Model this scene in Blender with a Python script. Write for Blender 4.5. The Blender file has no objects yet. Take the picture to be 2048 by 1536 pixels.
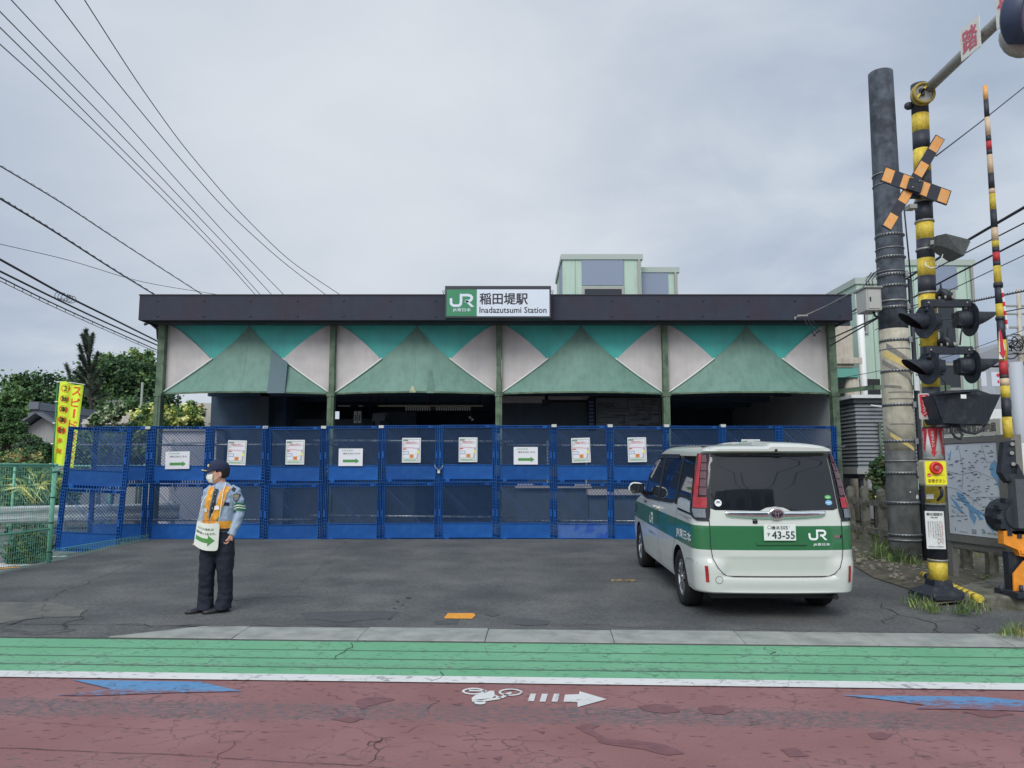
import bpy, bmesh, math, random
from mathutils import Vector, Matrix, noise as mnoise
from mathutils.bvhtree import BVHTree
random.seed(7)
R = math.radians
SC = bpy.context.scene
COL = SC.collection
# ------------------------------------------------------------------ camera
CH, CP, CF = 1.6, R(6.5), 1500.0          # height, pitch up, focal length in px of a 2048 px wide frame
cam = bpy.data.cameras.new('camera'); camo = bpy.data.objects.new('camera', cam); COL.objects.link(camo)
camo.location = (0, 0, CH); camo.rotation_euler = (R(90) + CP, 0, 0)
cam.sensor_fit = 'HORIZONTAL'; cam.sensor_width = 36; cam.lens = 36 * CF / 2048; cam.clip_end = 2000; cam.clip_start = .05
SC.camera = camo
# ------------------------------------------------------------------ world: overcast sky
SUN_EL, SUN_AZ = R(40), R(196)            # azimuth clockwise from +Y
w = bpy.data.worlds.new('World'); SC.world = w; w.use_nodes = True
nt = w.node_tree; nt.nodes.clear(); N = nt.nodes.new; L = nt.links.new
out = N('ShaderNodeOutputWorld'); bg = N('ShaderNodeBackground'); bg.inputs[1].default_value = .1
sky = N('ShaderNodeTexSky'); sky.sky_type = 'NISHITA'; sky.sun_disc = False; sky.sun_elevation = SUN_EL; sky.sun_rotation = SUN_AZ
tc = N('ShaderNodeTexCoord'); sep = N('ShaderNodeSeparateXYZ'); L(tc.outputs['Generated'], sep.inputs[0])
def math_n(op, a, b=None, c=None, tree=None, clamp=False):
    n = (tree or nt).nodes.new('ShaderNodeMath'); n.operation = op; n.use_clamp = clamp
    for i, x in enumerate((a, b, c)):
        if x is None: continue
        if isinstance(x, (int, float)): n.inputs[i].default_value = x
        else: (tree or nt).links.new(x, n.inputs[i])
    return n.outputs[0]
zz = math_n('ADD', math_n('MAXIMUM', sep.outputs[2], 0), .22)
comb = N('ShaderNodeCombineXYZ')
L(math_n('DIVIDE', sep.outputs[0], zz), comb.inputs[0]); L(math_n('DIVIDE', sep.outputs[1], zz), comb.inputs[1])
def wnoise(scale, detail, rough, off):
    mp = N('ShaderNodeMapping'); mp.inputs['Location'].default_value = off; L(comb.outputs[0], mp.inputs[0])
    n = N('ShaderNodeTexNoise'); n.inputs['Scale'].default_value = scale; n.inputs['Detail'].default_value = detail
    n.inputs['Roughness'].default_value = rough; n.inputs['Distortion'].default_value = .3; L(mp.outputs[0], n.inputs[0]); return n.outputs[0]
n1 = wnoise(.55, 4, .5, (3.2, 1.1, 0)); n2 = wnoise(1.9, 7, .55, (7.4, 2.7, 0))
nn = math_n('ADD', math_n('MULTIPLY', n1, .5), math_n('MULTIPLY', n2, .5))
cr = N('ShaderNodeValToRGB'); L(nn, cr.inputs[0])
e = cr.color_ramp.elements
e[0].position = .40; e[0].color = (.345, .43, .57, 1)
e[1].position = .60; e[1].color = (.62, .69, .78, 1)
x = e.new(.5); x.color = (.445, .525, .65, 1)
sd = Vector((math.sin(SUN_AZ) * math.cos(SUN_EL), math.cos(SUN_AZ) * math.cos(SUN_EL), math.sin(SUN_EL)))
vd = N('ShaderNodeVectorMath'); vd.operation = 'DOT_PRODUCT'; L(tc.outputs['Generated'], vd.inputs[0]); vd.inputs[1].default_value = sd
def lobe(d, power, amount):                     # broad soft brightening of the cloud deck round a direction
    q = N('ShaderNodeVectorMath'); q.operation = 'DOT_PRODUCT'; L(tc.outputs['Generated'], q.inputs[0]); q.inputs[1].default_value = Vector(d).normalized()
    return math_n('MULTIPLY', math_n('POWER', math_n('MAXIMUM', math_n('ADD', math_n('MULTIPLY', q.outputs['Value'], .5), .5), 0), power), amount)
bright = math_n('ADD', lobe((-.2, 1, .42), 24, 1.0), lobe(sd, 2.4, .9), clamp=True)
wm_ = N('ShaderNodeMixRGB'); L(bright, wm_.inputs[0]); L(cr.outputs[0], wm_.inputs[1])
wc_ = N('ShaderNodeMixRGB'); L(nn, wc_.inputs[0]); wc_.inputs[1].default_value = (.54, .61, .71, 1); wc_.inputs[2].default_value = (.93, .95, .97, 1); L(wc_.outputs[0], wm_.inputs[2])
sc1 = N('ShaderNodeVectorMath'); sc1.operation = 'SCALE'; L(wm_.outputs[0], sc1.inputs[0]); L(math_n('ADD', lobe(sd, 3, 5.5), 9.6), sc1.inputs['Scale'])
mx = N('ShaderNodeMixRGB'); mx.inputs[0].default_value = .93; L(sky.outputs[0], mx.inputs[1]); L(sc1.outputs[0], mx.inputs[2])
L(mx.outputs[0], bg.inputs[0]); L(bg.outputs[0], out.inputs[0])
sl = bpy.data.lights.new('sun', 'SUN'); sl.energy = 1.5; sl.angle = R(28); sl.color = (1, .97, .92)
so = bpy.data.objects.new('sun', sl); COL.objects.link(so); so.rotation_euler = sd.to_track_quat('Z', 'Y').to_euler(); so.location = (0, -5, 20)
SC.view_settings.view_transform = 'Standard'; SC.view_settings.look = 'None'; SC.view_settings.gamma = 1
SC.view_settings.use_curve_mapping = False; SC.view_settings.exposure = 0
# ------------------------------------------------------------------ measuring helpers (photo pixel + real distance -> point)
def at(px, py, Y):
    u = (px - 1024) / CF; v = (768 - py) / CF; t = Y / (math.cos(CP) - v * math.sin(CP))
    return Vector((u * t, Y, CH + t * (math.sin(CP) + v * math.cos(CP))))
def on(px, py, z=0.0):
    u = (px - 1024) / CF; v = (768 - py) / CF; t = (z - CH) / (math.sin(CP) + v * math.cos(CP))
    return Vector((u * t, t * (math.cos(CP) - v * math.sin(CP)), z))
def gz(x, y): return .025 * min(max(y - 7.75, 0), 6.8)
# ------------------------------------------------------------------ materials
def lin(c):
    c /= 255; return c / 12.92 if c <= .04045 else ((c + .055) / 1.055) ** 2.4
def C(r, g, b, k=.8): k = k if isinstance(k, tuple) else (k,) * 3; return tuple(min(lin(v) / q, .92) for v, q in zip((r, g, b), k)) + (1,)
MATS = {}
def M(name, col=None, rough=.6, metal=0, var=.0, vs=8, bump=0, bs=60, coat=0, col2=None, streak=0, spec=.5, emit=0, lo=.42, hi=.62, det=4):
    """procedural surface: base colour broken up by two noises (col2 patches, fine value variation), optional run-down streaks and bump"""
    if name in MATS: return MATS[name]
    m = bpy.data.materials.new(name); m.use_nodes = True; MATS[name] = m
    t = m.node_tree; b = t.nodes['Principled BSDF']; NN = t.nodes.new; LL = t.links.new
    b.inputs['Roughness'].default_value = rough; b.inputs['Metallic'].default_value = metal
    b.inputs['Coat Weight'].default_value = coat; b.inputs['Coat Roughness'].default_value = .04; b.inputs['Specular IOR Level'].default_value = spec
    b.inputs['Base Color'].default_value = col
    if emit: b.inputs['Emission Color'].default_value = col; b.inputs['Emission Strength'].default_value = emit
    if var or col2 or bump or streak:
        g = NN('ShaderNodeTexCoord')
        def nz(scale, detail=4, vec=None):
            n = NN('ShaderNodeTexNoise'); n.inputs['Scale'].default_value = scale; n.inputs['Detail'].default_value = detail
            LL(vec or g.outputs['Object'], n.inputs[0]); return n.outputs[0]
        cur = None
        if col2:
            mr = NN('ShaderNodeMapRange'); mr.inputs[1].default_value = lo; mr.inputs[2].default_value = hi; LL(nz(vs, det), mr.inputs[0])
            mm = NN('ShaderNodeMixRGB'); mm.inputs[1].default_value = col; mm.inputs[2].default_value = col2; LL(mr.outputs[0], mm.inputs[0]); cur = mm.outputs[0]
        if streak:
            mp = NN('ShaderNodeMapping'); mp.inputs['Scale'].default_value = (9, 9, .7); LL(g.outputs['Object'], mp.inputs[0])
            mr = NN('ShaderNodeMapRange'); mr.inputs[1].default_value = .45; mr.inputs[2].default_value = .8; mr.inputs[3].default_value = 1; mr.inputs[4].default_value = 1 - streak
            LL(nz(1.2, 6, mp.outputs[0]), mr.inputs[0])
            mm = NN('ShaderNodeMixRGB'); mm.blend_type = 'MULTIPLY'; mm.inputs[0].default_value = 1
            if cur: LL(cur, mm.inputs[1])
            else: mm.inputs[1].default_value = col
            LL(mr.outputs[0], mm.inputs[2]); cur = mm.outputs[0]
        if var:
            mr = NN('ShaderNodeMapRange'); mr.inputs[1].default_value = .3; mr.inputs[2].default_value = .7; mr.inputs[3].default_value = 1 - var; mr.inputs[4].default_value = 1 + var
            LL(nz(vs * 2.3, 5), mr.inputs[0])
            mm = NN('ShaderNodeMixRGB'); mm.blend_type = 'MULTIPLY'; mm.inputs[0].default_value = 1
            if cur: LL(cur, mm.inputs[1])
            else: mm.inputs[1].default_value = col
            LL(mr.outputs[0], mm.inputs[2]); cur = mm.outputs[0]
        if cur: LL(cur, b.inputs['Base Color'])
        if bump:
            bn = NN('ShaderNodeBump'); bn.inputs['Strength'].default_value = bump; bn.inputs['Distance'].default_value = .01
            LL(nz(bs, 5), bn.inputs['Height']); LL(bn.outputs[0], b.inputs['Normal'])
    return m
# ------------------------------------------------------------------ mesh builder
class MB:
    def __init__(s): s.v = []; s.f = []; s.m = []; s.mats = []; s.X = None; s.sm = []
    def mi(s, m):
        if m not in s.mats: s.mats.append(m)
        return s.mats.index(m)
    def add(s, vs, fs, m, smooth=False):
        o = len(s.v); X = s.X
        for p in vs:
            p = Vector(p); s.v.append(X @ p if X else p)
        k = s.mi(m)
        for f in fs: s.f.append([i + o for i in f]); s.m.append(k); s.sm.append(smooth)
        return s
    def box(s, a, b, m, rot=None):
        """axis aligned box from corner a to corner b; rot = matrix applied about its centre"""
        x0, y0, z0 = a; x1, y1, z1 = b
        vs = [Vector(p) for p in ((x0,y0,z0),(x1,y0,z0),(x1,y1,z0),(x0,y1,z0),(x0,y0,z1),(x1,y0,z1),(x1,y1,z1),(x0,y1,z1))]
        if rot:
            c = (Vector(a) + Vector(b)) / 2; vs = [c + rot @ (p - c) for p in vs]
        return s.add(vs, [(0,3,2,1),(4,5,6,7),(0,1,5,4),(1,2,6,5),(2,3,7,6),(3,0,4,7)], m)
    def cb(s, c, d, m, rot=None):
        c = Vector(c); d = Vector(d) / 2; return s.box(c - d, c + d, m, rot)
    def bar(s, p0, p1, w, h, m, up=(0, 0, 1)):
        p0 = Vector(p0); p1 = Vector(p1); d = (p1 - p0).normalized(); u = Vector(up)
        a = d.cross(u); a = a.normalized() if a.length > 1e-4 else Vector((1, 0, 0)); u = a.cross(d)
        a = a * w / 2; u = u * h / 2
        vs = [p0 - a - u, p0 + a - u, p0 + a + u, p0 - a + u, p1 - a - u, p1 + a - u, p1 + a + u, p1 - a + u]
        return s.add(vs, [(0,1,2,3),(7,6,5,4),(0,4,5,1),(1,5,6,2),(2,6,7,3),(3,7,4,0)], m)
    def tube(s, pts, r, m, n=8, cap=True, smooth=True):
        pts = [Vector(p) for p in pts]; k = len(pts); rs = r if isinstance(r, (list, tuple)) else [r] * k
        vs = []; fs = []; prev = None
        for i, p in enumerate(pts):
            d = (pts[min(i + 1, k - 1)] - pts[max(i - 1, 0)]).normalized()
            if prev is None:
                a = d.cross(Vector((0, 0, 1))); a = a if a.length > 1e-3 else d.cross(Vector((0, 1, 0)))
            else: a = prev - d * prev.dot(d)
            a.normalize(); prev = a; b = d.cross(a)
            for j in range(n):
                t = 2 * math.pi * j / n; vs.append(p + (a * math.cos(t) + b * math.sin(t)) * rs[i])
        for i in range(k - 1):
            for j in range(n):
                fs.append((i * n + j, i * n + (j + 1) % n, (i + 1) * n + (j + 1) % n, (i + 1) * n + j))
        s.add(vs, fs, m, smooth)
        if cap: o = len(s.v) - len(vs); kk = s.mi(m); s.f += [[o + j for j in range(n)][::-1], [o + (k - 1) * n + j for j in range(n)]]; s.m += [kk, kk]; s.sm += [False, False]
        return s
    def loft(s, rings, m, smooth=True, cap=True):
        n = len(rings[0]); vs = [p for r in rings for p in r]; fs = []
        for i in range(len(rings) - 1):
            for j in range(n): fs.append((i * n + j, i * n + (j + 1) % n, (i + 1) * n + (j + 1) % n, (i + 1) * n + j))
        if cap: fs += [tuple(range(n))[::-1], tuple(range((len(rings) - 1) * n, len(rings) * n))]
        return s.add(vs, fs, m, smooth)
    def prism(s, poly, t, m, smooth=False):
        """poly: list of 3D points (planar, CCW seen from the front), t: thickness vector to the back"""
        t = Vector(t); n = len(poly); p = [Vector(q) for q in poly]
        fs = [tuple(range(n)), tuple(range(2 * n - 1, n - 1, -1))] + [(i, i + n, (i + 1) % n + n, (i + 1) % n) for i in range(n)]
        return s.add(p + [q + t for q in p], fs, m, smooth)
    def ball(s, c, r, m, nu=12, nv=8):
        c = Vector(c); r = Vector(r) if isinstance(r, (tuple, list, Vector)) else Vector((r, r, r)); rings = []
        for i in range(nv + 1):
            t = math.pi * (i + .02) / (nv + .04); rings.append([c + Vector((r.x * math.sin(t) * math.cos(2 * math.pi * j / nu), r.y * math.sin(t) * math.sin(2 * math.pi * j / nu), -r.z * math.cos(t))) for j in range(nu)])
        return s.loft(rings, m)
    # ---- flat drawing in the local XZ plane, facing -Y; lift = distance in front
    def q(s, x0, z0, x1, z1, m, y=0.0): return s.add([(x0, y, z0), (x1, y, z0), (x1, y, z1), (x0, y, z1)], [(0, 1, 2, 3)], m)
    def pg(s, pts, m, y=0.0): return s.add([(p[0], y, p[1]) for p in pts], [tuple(range(len(pts)))], m)
    def rib(s, pts, w, m, y=0.0, closed=False):
        n = len(pts); P = [Vector((p[0], p[1])) for p in pts]; Lf = []; Rt = []
        for i in range(n):
            a = P[i - 1] if (i > 0 or closed) else None; b = P[(i + 1) % n] if (i < n - 1 or closed) else None
            d1 = (P[i] - a).normalized() if a is not None else None; d2 = (b - P[i]).normalized() if b is not None else None
            d1 = d1 or d2; d2 = d2 or d1
            n1 = Vector((-d1.y, d1.x)); n2 = Vector((-d2.y, d2.x)); nn_ = n1 + n2
            nn_ = nn_.normalized() if nn_.length > 1e-5 else n1
            k = w / 2 / max(nn_.dot(n1), .45); Lf.append(P[i] + nn_ * k); Rt.append(P[i] - nn_ * k)
        vs = [(p.x, y, p.y) for p in Lf + Rt]; fs = []
        for i in range(n if closed else n - 1): j = (i + 1) % n; fs.append((i, i + n, j + n, j))
        return s.add(vs, fs, m)
    def disc(s, cx, cz, r, m, y=0.0, n=20, rz=None): return s.pg([(cx + r * math.cos(2 * math.pi * i / n), cz + (rz or r) * math.sin(2 * math.pi * i / n)) for i in range(n)], m, y)
    def text(s, body, x, z, h, m, y=0.0, bold=0, w=None, align='L', vertical=False, res=1):
        """lettering: lower left corner (x, z), cap height h, fitted to width w when given"""
        if vertical:
            for i, ch in enumerate(body): s.text(ch, x, z - (i + 1) * h * 1.08, h, m, y, bold, None if w is None else w, 'L')
            return s
        vs, fs, wd, ht, x0, z0 = glyphs(body, 0, res)
        if not vs: return s
        k = h / ht; kx = (w / wd) if w else k
        ox = x - (wd * kx / 2 if align == 'C' else wd * kx if align == 'R' else 0)
        for i, (dx, dz) in enumerate(((0, 0),) if not bold else ((-1, -.6), (1, .6), (-.4, 1), (.4, -1), (0, 0))):
            s.add([(ox + (a - x0) * kx + dx * bold * .8 * h, y - i * .0004, z + (b - z0) * k + dz * bold * .6 * h) for a, b in vs], fs, m)
        return s
    def jr(s, x, z, h, m, y=0.0):
        """the railway's two joined letters, lower left corner (x, z)"""
        pj = [(.11, .66), (.11, .42), (.13, .26), (.2, .16), (.32, .11), (.62, .11), (.74, .14), (.81, .22), (.84, .34), (.84, .89), (1.34, .89), (1.52, .85), (1.62, .74), (1.62, .62), (1.54, .5), (1.38, .45), (1.12, .45)]
        k = h; wv = .19
        pts = [(x + a * k, z + b * k) for a, b in pj]; s.rib(pts, wv * k, m, y)
        return s.pg([(x + a * k, z + b * k) for a, b in ((1.1, .5), (1.32, .5), (1.8, .02), (1.56, .02))][::-1], m, y)
    def build(s, name, parent=None, label=None, cat=None, group=None, kind=None, bevel=0, mods=None, keep=False):
        me = bpy.data.meshes.new(name)
        off = OFF.get(parent.name, Vector()) if parent else None
        if parent is None and not keep and s.v:
            xs = [p.x for p in s.v]; ys = [p.y for p in s.v]; off = Vector(((min(xs) + max(xs)) / 2, (min(ys) + max(ys)) / 2, min(p.z for p in s.v)))
        off = off or Vector()
        me.from_pydata([p - off for p in s.v], [], s.f)
        for m in s.mats: me.materials.append(m)
        me.polygons.foreach_set('material_index', s.m); me.polygons.foreach_set('use_smooth', s.sm); me.update(); me.validate()
        o = bpy.data.objects.new(name, me); COL.objects.link(o)
        if parent: o.parent = parent; OFF[o.name] = off
        else: o.location = off
        if bevel:
            b = o.modifiers.new('bevel', 'BEVEL'); b.width = bevel; b.segments = 2; b.limit_method = 'ANGLE'; b.angle_limit = R(35)
        tag(o, label, cat, group, kind); return o
OFF = {}
def tag(o, label=None, cat=None, group=None, kind=None):
    if label: o['label'] = label
    if cat: o['category'] = cat
    if group: o['group'] = group
    if kind: o['kind'] = kind
    return o
def thing(name, label, cat, loc=(0, 0, 0), rot=(0, 0, 0), group=None, local=False):
    """Empty at a thing's base; parts are given in world coordinates unless local (then in the thing's own space)"""
    o = bpy.data.objects.new(name, None); COL.objects.link(o); o.location = loc; o.rotation_euler = rot; o.empty_display_size = .2
    OFF[o.name] = Vector() if local else Vector(loc)
    return tag(o, label, cat, group)
def copy_tree(o, parent=None):
    c = o.copy(); COL.objects.link(c); c.parent = parent; OFF[c.name] = OFF.get(o.name, Vector())
    for ch in list(o.children): copy_tree(ch, c)
    return c
GL = {}
def glyphs(body, bold=0, res=1):
    key = (body, bold, res)
    if key not in GL:
        c = bpy.data.curves.new('lettering', 'FONT'); c.body = body; c.resolution_u = res + 1; c.size = 1
        o = bpy.data.objects.new('lettering', c); COL.objects.link(o)
        dg = bpy.context.evaluated_depsgraph_get(); me = bpy.data.meshes.new_from_object(o.evaluated_get(dg))
        vs = [(v.co.x, v.co.y) for v in me.vertices]; fs = [tuple(p.vertices) for p in me.polygons]
        bpy.data.objects.remove(o); bpy.data.curves.remove(c); bpy.data.meshes.remove(me)
        if vs:
            x0 = min(a for a, b in vs); x1 = max(a for a, b in vs); z0 = min(b for a, b in vs); z1 = max(b for a, b in vs)
            # face winding must look towards -Y: (x, z) CCW is what q() uses
            GL[key] = (vs, fs, x1 - x0, z1 - z0, x0, z0)
        else: GL[key] = ([], [], 1, 1, 0, 0)
    return GL[key]
def frame(origin, right, up=(0, 0, 1)):
    """local XZ drawing plane: x along right, z along up, front (-Y) out of the sheet"""
    r = Vector(right).normalized(); u = Vector(up).normalized(); b = u.cross(r)
    return Matrix(((r.x, b.x, u.x, origin[0]), (r.y, b.y, u.y, origin[1]), (r.z, b.z, u.z, origin[2]), (0, 0, 0, 1)))
# ================================================================== THE GROUND
RY, RA = 7.2, R(-2.6)                       # the road's near kerb line crosses x=0 at RY, turned by RA
def rd(p): d = Vector((p[0], p[1] - RY)); c, s_ = math.cos(-RA), math.sin(-RA); return (d.x * c - d.y * s_, d.x * s_ + d.y * c)
def dpx(py): return rd(on(1024, py))[1]
def worn(name, paint, paint2, base, d0, d1, stops, scale=(16, 40), rough=.75, fine=.16, crack=.38, blot=None):
    """paint on asphalt: wear threshold as a function of the distance across the road, broken by stretched noise"""
    m = bpy.data.materials.new(name); m.use_nodes = True; t = m.node_tree; b = t.nodes['Principled BSDF']; NN = t.nodes.new; LL = t.links.new
    g = NN('ShaderNodeTexCoord'); sp = NN('ShaderNodeSeparateXYZ'); LL(g.outputs['Object'], sp.inputs[0])
    mr = NN('ShaderNodeMapRange'); mr.inputs[1].default_value = d0; mr.inputs[2].default_value = d1
    wob = NN('ShaderNodeTexNoise'); wob.inputs['Scale'].default_value = .7; LL(g.outputs['Object'], wob.inputs[0])
    LL(math_n('ADD', sp.outputs[1], math_n('MULTIPLY', math_n('SUBTRACT', wob.outputs[0], .5, tree=t), .16, tree=t), tree=t), mr.inputs[0])
    rp = NN('ShaderNodeValToRGB'); LL(mr.outputs[0], rp.inputs[0]); el = rp.color_ramp.elements
    for i, (d, v) in enumerate(stops):
        p = (d - d0) / (d1 - d0)
        if i < 2: x = el[i]; x.position = p
        else: x = el.new(p)
        x.color = (v, v, v, 1)
    mp = NN('ShaderNodeMapping'); mp.inputs['Scale'].default_value = (scale[0], scale[1], 1); LL(g.outputs['Object'], mp.inputs[0])
    n = NN('ShaderNodeTexNoise'); n.inputs['Scale'].default_value = 1; n.inputs['Detail'].default_value = 9; n.inputs['Roughness'].default_value = .72; LL(mp.outputs[0], n.inputs[0])
    big = NN('ShaderNodeTexNoise'); big.inputs['Scale'].default_value = 1.3; big.inputs['Detail'].default_value = 5; LL(g.outputs['Object'], big.inputs[0])
    thr = math_n('ADD', rp.outputs[0], math_n('MULTIPLY', math_n('SUBTRACT', big.outputs[0], .5, tree=t), .12, tree=t), tree=t)
    msk = NN('ShaderNodeMapRange'); LL(math_n('SUBTRACT', thr, n.outputs[0], tree=t), msk.inputs[0]); msk.inputs[1].default_value = -.035; msk.inputs[2].default_value = .045
    pm = NN('ShaderNodeMixRGB'); pm.inputs[1].default_value = paint; pm.inputs[2].default_value = paint2
    br = NN('ShaderNodeMapRange'); br.inputs[1].default_value = .35; br.inputs[2].default_value = .65; LL(big.outputs[0], br.inputs[0]); LL(br.outputs[0], pm.inputs[0])
    # chips: small short dashes
    v = NN('ShaderNodeTexVoronoi'); v.inputs['Scale'].default_value = 1; mp2 = NN('ShaderNodeMapping'); mp2.inputs['Scale'].default_value = (11, 30, 1); LL(g.outputs['Object'], mp2.inputs[0])
    n3 = NN('ShaderNodeTexNoise'); n3.inputs['Scale'].default_value = 3; LL(mp2.outputs[0], n3.inputs[0]); mxv = NN('ShaderNodeMixRGB'); mxv.inputs[0].default_value = .35; LL(mp2.outputs[0], mxv.inputs[1]); LL(n3.outputs[1], mxv.inputs[2]); LL(mxv.outputs[0], v.inputs[0])
    chip = NN('ShaderNodeMapRange'); chip.inputs[1].default_value = .24; chip.inputs[2].default_value = .13; LL(v.outputs['Distance'], chip.inputs[0])
    dk = NN('ShaderNodeMixRGB'); dk.blend_type = 'MULTIPLY'; LL(pm.outputs[0], dk.inputs[1]); dk.inputs[2].default_value = (.42, .38, .42, 1); LL(math_n('MULTIPLY', chip.outputs[0], .85, tree=t), dk.inputs[0])
    # crazing: thin cells
    v2 = NN('ShaderNodeTexVoronoi'); v2.feature = 'DISTANCE_TO_EDGE'; v2.inputs['Scale'].default_value = 4.5
    n4 = NN('ShaderNodeTexNoise'); n4.inputs['Scale'].default_value = 6; n4.inputs['Detail'].default_value = 6; LL(g.outputs['Object'], n4.inputs[0]); mv = NN('ShaderNodeMixRGB'); mv.inputs[0].default_value = .22; LL(g.outputs['Object'], mv.inputs[1]); LL(n4.outputs[1], mv.inputs[2]); LL(mv.outputs[0], v2.inputs[0])
    ck = NN('ShaderNodeMapRange'); ck.inputs[1].default_value = .03; ck.inputs[2].default_value = .012; LL(v2.outputs['Distance'], ck.inputs[0])
    gate = NN('ShaderNodeMapRange'); gate.inputs[1].default_value = .46; gate.inputs[2].default_value = .56; LL(big.outputs[0], gate.inputs[0])
    ckf = math_n('MULTIPLY', math_n('MULTIPLY', ck.outputs[0], gate.outputs[0], tree=t), crack, tree=t)
    bs = NN('ShaderNodeMixRGB'); bs.inputs[1].default_value = base; bs.inputs[2].default_value = tuple(c * .6 for c in base[:3]) + (1,)
    fn = NN('ShaderNodeTexNoise'); fn.inputs['Scale'].default_value = 60; fn.inputs['Detail'].default_value = 8; fn.inputs['Roughness'].default_value = .8; LL(g.outputs['Object'], fn.inputs[0]); LL(fn.outputs[0], bs.inputs[0])
    a = NN('ShaderNodeMixRGB'); LL(msk.outputs[0], a.inputs[0]); LL(dk.outputs[0], a.inputs[1]); LL(bs.outputs[0], a.inputs[2])
    c2 = NN('ShaderNodeMixRGB'); LL(ckf, c2.inputs[0]); LL(a.outputs[0], c2.inputs[1]); c2.inputs[2].default_value = (.02, .02, .022, 1)
    fv = NN('ShaderNodeMapRange'); fv.inputs[3].default_value = 1 - fine; fv.inputs[4].default_value = 1 + fine; LL(fn.outputs[0], fv.inputs[0]); fv.inputs[1].default_value = .3; fv.inputs[2].default_value = .7
    mm = NN('ShaderNodeMixRGB'); mm.blend_type = 'MULTIPLY'; mm.inputs[0].default_value = 1; LL(c2.outputs[0], mm.inputs[1]); LL(fv.outputs[0], mm.inputs[2])
    LL(mm.outputs[0], b.inputs['Base Color']); b.inputs['Roughness'].default_value = rough
    bn = NN('ShaderNodeBump'); bn.inputs['Strength'].default_value = .35; bn.inputs['Distance'].default_value = .006; LL(fn.outputs[0], bn.inputs['Height']); LL(bn.outputs[0], b.inputs['Normal'])
    return m
KG = (1.0, 1.02, 1.03)                                     # sunless daylight on level ground
asph_old = C(118, 108, 112, KG)
l1, l2, l3 = dpx(1306), dpx(1323), dpx(1341)
g_stops = [(-1.25, .33), (l3 - .01, .3), (l3 + .015, .47), (l3 + .07, .47), (l2 - .02, .30), (l2 + .02, .44), (l2 + .07, .40), (l1 - .02, .30), (l1 + .02, .42), (l1 + .06, .33), (0, .29)]
m_green = worn('green_lane_paint', C(104, 170, 130, KG), C(118, 180, 142, KG), C(118, 130, 126, KG), -1.25, 0, g_stops, fine=.14)
m_red = worn('red_road_paint', C(138, 97, 96, KG), C(150, 110, 110, KG), asph_old, -7, -1.2,
             [(-7, .36), (-3.6, .35), (-3.2, .44), (-2.85, .42), (-2.7, .33), (-2.32, .34), (-2.2, .5), (-1.92, .51), (-1.78, .36), (-1.6, .33), (-1.2, .32)], scale=(15, 40))
m_white_line = worn('white_line_paint', C(225, 228, 226, KG), C(212, 216, 216, KG), C(165, 168, 170, KG), -2, 0, [(-2, .3), (0, .3)], fine=.04, crack=.5)
def local_road(name, polys, m, z, kind='structure', thick=0):
    b = MB()
    for p in polys:
        if thick: b.prism([(x, y, z) for x, y in p], (0, 0, -thick), m)
        else: b.add([(x, y, z) for x, y in p], [tuple(range(len(p)))], m)
    o = b.build(name, keep=True, kind=kind); o.location = (0, RY, 0); o.rotation_euler = (0, 0, RA); return o
dW0, dW1 = dpx(1356), dpx(1369)
local_road('road', [[(-40, -30), (40, -30), (40, dW1 + .02), (-40, dW1 + .02)]], m_red, 0)
local_road('cycle_lane', [[(-40, dW0 - .02), (40, dW0 - .02), (40, -.03), (-40, -.03)]], m_green, .004)
local_road('edge_line', [[(-40, dW1), (40, dW1), (40, dW0), (-40, dW0)]], m_white_line, .009)
seam = M('road_seam', C(70, 80, 76, KG), .9, var=.2)
local_road('lane_joints', [[(-40, a - .006), (40, a - .006), (40, a + .005), (-40, a + .005)] for a in (l1, l2, l3)], seam, .0085)
local_road('gutter_joint', [[(-40, -.045), (40, -.045), (40, .0), (-40, .0)]], M('gutter', C(80, 82, 82, KG), .9, var=.3, vs=20), .006)
# kerb of flush concrete blocks
kb = MB(); m_kerb = M('kerb_concrete', C(158, 162, 158, KG), .85, var=.12, vs=3, col2=C(140, 146, 142, KG), bump=.3, bs=80)
x = -3.85
ki = 0
while x < 22:
    L_ = 1.2; x1 = x + L_ - .005
    dz = random.uniform(-.003, .003)
    if ki == 0: kb.prism([(x, 0, .02), (x1, 0, .02), (x1, .46, .035), (x + .75, .46, .035)], (0, 0, -.2), m_kerb)
    else: kb.prism([(x, .0, .015 + dz), (x1, .0, .015 + dz), (x1, .22, .03 + dz), (x, .22, .03 + dz)], (0, 0, -.2), m_kerb); kb.prism([(x, .2205, .03 + dz), (x1, .2205, .03 + dz), (x1, .46, .034 + dz), (x, .46, .034 + dz)], (0, 0, -.2), m_kerb)
    x += L_; ki += 1
ko = kb.build('kerb', keep=True, kind='structure', bevel=.006); ko.location = (0, RY, 0); ko.rotation_euler = (0, 0, RA)
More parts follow.
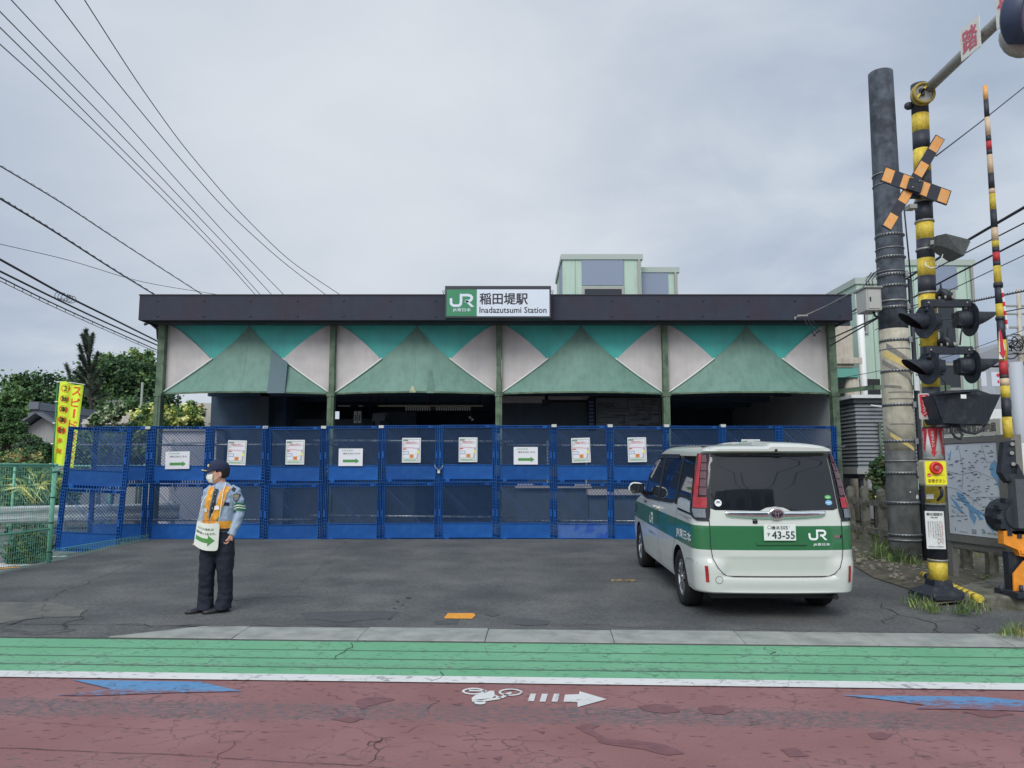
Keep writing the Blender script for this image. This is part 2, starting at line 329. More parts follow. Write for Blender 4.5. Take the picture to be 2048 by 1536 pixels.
# station forecourt
m_apron = M('forecourt_asphalt', C(80, 83, 85, KG), .9, var=.16, vs=.9, col2=C(100, 102, 101, KG), bump=.6, bs=120, lo=.35, hi=.65)
nt2 = m_apron.node_tree; bb = nt2.nodes['Principled BSDF']; src = bb.inputs['Base Color'].links[0].from_socket
gg = nt2.nodes.new('ShaderNodeTexCoord'); fn = nt2.nodes.new('ShaderNodeTexNoise'); fn.inputs['Scale'].default_value = 26; fn.inputs['Detail'].default_value = 8; fn.inputs['Roughness'].default_value = .8; nt2.links.new(gg.outputs['Object'], fn.inputs[0])
fm = nt2.nodes.new('ShaderNodeMapRange'); fm.inputs[1].default_value = .3; fm.inputs[2].default_value = .72; fm.inputs[3].default_value = .45; fm.inputs[4].default_value = 1.7; nt2.links.new(fn.outputs[0], fm.inputs[0])
mm = nt2.nodes.new('ShaderNodeMixRGB'); mm.blend_type = 'MULTIPLY'; mm.inputs[0].default_value = 1; nt2.links.new(src, mm.inputs[1]); nt2.links.new(fm.outputs[0], mm.inputs[2]); nt2.links.new(mm.outputs[0], bb.inputs['Base Color'])
ap = MB()
def kfar(x): return RY + .46 / math.cos(RA) + math.tan(RA) * x - .02
ys = [0, .25, .5, .75] + [i for i in range(1, 9)] + [8.5, 20]
xs = [-40, -12, -7.45, -5, -2.5, 0, 2.5, 5.05, 5.9, 6.8, 7.6, 9]
for i in range(len(xs) - 1):
    for j in range(len(ys) - 1):
        x0, x1 = xs[i], xs[i + 1]
        P = []
        for (xx, yy) in ((x0, ys[j]), (x1, ys[j]), (x1, ys[j + 1]), (x0, ys[j + 1])):
            Y = kfar(xx) + yy; P.append((xx, Y, .034 + gz(xx, Y)))
        if x1 <= -7.4 and P[2][1] > 11.2: continue
        ap.add(P, [(0, 1, 2, 3)], m_apron)
ap.add([(-40, RY - .01 + 40 * .0454, .008), (-2.6, RY - .01 + 2.6 * .0454, .008), (-2.6, kfar(-2.6) + .03, .010), (-3.6, kfar(-3.6) + .03, .035), (-40, kfar(-40) + .03, .035)], [(0, 1, 2, 3, 4)], m_apron); ap.build('forecourt', keep=True, kind='structure')
# cracks, seams and patches in the asphalt
m_crack = M('crack', C(58, 60, 62, KG), .95); m_patch = M('patch_asphalt', C(112, 112, 106, KG), .9, var=.15, vs=3, bump=.8, bs=90, col2=C(98, 100, 98, KG)); m_dpatch = M('dark_patch', C(80, 84, 86, KG), .85, var=.12, vs=3, bump=.5, bs=110)
def jag(pts, n=7, a=.35):
    out_ = []
    for i in range(len(pts) - 1):
        p, q_ = Vector(pts[i]), Vector(pts[i + 1]); d = q_ - p; n = max(3, int(d.length / .11)); am = min(d.length / n * .55, .06) * a * 2; du = Vector((-d.y, d.x)).normalized()
        for k in range(n):
            t = k / n; o = du * random.uniform(-am, am) if 0 < k else Vector((0, 0)); out_.append(p + d * t + o)
    out_.append(Vector(pts[-1])); return out_
def ground_rib(b, px, wd, m, lift, a=.5, n=7, apron=True):
    pts = [on(x, y, .05 if apron else 0) for x, y in px]; J = jag([(p.x, p.y) for p in pts], n, a)
    for i in range(len(J) - 1):
        p, q_ = J[i], J[i + 1]; d = (q_ - p); nn_ = Vector((-d.y, d.x)).normalized() * wd / 3.2 * random.uniform(.5, 1.3)
        z = (lambda v: (.034 + gz(v.x, v.y) if apron else 0) + lift)
        b.add([(p.x - nn_.x, p.y - nn_.y, z(p)), (q_.x - nn_.x, q_.y - nn_.y, z(q_)), (q_.x + nn_.x, q_.y + nn_.y, z(q_)), (p.x + nn_.x, p.y + nn_.y, z(p))], [(0, 1, 2, 3)], m)
ck = MB()
for px, wd in (([(0, 1204), (45, 1205), (82, 1207), (120, 1190), (210, 1160), (290, 1134)], .012), ([(390, 1207), (540, 1199), (640, 1197)], .02), ([(0, 1251), (50, 1238), (110, 1234), (160, 1233), (175, 1221)], .03), ([(95, 1207), (100, 1225), (85, 1236)], .01),
               ([(165, 1233), (125, 1246), (150, 1255)], .03), ([(1745, 1205), (1790, 1225), (1850, 1240), (1880, 1262)], .02), ([(1800, 1228), (1770, 1245)], .012), ([(1850, 1240), (1930, 1243), (1960, 1262)], .014), ([(590, 1185), (640, 1150), (690, 1100)], .008),
               ([(230, 1247), (330, 1250), (520, 1247), (700, 1250)], .015), ([(1030, 1246), (1350, 1252), (1700, 1262)], .012), ([(0, 1256), (60, 1262), (150, 1256)], .03)):
    ground_rib(ck, px, wd, m_crack, .005, .6)
ck.build('forecourt_cracks', keep=True, kind='structure')
pt = MB()
def ground_poly(b, px, m, lift, apron=True, zz_=.05, rag=0):
    P = [on(x, y, zz_ if apron else 0) for x, y in px]
    if rag: J = jag([(p.x, p.y) for p in P] + [(P[0].x, P[0].y)], 5, rag * .5)[:-1]; P = [Vector((p.x, p.y, 0)) for p in J]
    b.add([(p.x, p.y, (.034 + gz(p.x, p.y) if apron else 0) + lift) for p in P], [tuple(range(len(P)))], m)
ground_poly(pt, [(-60, 1208), (90, 1207), (140, 1214), (175, 1222), (165, 1232), (50, 1238), (-60, 1252)], m_patch, .003, rag=.5)
ground_poly(pt, [(600, 1226), (700, 1222), (800, 1224), (780, 1236), (690, 1243), (610, 1238)], m_dpatch, .003, rag=.5)
ground_poly(pt, [(1045, 1236), (1100, 1240), (1090, 1250), (1040, 1248)], m_dpatch, .003, rag=.5)
for x_, y_, s_ in ((795, 1206, 5), (817, 1200, 7), (806, 1213, 4), (789, 1218, 4), (780, 1237, 4), (985, 1229, 16)):
    ground_poly(pt, [(x_ - s_, y_), (x_, y_ + s_ * .25), (x_ + s_, y_), (x_, y_ - s_ * .3)], m_crack if s_ < 10 else m_dpatch, .004)
ground_poly(pt, [(870, 1240), (920, 1236), (915, 1246), (868, 1246)], m_dpatch, .003)
pt.build('asphalt_patches', keep=True, kind='structure')
# road repairs, damp spots and cracks of the red carriageway
rc = MB(); m_rcrack = M('road_crack', C(82, 64, 67, KG), .9); m_damp = M('damp_red', C(122, 84, 88, KG), .6, var=.15, vs=6)
for px in ([(712, 1402), (730, 1396), (770, 1394), (790, 1400), (765, 1406), (742, 1412), (724, 1420), (716, 1412)], [(1150, 1455), (1175, 1448), (1200, 1452), (1185, 1460), (1215, 1478), (1275, 1482), (1330, 1490), (1370, 1508), (1340, 1512), (1290, 1500), (1205, 1488), (1180, 1470)],
           [(1275, 1412), (1310, 1408), (1350, 1414), (1360, 1424), (1330, 1428), (1290, 1422)], [(1395, 1416), (1440, 1412), (1470, 1420), (1450, 1430), (1405, 1428)], [(1560, 1500), (1590, 1496), (1620, 1513), (1580, 1515)], [(1735, 1468), (1760, 1464), (1785, 1472), (1770, 1480), (1745, 1478)], [(1920, 1424), (1990, 1420), (2030, 1430), (1980, 1436)],
           [(660, 1440), (700, 1434), (730, 1438), (700, 1446)], [(900, 1408), (925, 1406), (920, 1413)], [(1075, 1464), (1090, 1462), (1088, 1468)], [(985, 1517), (1004, 1513), (1000, 1522)]):
    ground_poly(rc, px, m_damp, .003, False, rag=.5)
for px, wd in (([(0, 1497), (300, 1508), (640, 1528), (800, 1540)], .012), ([(0, 1445), (60, 1444), (300, 1460), (600, 1464)], .005), ([(835, 1392), (880, 1402), (860, 1430)], .008), ([(650, 1378), (655, 1392), (685, 1400)], .008), ([(735, 1490), (765, 1480), (758, 1502), (735, 1528)], .014), ([(758, 1502), (808, 1492)], .009), ([(682, 1512), (718, 1496)], .008),
               ([(925, 1482), (960, 1478), (1010, 1480), (1012, 1490)], .009), ([(1010, 1480), (1300, 1490)], .005), ([(430, 1536), (435, 1520), (470, 1490), (440, 1478)], .009), ([(1178, 1418), (1172, 1428), (1186, 1438)], .008), ([(800, 1466), (830, 1456), (870, 1450)], .006)):
    ground_rib(rc, px, wd * .7, m_rcrack, .004, .08 if px[0][0] <= 0 or px[-1][0] - px[0][0] > 280 else .8, apron=False)
for px in ([(730, 1281), (705, 1292), (690, 1305), (670, 1318)], [(880, 1345), (860, 1365)], [(1530, 1296), (1540, 1310)], [(1995, 1292), (2030, 1300), (2048, 1302)]): ground_rib(rc, px, .014, m_crack, .0095, .8, apron=False)
rc.build('road_repairs', keep=True, kind='structure')
# painted marks
m_blue = worn('blue_mark_paint', C(88, 142, 190, KG), C(100, 150, 194, KG), C(145, 105, 112, KG), -1.9, -1.2, [(-1.9, .60), (-1.68, .52), (-1.60, .42), (-1.52, .35), (-1.2, .31)], scale=(9, 36))
def mark(name, pxs, m, z=.006):
    b = MB()
    for px in pxs:
        P = [rd(on(x, y, 0)) for x, y in px]; b.add([(p[0], p[1], z) for p in P], [tuple(range(len(P)))], m)
    o = b.build(name, keep=True, kind='structure'); o.location = (0, RY, 0); o.rotation_euler = (0, 0, RA); return o
mark('blue_arrow_mark', [[(145, 1361), (398, 1365), (485, 1384), (340, 1387), (180, 1393), (110, 1392), (190, 1384), (222, 1379)]], m_blue)
mark('blue_arrow_mark', [[(1682, 1392), (1960, 1395), (2060, 1404), (2060, 1424), (1920, 1420), (1830, 1419), (1850, 1412), (1760, 1400)]], m_blue)
m_wm = worn('cycle_symbol_paint', C(222, 225, 224, KG), C(205, 208, 208, KG), C(150, 120, 125, KG), -2.5, -1, [(-2.5, .33), (-1, .33)], fine=.06)
cyc = []
def ell(cx, cy, rx, ry, wd):
    n = 26
    for i in range(n):
        a, b_ = 2 * math.pi * i / n, 2 * math.pi * (i + 1) / n
        cyc.append([(cx + rx * math.cos(a), cy + ry * math.sin(a)), (cx + rx * math.cos(b_), cy + ry * math.sin(b_)), (cx + (rx - wd) * math.cos(b_), cy + (ry - wd * .5) * math.sin(b_)), (cx + (rx - wd) * math.cos(a), cy + (ry - wd * .5) * math.sin(a))])
ell(947, 1384, 23, 6.8, 5); ell(1021, 1386, 24, 7.2, 5)
cyc += [[(938, 1381), (974, 1382.5), (973, 1385), (938, 1384)], [(980, 1383), (988, 1383), (990, 1393), (984, 1398), (962, 1402), (944, 1402), (943, 1398), (950, 1392), (970, 1387)], [(944, 1402), (1003, 1396), (1000, 1400), (966, 1405), (944, 1405)], [(990, 1391), (1000, 1396), (1012, 1388), (1022, 1385), (1024, 1388), (1006, 1398), (992, 1397)]]
cyc.append([(960 + 12 * math.cos(i * .6283), 1407 + 3.6 * math.sin(i * .6283)) for i in range(10)])
cyc += [[(1061, 1389), (1072, 1389), (1068, 1404), (1055, 1404)], [(1084, 1389), (1096, 1389), (1091, 1405), (1079, 1405)], [(1108, 1389), (1119, 1389), (1115, 1405), (1103, 1405)],
        [(1130, 1391), (1158, 1390), (1159, 1384), (1213, 1400), (1155, 1416), (1155, 1406), (1127, 1405)]]
mark('cycle_symbol', cyc, m_wm)
0 and mark('worn_white_scrape', [[(0, 1452), (20, 1450), (18, 1455), (0, 1460)], [(22, 1446), (55, 1443), (60, 1446), (25, 1450)]], m_wm)
m_ym = M('yellow_paint', C(232, 160, 60, KG), .7, var=.12, vs=12, col2=C(205, 140, 60, KG), lo=.55, hi=.75)
b = MB(); ground_poly(b, [(888, 1236), (896, 1228), (948, 1228), (951, 1232), (944, 1238), (890, 1237.5)], m_ym, .006, zz_=.045); b.build('yellow_pavement_mark', keep=True, kind='structure')
b = MB()
for k in range(7): x_ = 1222 + k * 7; ground_poly(b, [(x_, 1158 + (k % 2)), (x_ + 6, 1157.5), (x_ + 7 + (k % 3), 1161 + (k % 2)), (x_ + 2, 1162.5 - (k % 2))], M('faded_yellow', C(165, 145, 95, KG), .8, var=.2, vs=20, col2=C(90, 85, 75, KG), lo=.45, hi=.55), .005, zz_=.11)
b.build('faded_yellow_mark', keep=True, kind='structure')
# surroundings: soil, back street, track bed
b = MB(); b.add([(-400, -60, -.06), (400, -60, -.06), (400, 600, -.06), (-400, 600, -.06)], [(0, 1, 2, 3)], M('far_ground', C(95, 95, 92, KG), .9, var=.2, vs=.4)); b.build('ground', keep=True, kind='structure')
b = MB(); m_street = M('street_asphalt', C(118, 122, 124, KG), .85, var=.08, vs=2, bump=.4)
b.add([(-40, 10.2, -.01), (-7.4, 10.2, -.01), (-7.4, 15.2, -.0), (-4.6, 19, .0), (-4.6, 24, .0), (-40, 24, 0)], [(0, 1, 2, 3, 4, 5)], m_street); b.build('back_street', keep=True, kind='structure')
b = MB(); m_sl = M('street_line', C(215, 218, 216, KG), .7, var=.08)
for pl, mt in (([(-40, 10.85), (-7.6, 11.3), (-7.6, 11.42), (-40, 10.98)], m_sl), ([(-8.6, 12.35), (-7.9, 13.1), (-7.9, 13.25), (-9.6, 13.0)], m_sl), ([(-8.8, 13.9), (-7.35, 14.4), (-7.35, 14.55), (-8.8, 14.1)], m_sl), ([(-8.75, 12.35), (-8.25, 12.4), (-8.05, 12.62), (-8.6, 12.6)], m_ym)):
    b.add([(p[0], p[1], .003) for p in pl], [(0, 1, 2, 3)], mt)
b.build('street_lines', keep=True, kind='structure')
m_soil = M('verge_soil', C(88, 86, 74, KG), .95, var=.3, vs=5, col2=C(104, 98, 84, KG), bump=1, bs=30)
vg = MB(); # uneven soil strip along the right edge of the forecourt
P0 = [(4.75, 8.75), (5.05, 9.6), (5.0, 10.6), (5.2, 11.6), (5.4, 12.8), (5.55, 14.2), (5.6, 19)]
g_ = []
for (xx, yy) in P0: g_.append([(xx + k * .55, yy + (0 if k == 0 else random.uniform(-.05, .05)), .045 + gz(xx, yy) + (0 if k == 0 else .05 + random.uniform(-.02, .05))) for k in range(7)])
for i in range(len(g_) - 1):
    for k in range(6): vg.add([g_[i][k], g_[i][k + 1], g_[i + 1][k + 1], g_[i + 1][k]], [(0, 1, 2, 3)], m_soil, True)
vg.build('soil_verge', keep=True, kind='structure')
m_bal = M('ballast', C(112, 108, 102, KG), .95, var=.45, vs=28, col2=C(70, 64, 58, KG), bump=1, bs=40)
b = MB(); b.add([(7.2, 8, .06), (40, 8, .06), (40, 60, .1), (7.2, 60, .1)], [(0, 1, 2, 3)], m_bal)
b.build('track_bed', keep=True, kind='structure')
m_rail = M('rail_steel', C(120, 108, 100, KG), .5, .6, var=.2, vs=6); m_slp = M('sleeper', C(98, 92, 86, KG), .9, var=.2, vs=6)
for gi, gx in enumerate((8.4, 12.4)):
    t = thing('railway_track', ('rusty rail track nearest the concrete post fence', 'second rail track farther from the concrete post fence')[gi], 'railway track', (gx, 9, .1))
    for dx in (-.53, .53):
        b = MB(); b.box((gx + dx - .07, 8.8, .16), (gx + dx + .07, 55, .175), m_rail); b.box((gx + dx - .012, 8.8, .175), (gx + dx + .012, 55, .27), m_rail); b.box((gx + dx - .035, 8.8, .27), (gx + dx + .035, 55, .31), m_rail); b.build('rail', t)
    b = MB()
    for k in range(60): b.box((gx - 1, 9.2 + k * .62, .06), (gx + 1, 9.42 + k * .62, .16), m_slp)
    b.build('sleepers', t)
b = MB(); m_conc = M('old_concrete', C(122, 122, 112, KG), .9, var=.2, vs=7, col2=C(92, 92, 80, KG), bump=.7, bs=40)
pA, pB = on(1905, 1225, .03), on(2120, 1280, .03)
b.prism([(5.15, 8.75, .2), (6.1, 8.2, .2), (7.4, 7.9, .2), (9, 7.85, .2), (9, 9.6, .22), (6.2, 9.9, .22), (5.4, 9.3, .2)], (0, 0, -.22), m_conc)
b.build('crossing_kerb', keep=True, kind='structure', bevel=.03)
# ================================================================== STATION BUILDING
KW = (.76, .77, .78)                                      # daylight on walls facing the road
m_brown = M('fascia_brown', C(50, 55, 68, KW), .7, spec=.25, var=.06, vs=2, col2=C(54, 52, 64, KW), bump=.1, bs=20, streak=.08)
m_dkseam = M('fascia_joint', C(40, 38, 48, KW), .6)
m_soffit = M('soffit_dark', C(52, 56, 64, KW), .7, var=.1)
m_colgr = M('column_green', C(94, 114, 94, KW), .6, var=.14, vs=5, col2=C(72, 90, 76, KW), spec=.3, streak=.2)
m_teal = M('teal_panel', C(68, 174, 166, KW), .55, var=.07, vs=1.5, col2=C(72, 162, 156, KW), streak=.08)
m_lg = M('awning_green', C(98, 132, 121, KW), .6, var=.05, vs=3, col2=C(88, 122, 112, KW), streak=.2, lo=.45, hi=.8, det=8, bump=.08, bs=14)
m_lg.node_tree.nodes['Principled BSDF']
m_lgt = M('awning_seam', C(108, 142, 130, KW), .6); m_trim2 = M('edge_trim', C(205, 210, 206, KW), .5); m_wp = M('pale_panel', C(182, 179, 178, KW), .65, var=.04, vs=2, col2=C(172, 170, 170, KW), streak=.08)
m_trim = M('panel_trim', C(176, 182, 180, KW), .6, var=.08)
m_awn_patch = M('grey_green_patch', C(74, 98, 106, KW), .6, var=.05)
m_stain = M('rust_stain', C(98, 124, 108, KW), .8, var=.15, vs=9)
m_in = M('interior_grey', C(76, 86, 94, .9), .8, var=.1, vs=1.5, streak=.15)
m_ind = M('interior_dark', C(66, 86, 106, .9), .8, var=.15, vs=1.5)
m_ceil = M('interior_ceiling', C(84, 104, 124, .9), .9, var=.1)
m_blk = M('matt_black', C(30, 32, 36, KW), .6, var=.1)
WY = 16.3
ZT, ZB = at(998, 649, WY).z, at(998, 789, WY).z
CX = [at(px, 720, WY).x for px in (327.5, 667.5, 998, 1328, 1660)]
st = thing('station_building', 'low station building with brown fascia and green tent-shaped awnings behind the blue fence', 'station', (-.3, WY, .17))
FL, FR = at(278, 615, 15.6).x, at(1704, 615, 15.6).x
FT, FB = at(998, 591, 15.6).z, at(998, 640, 15.6).z
b = MB(); b.box((FL, 15.6, FB), (FR, 15.66, FT), m_brown); b.box((FL, 15.661, FB), (FL + .06, 24, FT), m_brown); b.box((FR - .06, 15.661, FB), (FR, 24, FT), m_brown)
b.box((FL - .01, 15.585, FT), (FR + .01, 15.68, FT + .025), m_dkseam)
for px in (571, 1146, 1431, 860): x_ = at(px, 615, 15.6).x; b.box((x_ - .008, 15.596, FB + .01), (x_ + .008, 15.6, FT - .01), m_dkseam)
bp = [315, 408, 501, 595, 687, 781, 871, 1225, 1316, 1406, 1497, 1590, 1680]
for px in bp:
    for py in (601, 632): p = at(px, py, 15.6); b.cb((p.x, 15.592, p.z), (.035, .016, .03), m_dkseam)
b.build('fascia', st)
b = MB(); b.box((FL + .06, 15.66, FT - .14), (FR - .06, 24, FT - .04), M('roof_sheet', C(120, 124, 124, KW), .8, var=.2)); b.box((FL + .06, 15.66, FB + .03), (FR - .06, WY + .3, FB + .06), m_soffit)
b.box((CX[0] - .1, 15.9, FB - .0), (CX[4] + .1, 16.18, FB + .03), m_soffit); b.build('roof', st)
b = MB(); b.box((CX[0] - .1, WY - .06, ZT - .01), (CX[4] + .1, WY + .1, FB + .03), m_soffit); b.build('eaves_beam', st)
for i, cx in enumerate(CX):
    b = MB(); wd = .055 if 0 < i < 4 else .075
    b.box((cx - wd, WY - .17, ZB - .02), (cx + wd, WY + .04, ZT), m_colgr)
    b.box((cx - .07, WY - .2, .1), (cx + .07, WY - .02, ZB - .02), m_colgr); b.box((cx - .02, WY - .215, .1), (cx + .02, WY - .2, ZB - .02), m_colgr)
    b.box((cx - .085, WY - .22, ZB - .06), (cx + .085, WY + .0, ZB + .01), m_colgr)
    if i == 0: b.tube([(cx - .1, WY - .1, ZT - .35), (cx - .13, WY - .1, ZT - .12), (cx - .3, WY - .1, ZT + .02), (cx - .42, WY - .1, FB + .02)], .03, m_soffit); b.tube([(cx - .09, WY - .08, .2), (cx - .09, WY - .08, ZT - .3)], .025, m_wp)
    if i == 1: b.X = frame((cx - .04, WY - .217, 1.55), (1, 0, 0)); b.text('2', 0, 0, .13, M('white_lettering', C(225, 228, 228, KW), .5)); b.X = None
    b.build('column', st)
def gw(v): return v ** 1.29
for i in range(4):
    a, c = CX[i] + .06, CX[i + 1] - .06; mid, hw = (a + c) / 2, (c - a) / 2; H_ = ZT - ZB - .02
    if i == 0: pass
    VI = .52; EI = 1 - gw(VI)
    def te(v): return 1 - EI * (v / VI) ** .77         # |u| of the teal/pale border above the crossing
    P = lambda u, v, d: (mid + u * hw, WY - .02 - d, ZT - v * H_)
    for sg in (-1, 1):
        # teal field, flat at the wall
        b = MB(); n = 14; rows = []
        for k in range(n + 1):
            v = VI * k / n; rows.append([P(sg * (gw(v) + (te(v) - gw(v)) * j / 3), v, 0.0) for j in range(4)])
        for k in range(n):
            for j in range(3): b.add([rows[k][j], rows[k][j + 1], rows[k + 1][j + 1], rows[k + 1][j]], [(0, 1, 2, 3)], m_teal)
        b.build('teal_panel', st)
        b = MB(); n = 24; rows = []
        for k in range(n + 1):
            v = k / n; u0 = te(v) if v <= VI else gw(v); sw = .07 * math.sin(math.pi * v) + .02
            rows.append([P(sg * (u0 + (1 - u0) * j / 4), v, sw * (1 - j / 4 * .9)) for j in range(5)])
        for k in range(n):
            for j in range(4): b.add([rows[k][j], rows[k][j + 1], rows[k + 1][j + 1], rows[k + 1][j]], [(0, 1, 2, 3)], m_wp, True)
        for k in range(n):       # return edge to the wall
            p, q_ = rows[k][0], rows[k + 1][0]; b.add([p, q_, (q_[0], WY, q_[2]), (p[0], WY, p[2])], [(0, 1, 2, 3)], m_wp)
        b.build('pale_panel', st)
    b = MB(); nv, nu = 26, 24; G = []
    for k in range(nv + 1):
        v = .012 + .988 * k / nv; w_ = gw(v) + .004; row = []
        for j in range(nu + 1):
            s_ = -1 + 2 * j / nu; d = .05 * min(1, v * 3) + .40 * v ** 1.1 * w_ ** .9 * (1 - abs(s_) ** 2.0)
            d += .012 * math.sin(9 * s_ + 5 * v + i * 2) * v
            row.append(Vector(P(s_ * w_, v, d)))
        G.append(row)
    vs = [p for r_ in G for p in r_]; fs = [(k * (nu + 1) + j, k * (nu + 1) + j + 1, (k + 1) * (nu + 1) + j + 1, (k + 1) * (nu + 1) + j) for k in range(nv) for j in range(nu)]
    b.add(vs, fs, m_lg, True)
    bt = G[-1]                                              # dark rolled hem along the bottom edge
    for j in range(nu): b.bar(bt[j] + Vector((0, .02, -.012)), bt[j + 1] + Vector((0, .02, -.012)), .05, .035, m_colgr)
    b.build('awning', st)
    tr = MB()                                               # light seams and edge trims
    for sg in (0, nu): tr.tube([G[k][sg] + Vector((0, -.03, .01)) for k in range(int(nv * .52), nv + 1)], .02, m_trim2, 4)
    for jj in (nu // 2 + (0, 0, 1, 1)[i], 4, 20): tr.tube([G[k][jj] + Vector((0, -.001, 0)) for k in range(2 if jj not in (4, 20) else 16, nv + 1)], .004, m_lgt, 4)
    tr.build('awning_trim', st)
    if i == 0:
        # darker grey-green slab set slightly proud of the first awning
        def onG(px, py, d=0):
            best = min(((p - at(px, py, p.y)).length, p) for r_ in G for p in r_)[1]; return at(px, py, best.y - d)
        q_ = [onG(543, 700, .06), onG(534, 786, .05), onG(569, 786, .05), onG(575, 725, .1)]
        b = MB(); b.prism(q_, (0, .14, 0), m_awn_patch); b.build('awning_patch', st)
    if i == 1:
        b = MB()
        for (px, py, r_, s2) in ((848, 790, 0, 0),):
            def strip(x0, x1, y0, y1, mt, n=6):
                for k in range(n):
                    ya, yb = y0 + (y1 - y0) * k / n, y0 + (y1 - y0) * (k + 1) / n
                    wa, wb = (x1 - x0) / 2 * (.3 + .7 * k / n), (x1 - x0) / 2 * (.3 + .7 * (k + 1) / n); c_ = (x0 + x1) / 2
                    def onG(px_, py_):
                        best = min(((p - at(px_, py_, p.y)).length, p) for rr in G for p in rr)[1]; return at(px_, py_, best.y - .022)
                    b.add([onG(c_ - wa, ya), onG(c_ - wb, yb), onG(c_ + wb, yb), onG(c_ + wa, ya)], [(0, 1, 2, 3)], mt)
            strip(853, 869, 738, 786, M('awning_stain', C(86, 116, 104, KW), .7, var=.15, vs=12), 6); strip(818, 832, 772, 785, M('rust_run', C(150, 158, 130, KW), .8, var=.2, vs=14), 3)
        b.build('stain_mark', st)
# interior: floor, back walls, ceiling, right wall
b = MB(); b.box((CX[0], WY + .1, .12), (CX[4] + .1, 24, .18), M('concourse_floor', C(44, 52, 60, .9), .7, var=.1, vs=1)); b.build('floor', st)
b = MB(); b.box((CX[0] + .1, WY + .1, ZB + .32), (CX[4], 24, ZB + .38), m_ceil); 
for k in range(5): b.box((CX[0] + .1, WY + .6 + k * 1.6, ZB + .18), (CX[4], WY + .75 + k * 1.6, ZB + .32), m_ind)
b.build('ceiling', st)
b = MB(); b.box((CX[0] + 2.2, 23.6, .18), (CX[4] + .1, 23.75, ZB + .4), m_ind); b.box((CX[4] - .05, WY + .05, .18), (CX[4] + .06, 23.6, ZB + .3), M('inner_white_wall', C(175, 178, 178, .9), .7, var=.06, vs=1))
xl = at(425, 820, 19).x
b.box((xl, 18.9, .18), (xl + 1.9, 23.6, ZB + .4), m_ind)
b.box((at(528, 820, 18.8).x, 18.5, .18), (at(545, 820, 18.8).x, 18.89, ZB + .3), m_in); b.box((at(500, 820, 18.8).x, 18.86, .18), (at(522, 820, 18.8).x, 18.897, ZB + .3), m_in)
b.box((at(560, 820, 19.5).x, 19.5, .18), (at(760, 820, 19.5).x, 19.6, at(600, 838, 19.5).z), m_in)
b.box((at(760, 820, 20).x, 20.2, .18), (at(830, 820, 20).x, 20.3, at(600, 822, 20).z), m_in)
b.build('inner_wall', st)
b = MB(); xa, xb = at(1003, 820, 18.6).x, at(1178, 820, 18.6).x
b.box((xa, 18.6, .18), (at(1330, 820, 18.6).x, 18.7, ZB + .3), m_in)
b.box((xa, 18.585, at(1000, 806, 18.6).z), (xb, 18.6, at(1000, 792, 18.6).z), m_wp); b.box((at(1100, 800, 18.5).x, 18.57, at(1000, 806, 18.6).z - .0), (xb, 18.583, at(1000, 800, 18.6).z), m_blk)
for px in (1095, 1172): x_ = at(px, 900, 18.6).x; b.box((x_ - .02, 18.57, .9), (x_ + .02, 18.6, 2.3), m_trim)
b.build('ticket_office_wall', st)
b = MB()
for (x0, x1, y0, y1, Y) in ((1030, 1183, 968, 976, 18.3), (1175, 1300, 979, 990, 18.0)):
    p0, p1 = at(x0, y0, Y), at(x1, y1, Y); b.box((p0.x, Y - .05, p1.z), (p1.x, 18.58, p0.z), m_wp); b.box((p0.x + .05, Y + .1, .18), (p1.x - .05, 18.57, p1.z), m_in)
b.build('counter', st)
b = MB(); p0, p1 = at(1225, 885, 18.5), at(1290, 960, 18.5); b.box((p0.x, 18.5, .3), (p1.x, 18.585, p0.z), M('machine_navy', C(30, 50, 90, .9), .5, var=.1)); b.build('ticket_machine', st)
# fare map board with its line drawing
t = thing('route_map_board', 'dim grey wall board with a branching railway network diagram under the third awning', 'map board', (at(1255, 850, 18.4).x, 18.4, at(1255, 850, 18.4).z))
p0, p1 = at(1192, 796, 18.4), at(1322, 862, 18.4)
b = MB(); b.box((p0.x, 18.4, p1.z), (p1.x, 18.55, p0.z), M('map_grey', C(112, 118, 120, .9), .5, var=.04)); b.build('board', t)
b = MB(); m_ml = M('map_line', C(48, 54, 60, .9), .6); rnd = random.Random(5)
W_, Hh = p1.x - p0.x, p0.z - p1.z
b.X = frame((p0.x, 18.397, p1.z), (1, 0, 0))
for k in range(24):
    x_, z_ = rnd.uniform(.05, .9) * W_, rnd.uniform(.08, .92) * Hh; pts = [(x_, z_)]
    for q_ in range(rnd.randint(2, 5)):
        if q_ % 2 == 0: x_ = min(max(x_ + rnd.choice((-1, 1)) * rnd.uniform(.1, .5), .04), W_ - .04)
        else: z_ = min(max(z_ + rnd.choice((-1, 1)) * rnd.uniform(.05, .25), .04), Hh - .04)
        if abs(pts[-1][0] - x_) + abs(pts[-1][1] - z_) > .02: pts.append((x_, z_))
    if len(pts) > 1: b.rib(pts, .012, m_ml)
    for j in range(12): b.q(pts[0][0] + j * .022, pts[0][1] + .012, pts[0][0] + j * .022 + .006, pts[0][1] + .035, m_ml)
b.rib([(W_ * .72 + .14 * math.cos(i * .3), Hh * .5 + .11 * math.sin(i * .3)) for i in range(21)], .012, m_ml, closed=True)
b.build('route_lines', t)
b = MB(); b.box((at(1176, 820, 18.45).x, 18.45, p1.z), (at(1190, 820, 18.45).x, 18.58, p0.z), m_blk)
for k in range(8): z_ = p1.z + .06 + k * .09; b.box((at(1178, 820, 18.45).x, 18.445, z_), (at(1187, 820, 18.45).x, 18.45, z_ + .05), M('key_blue', C(90, 120, 160, .9), .6))
b.build('map_key', t)
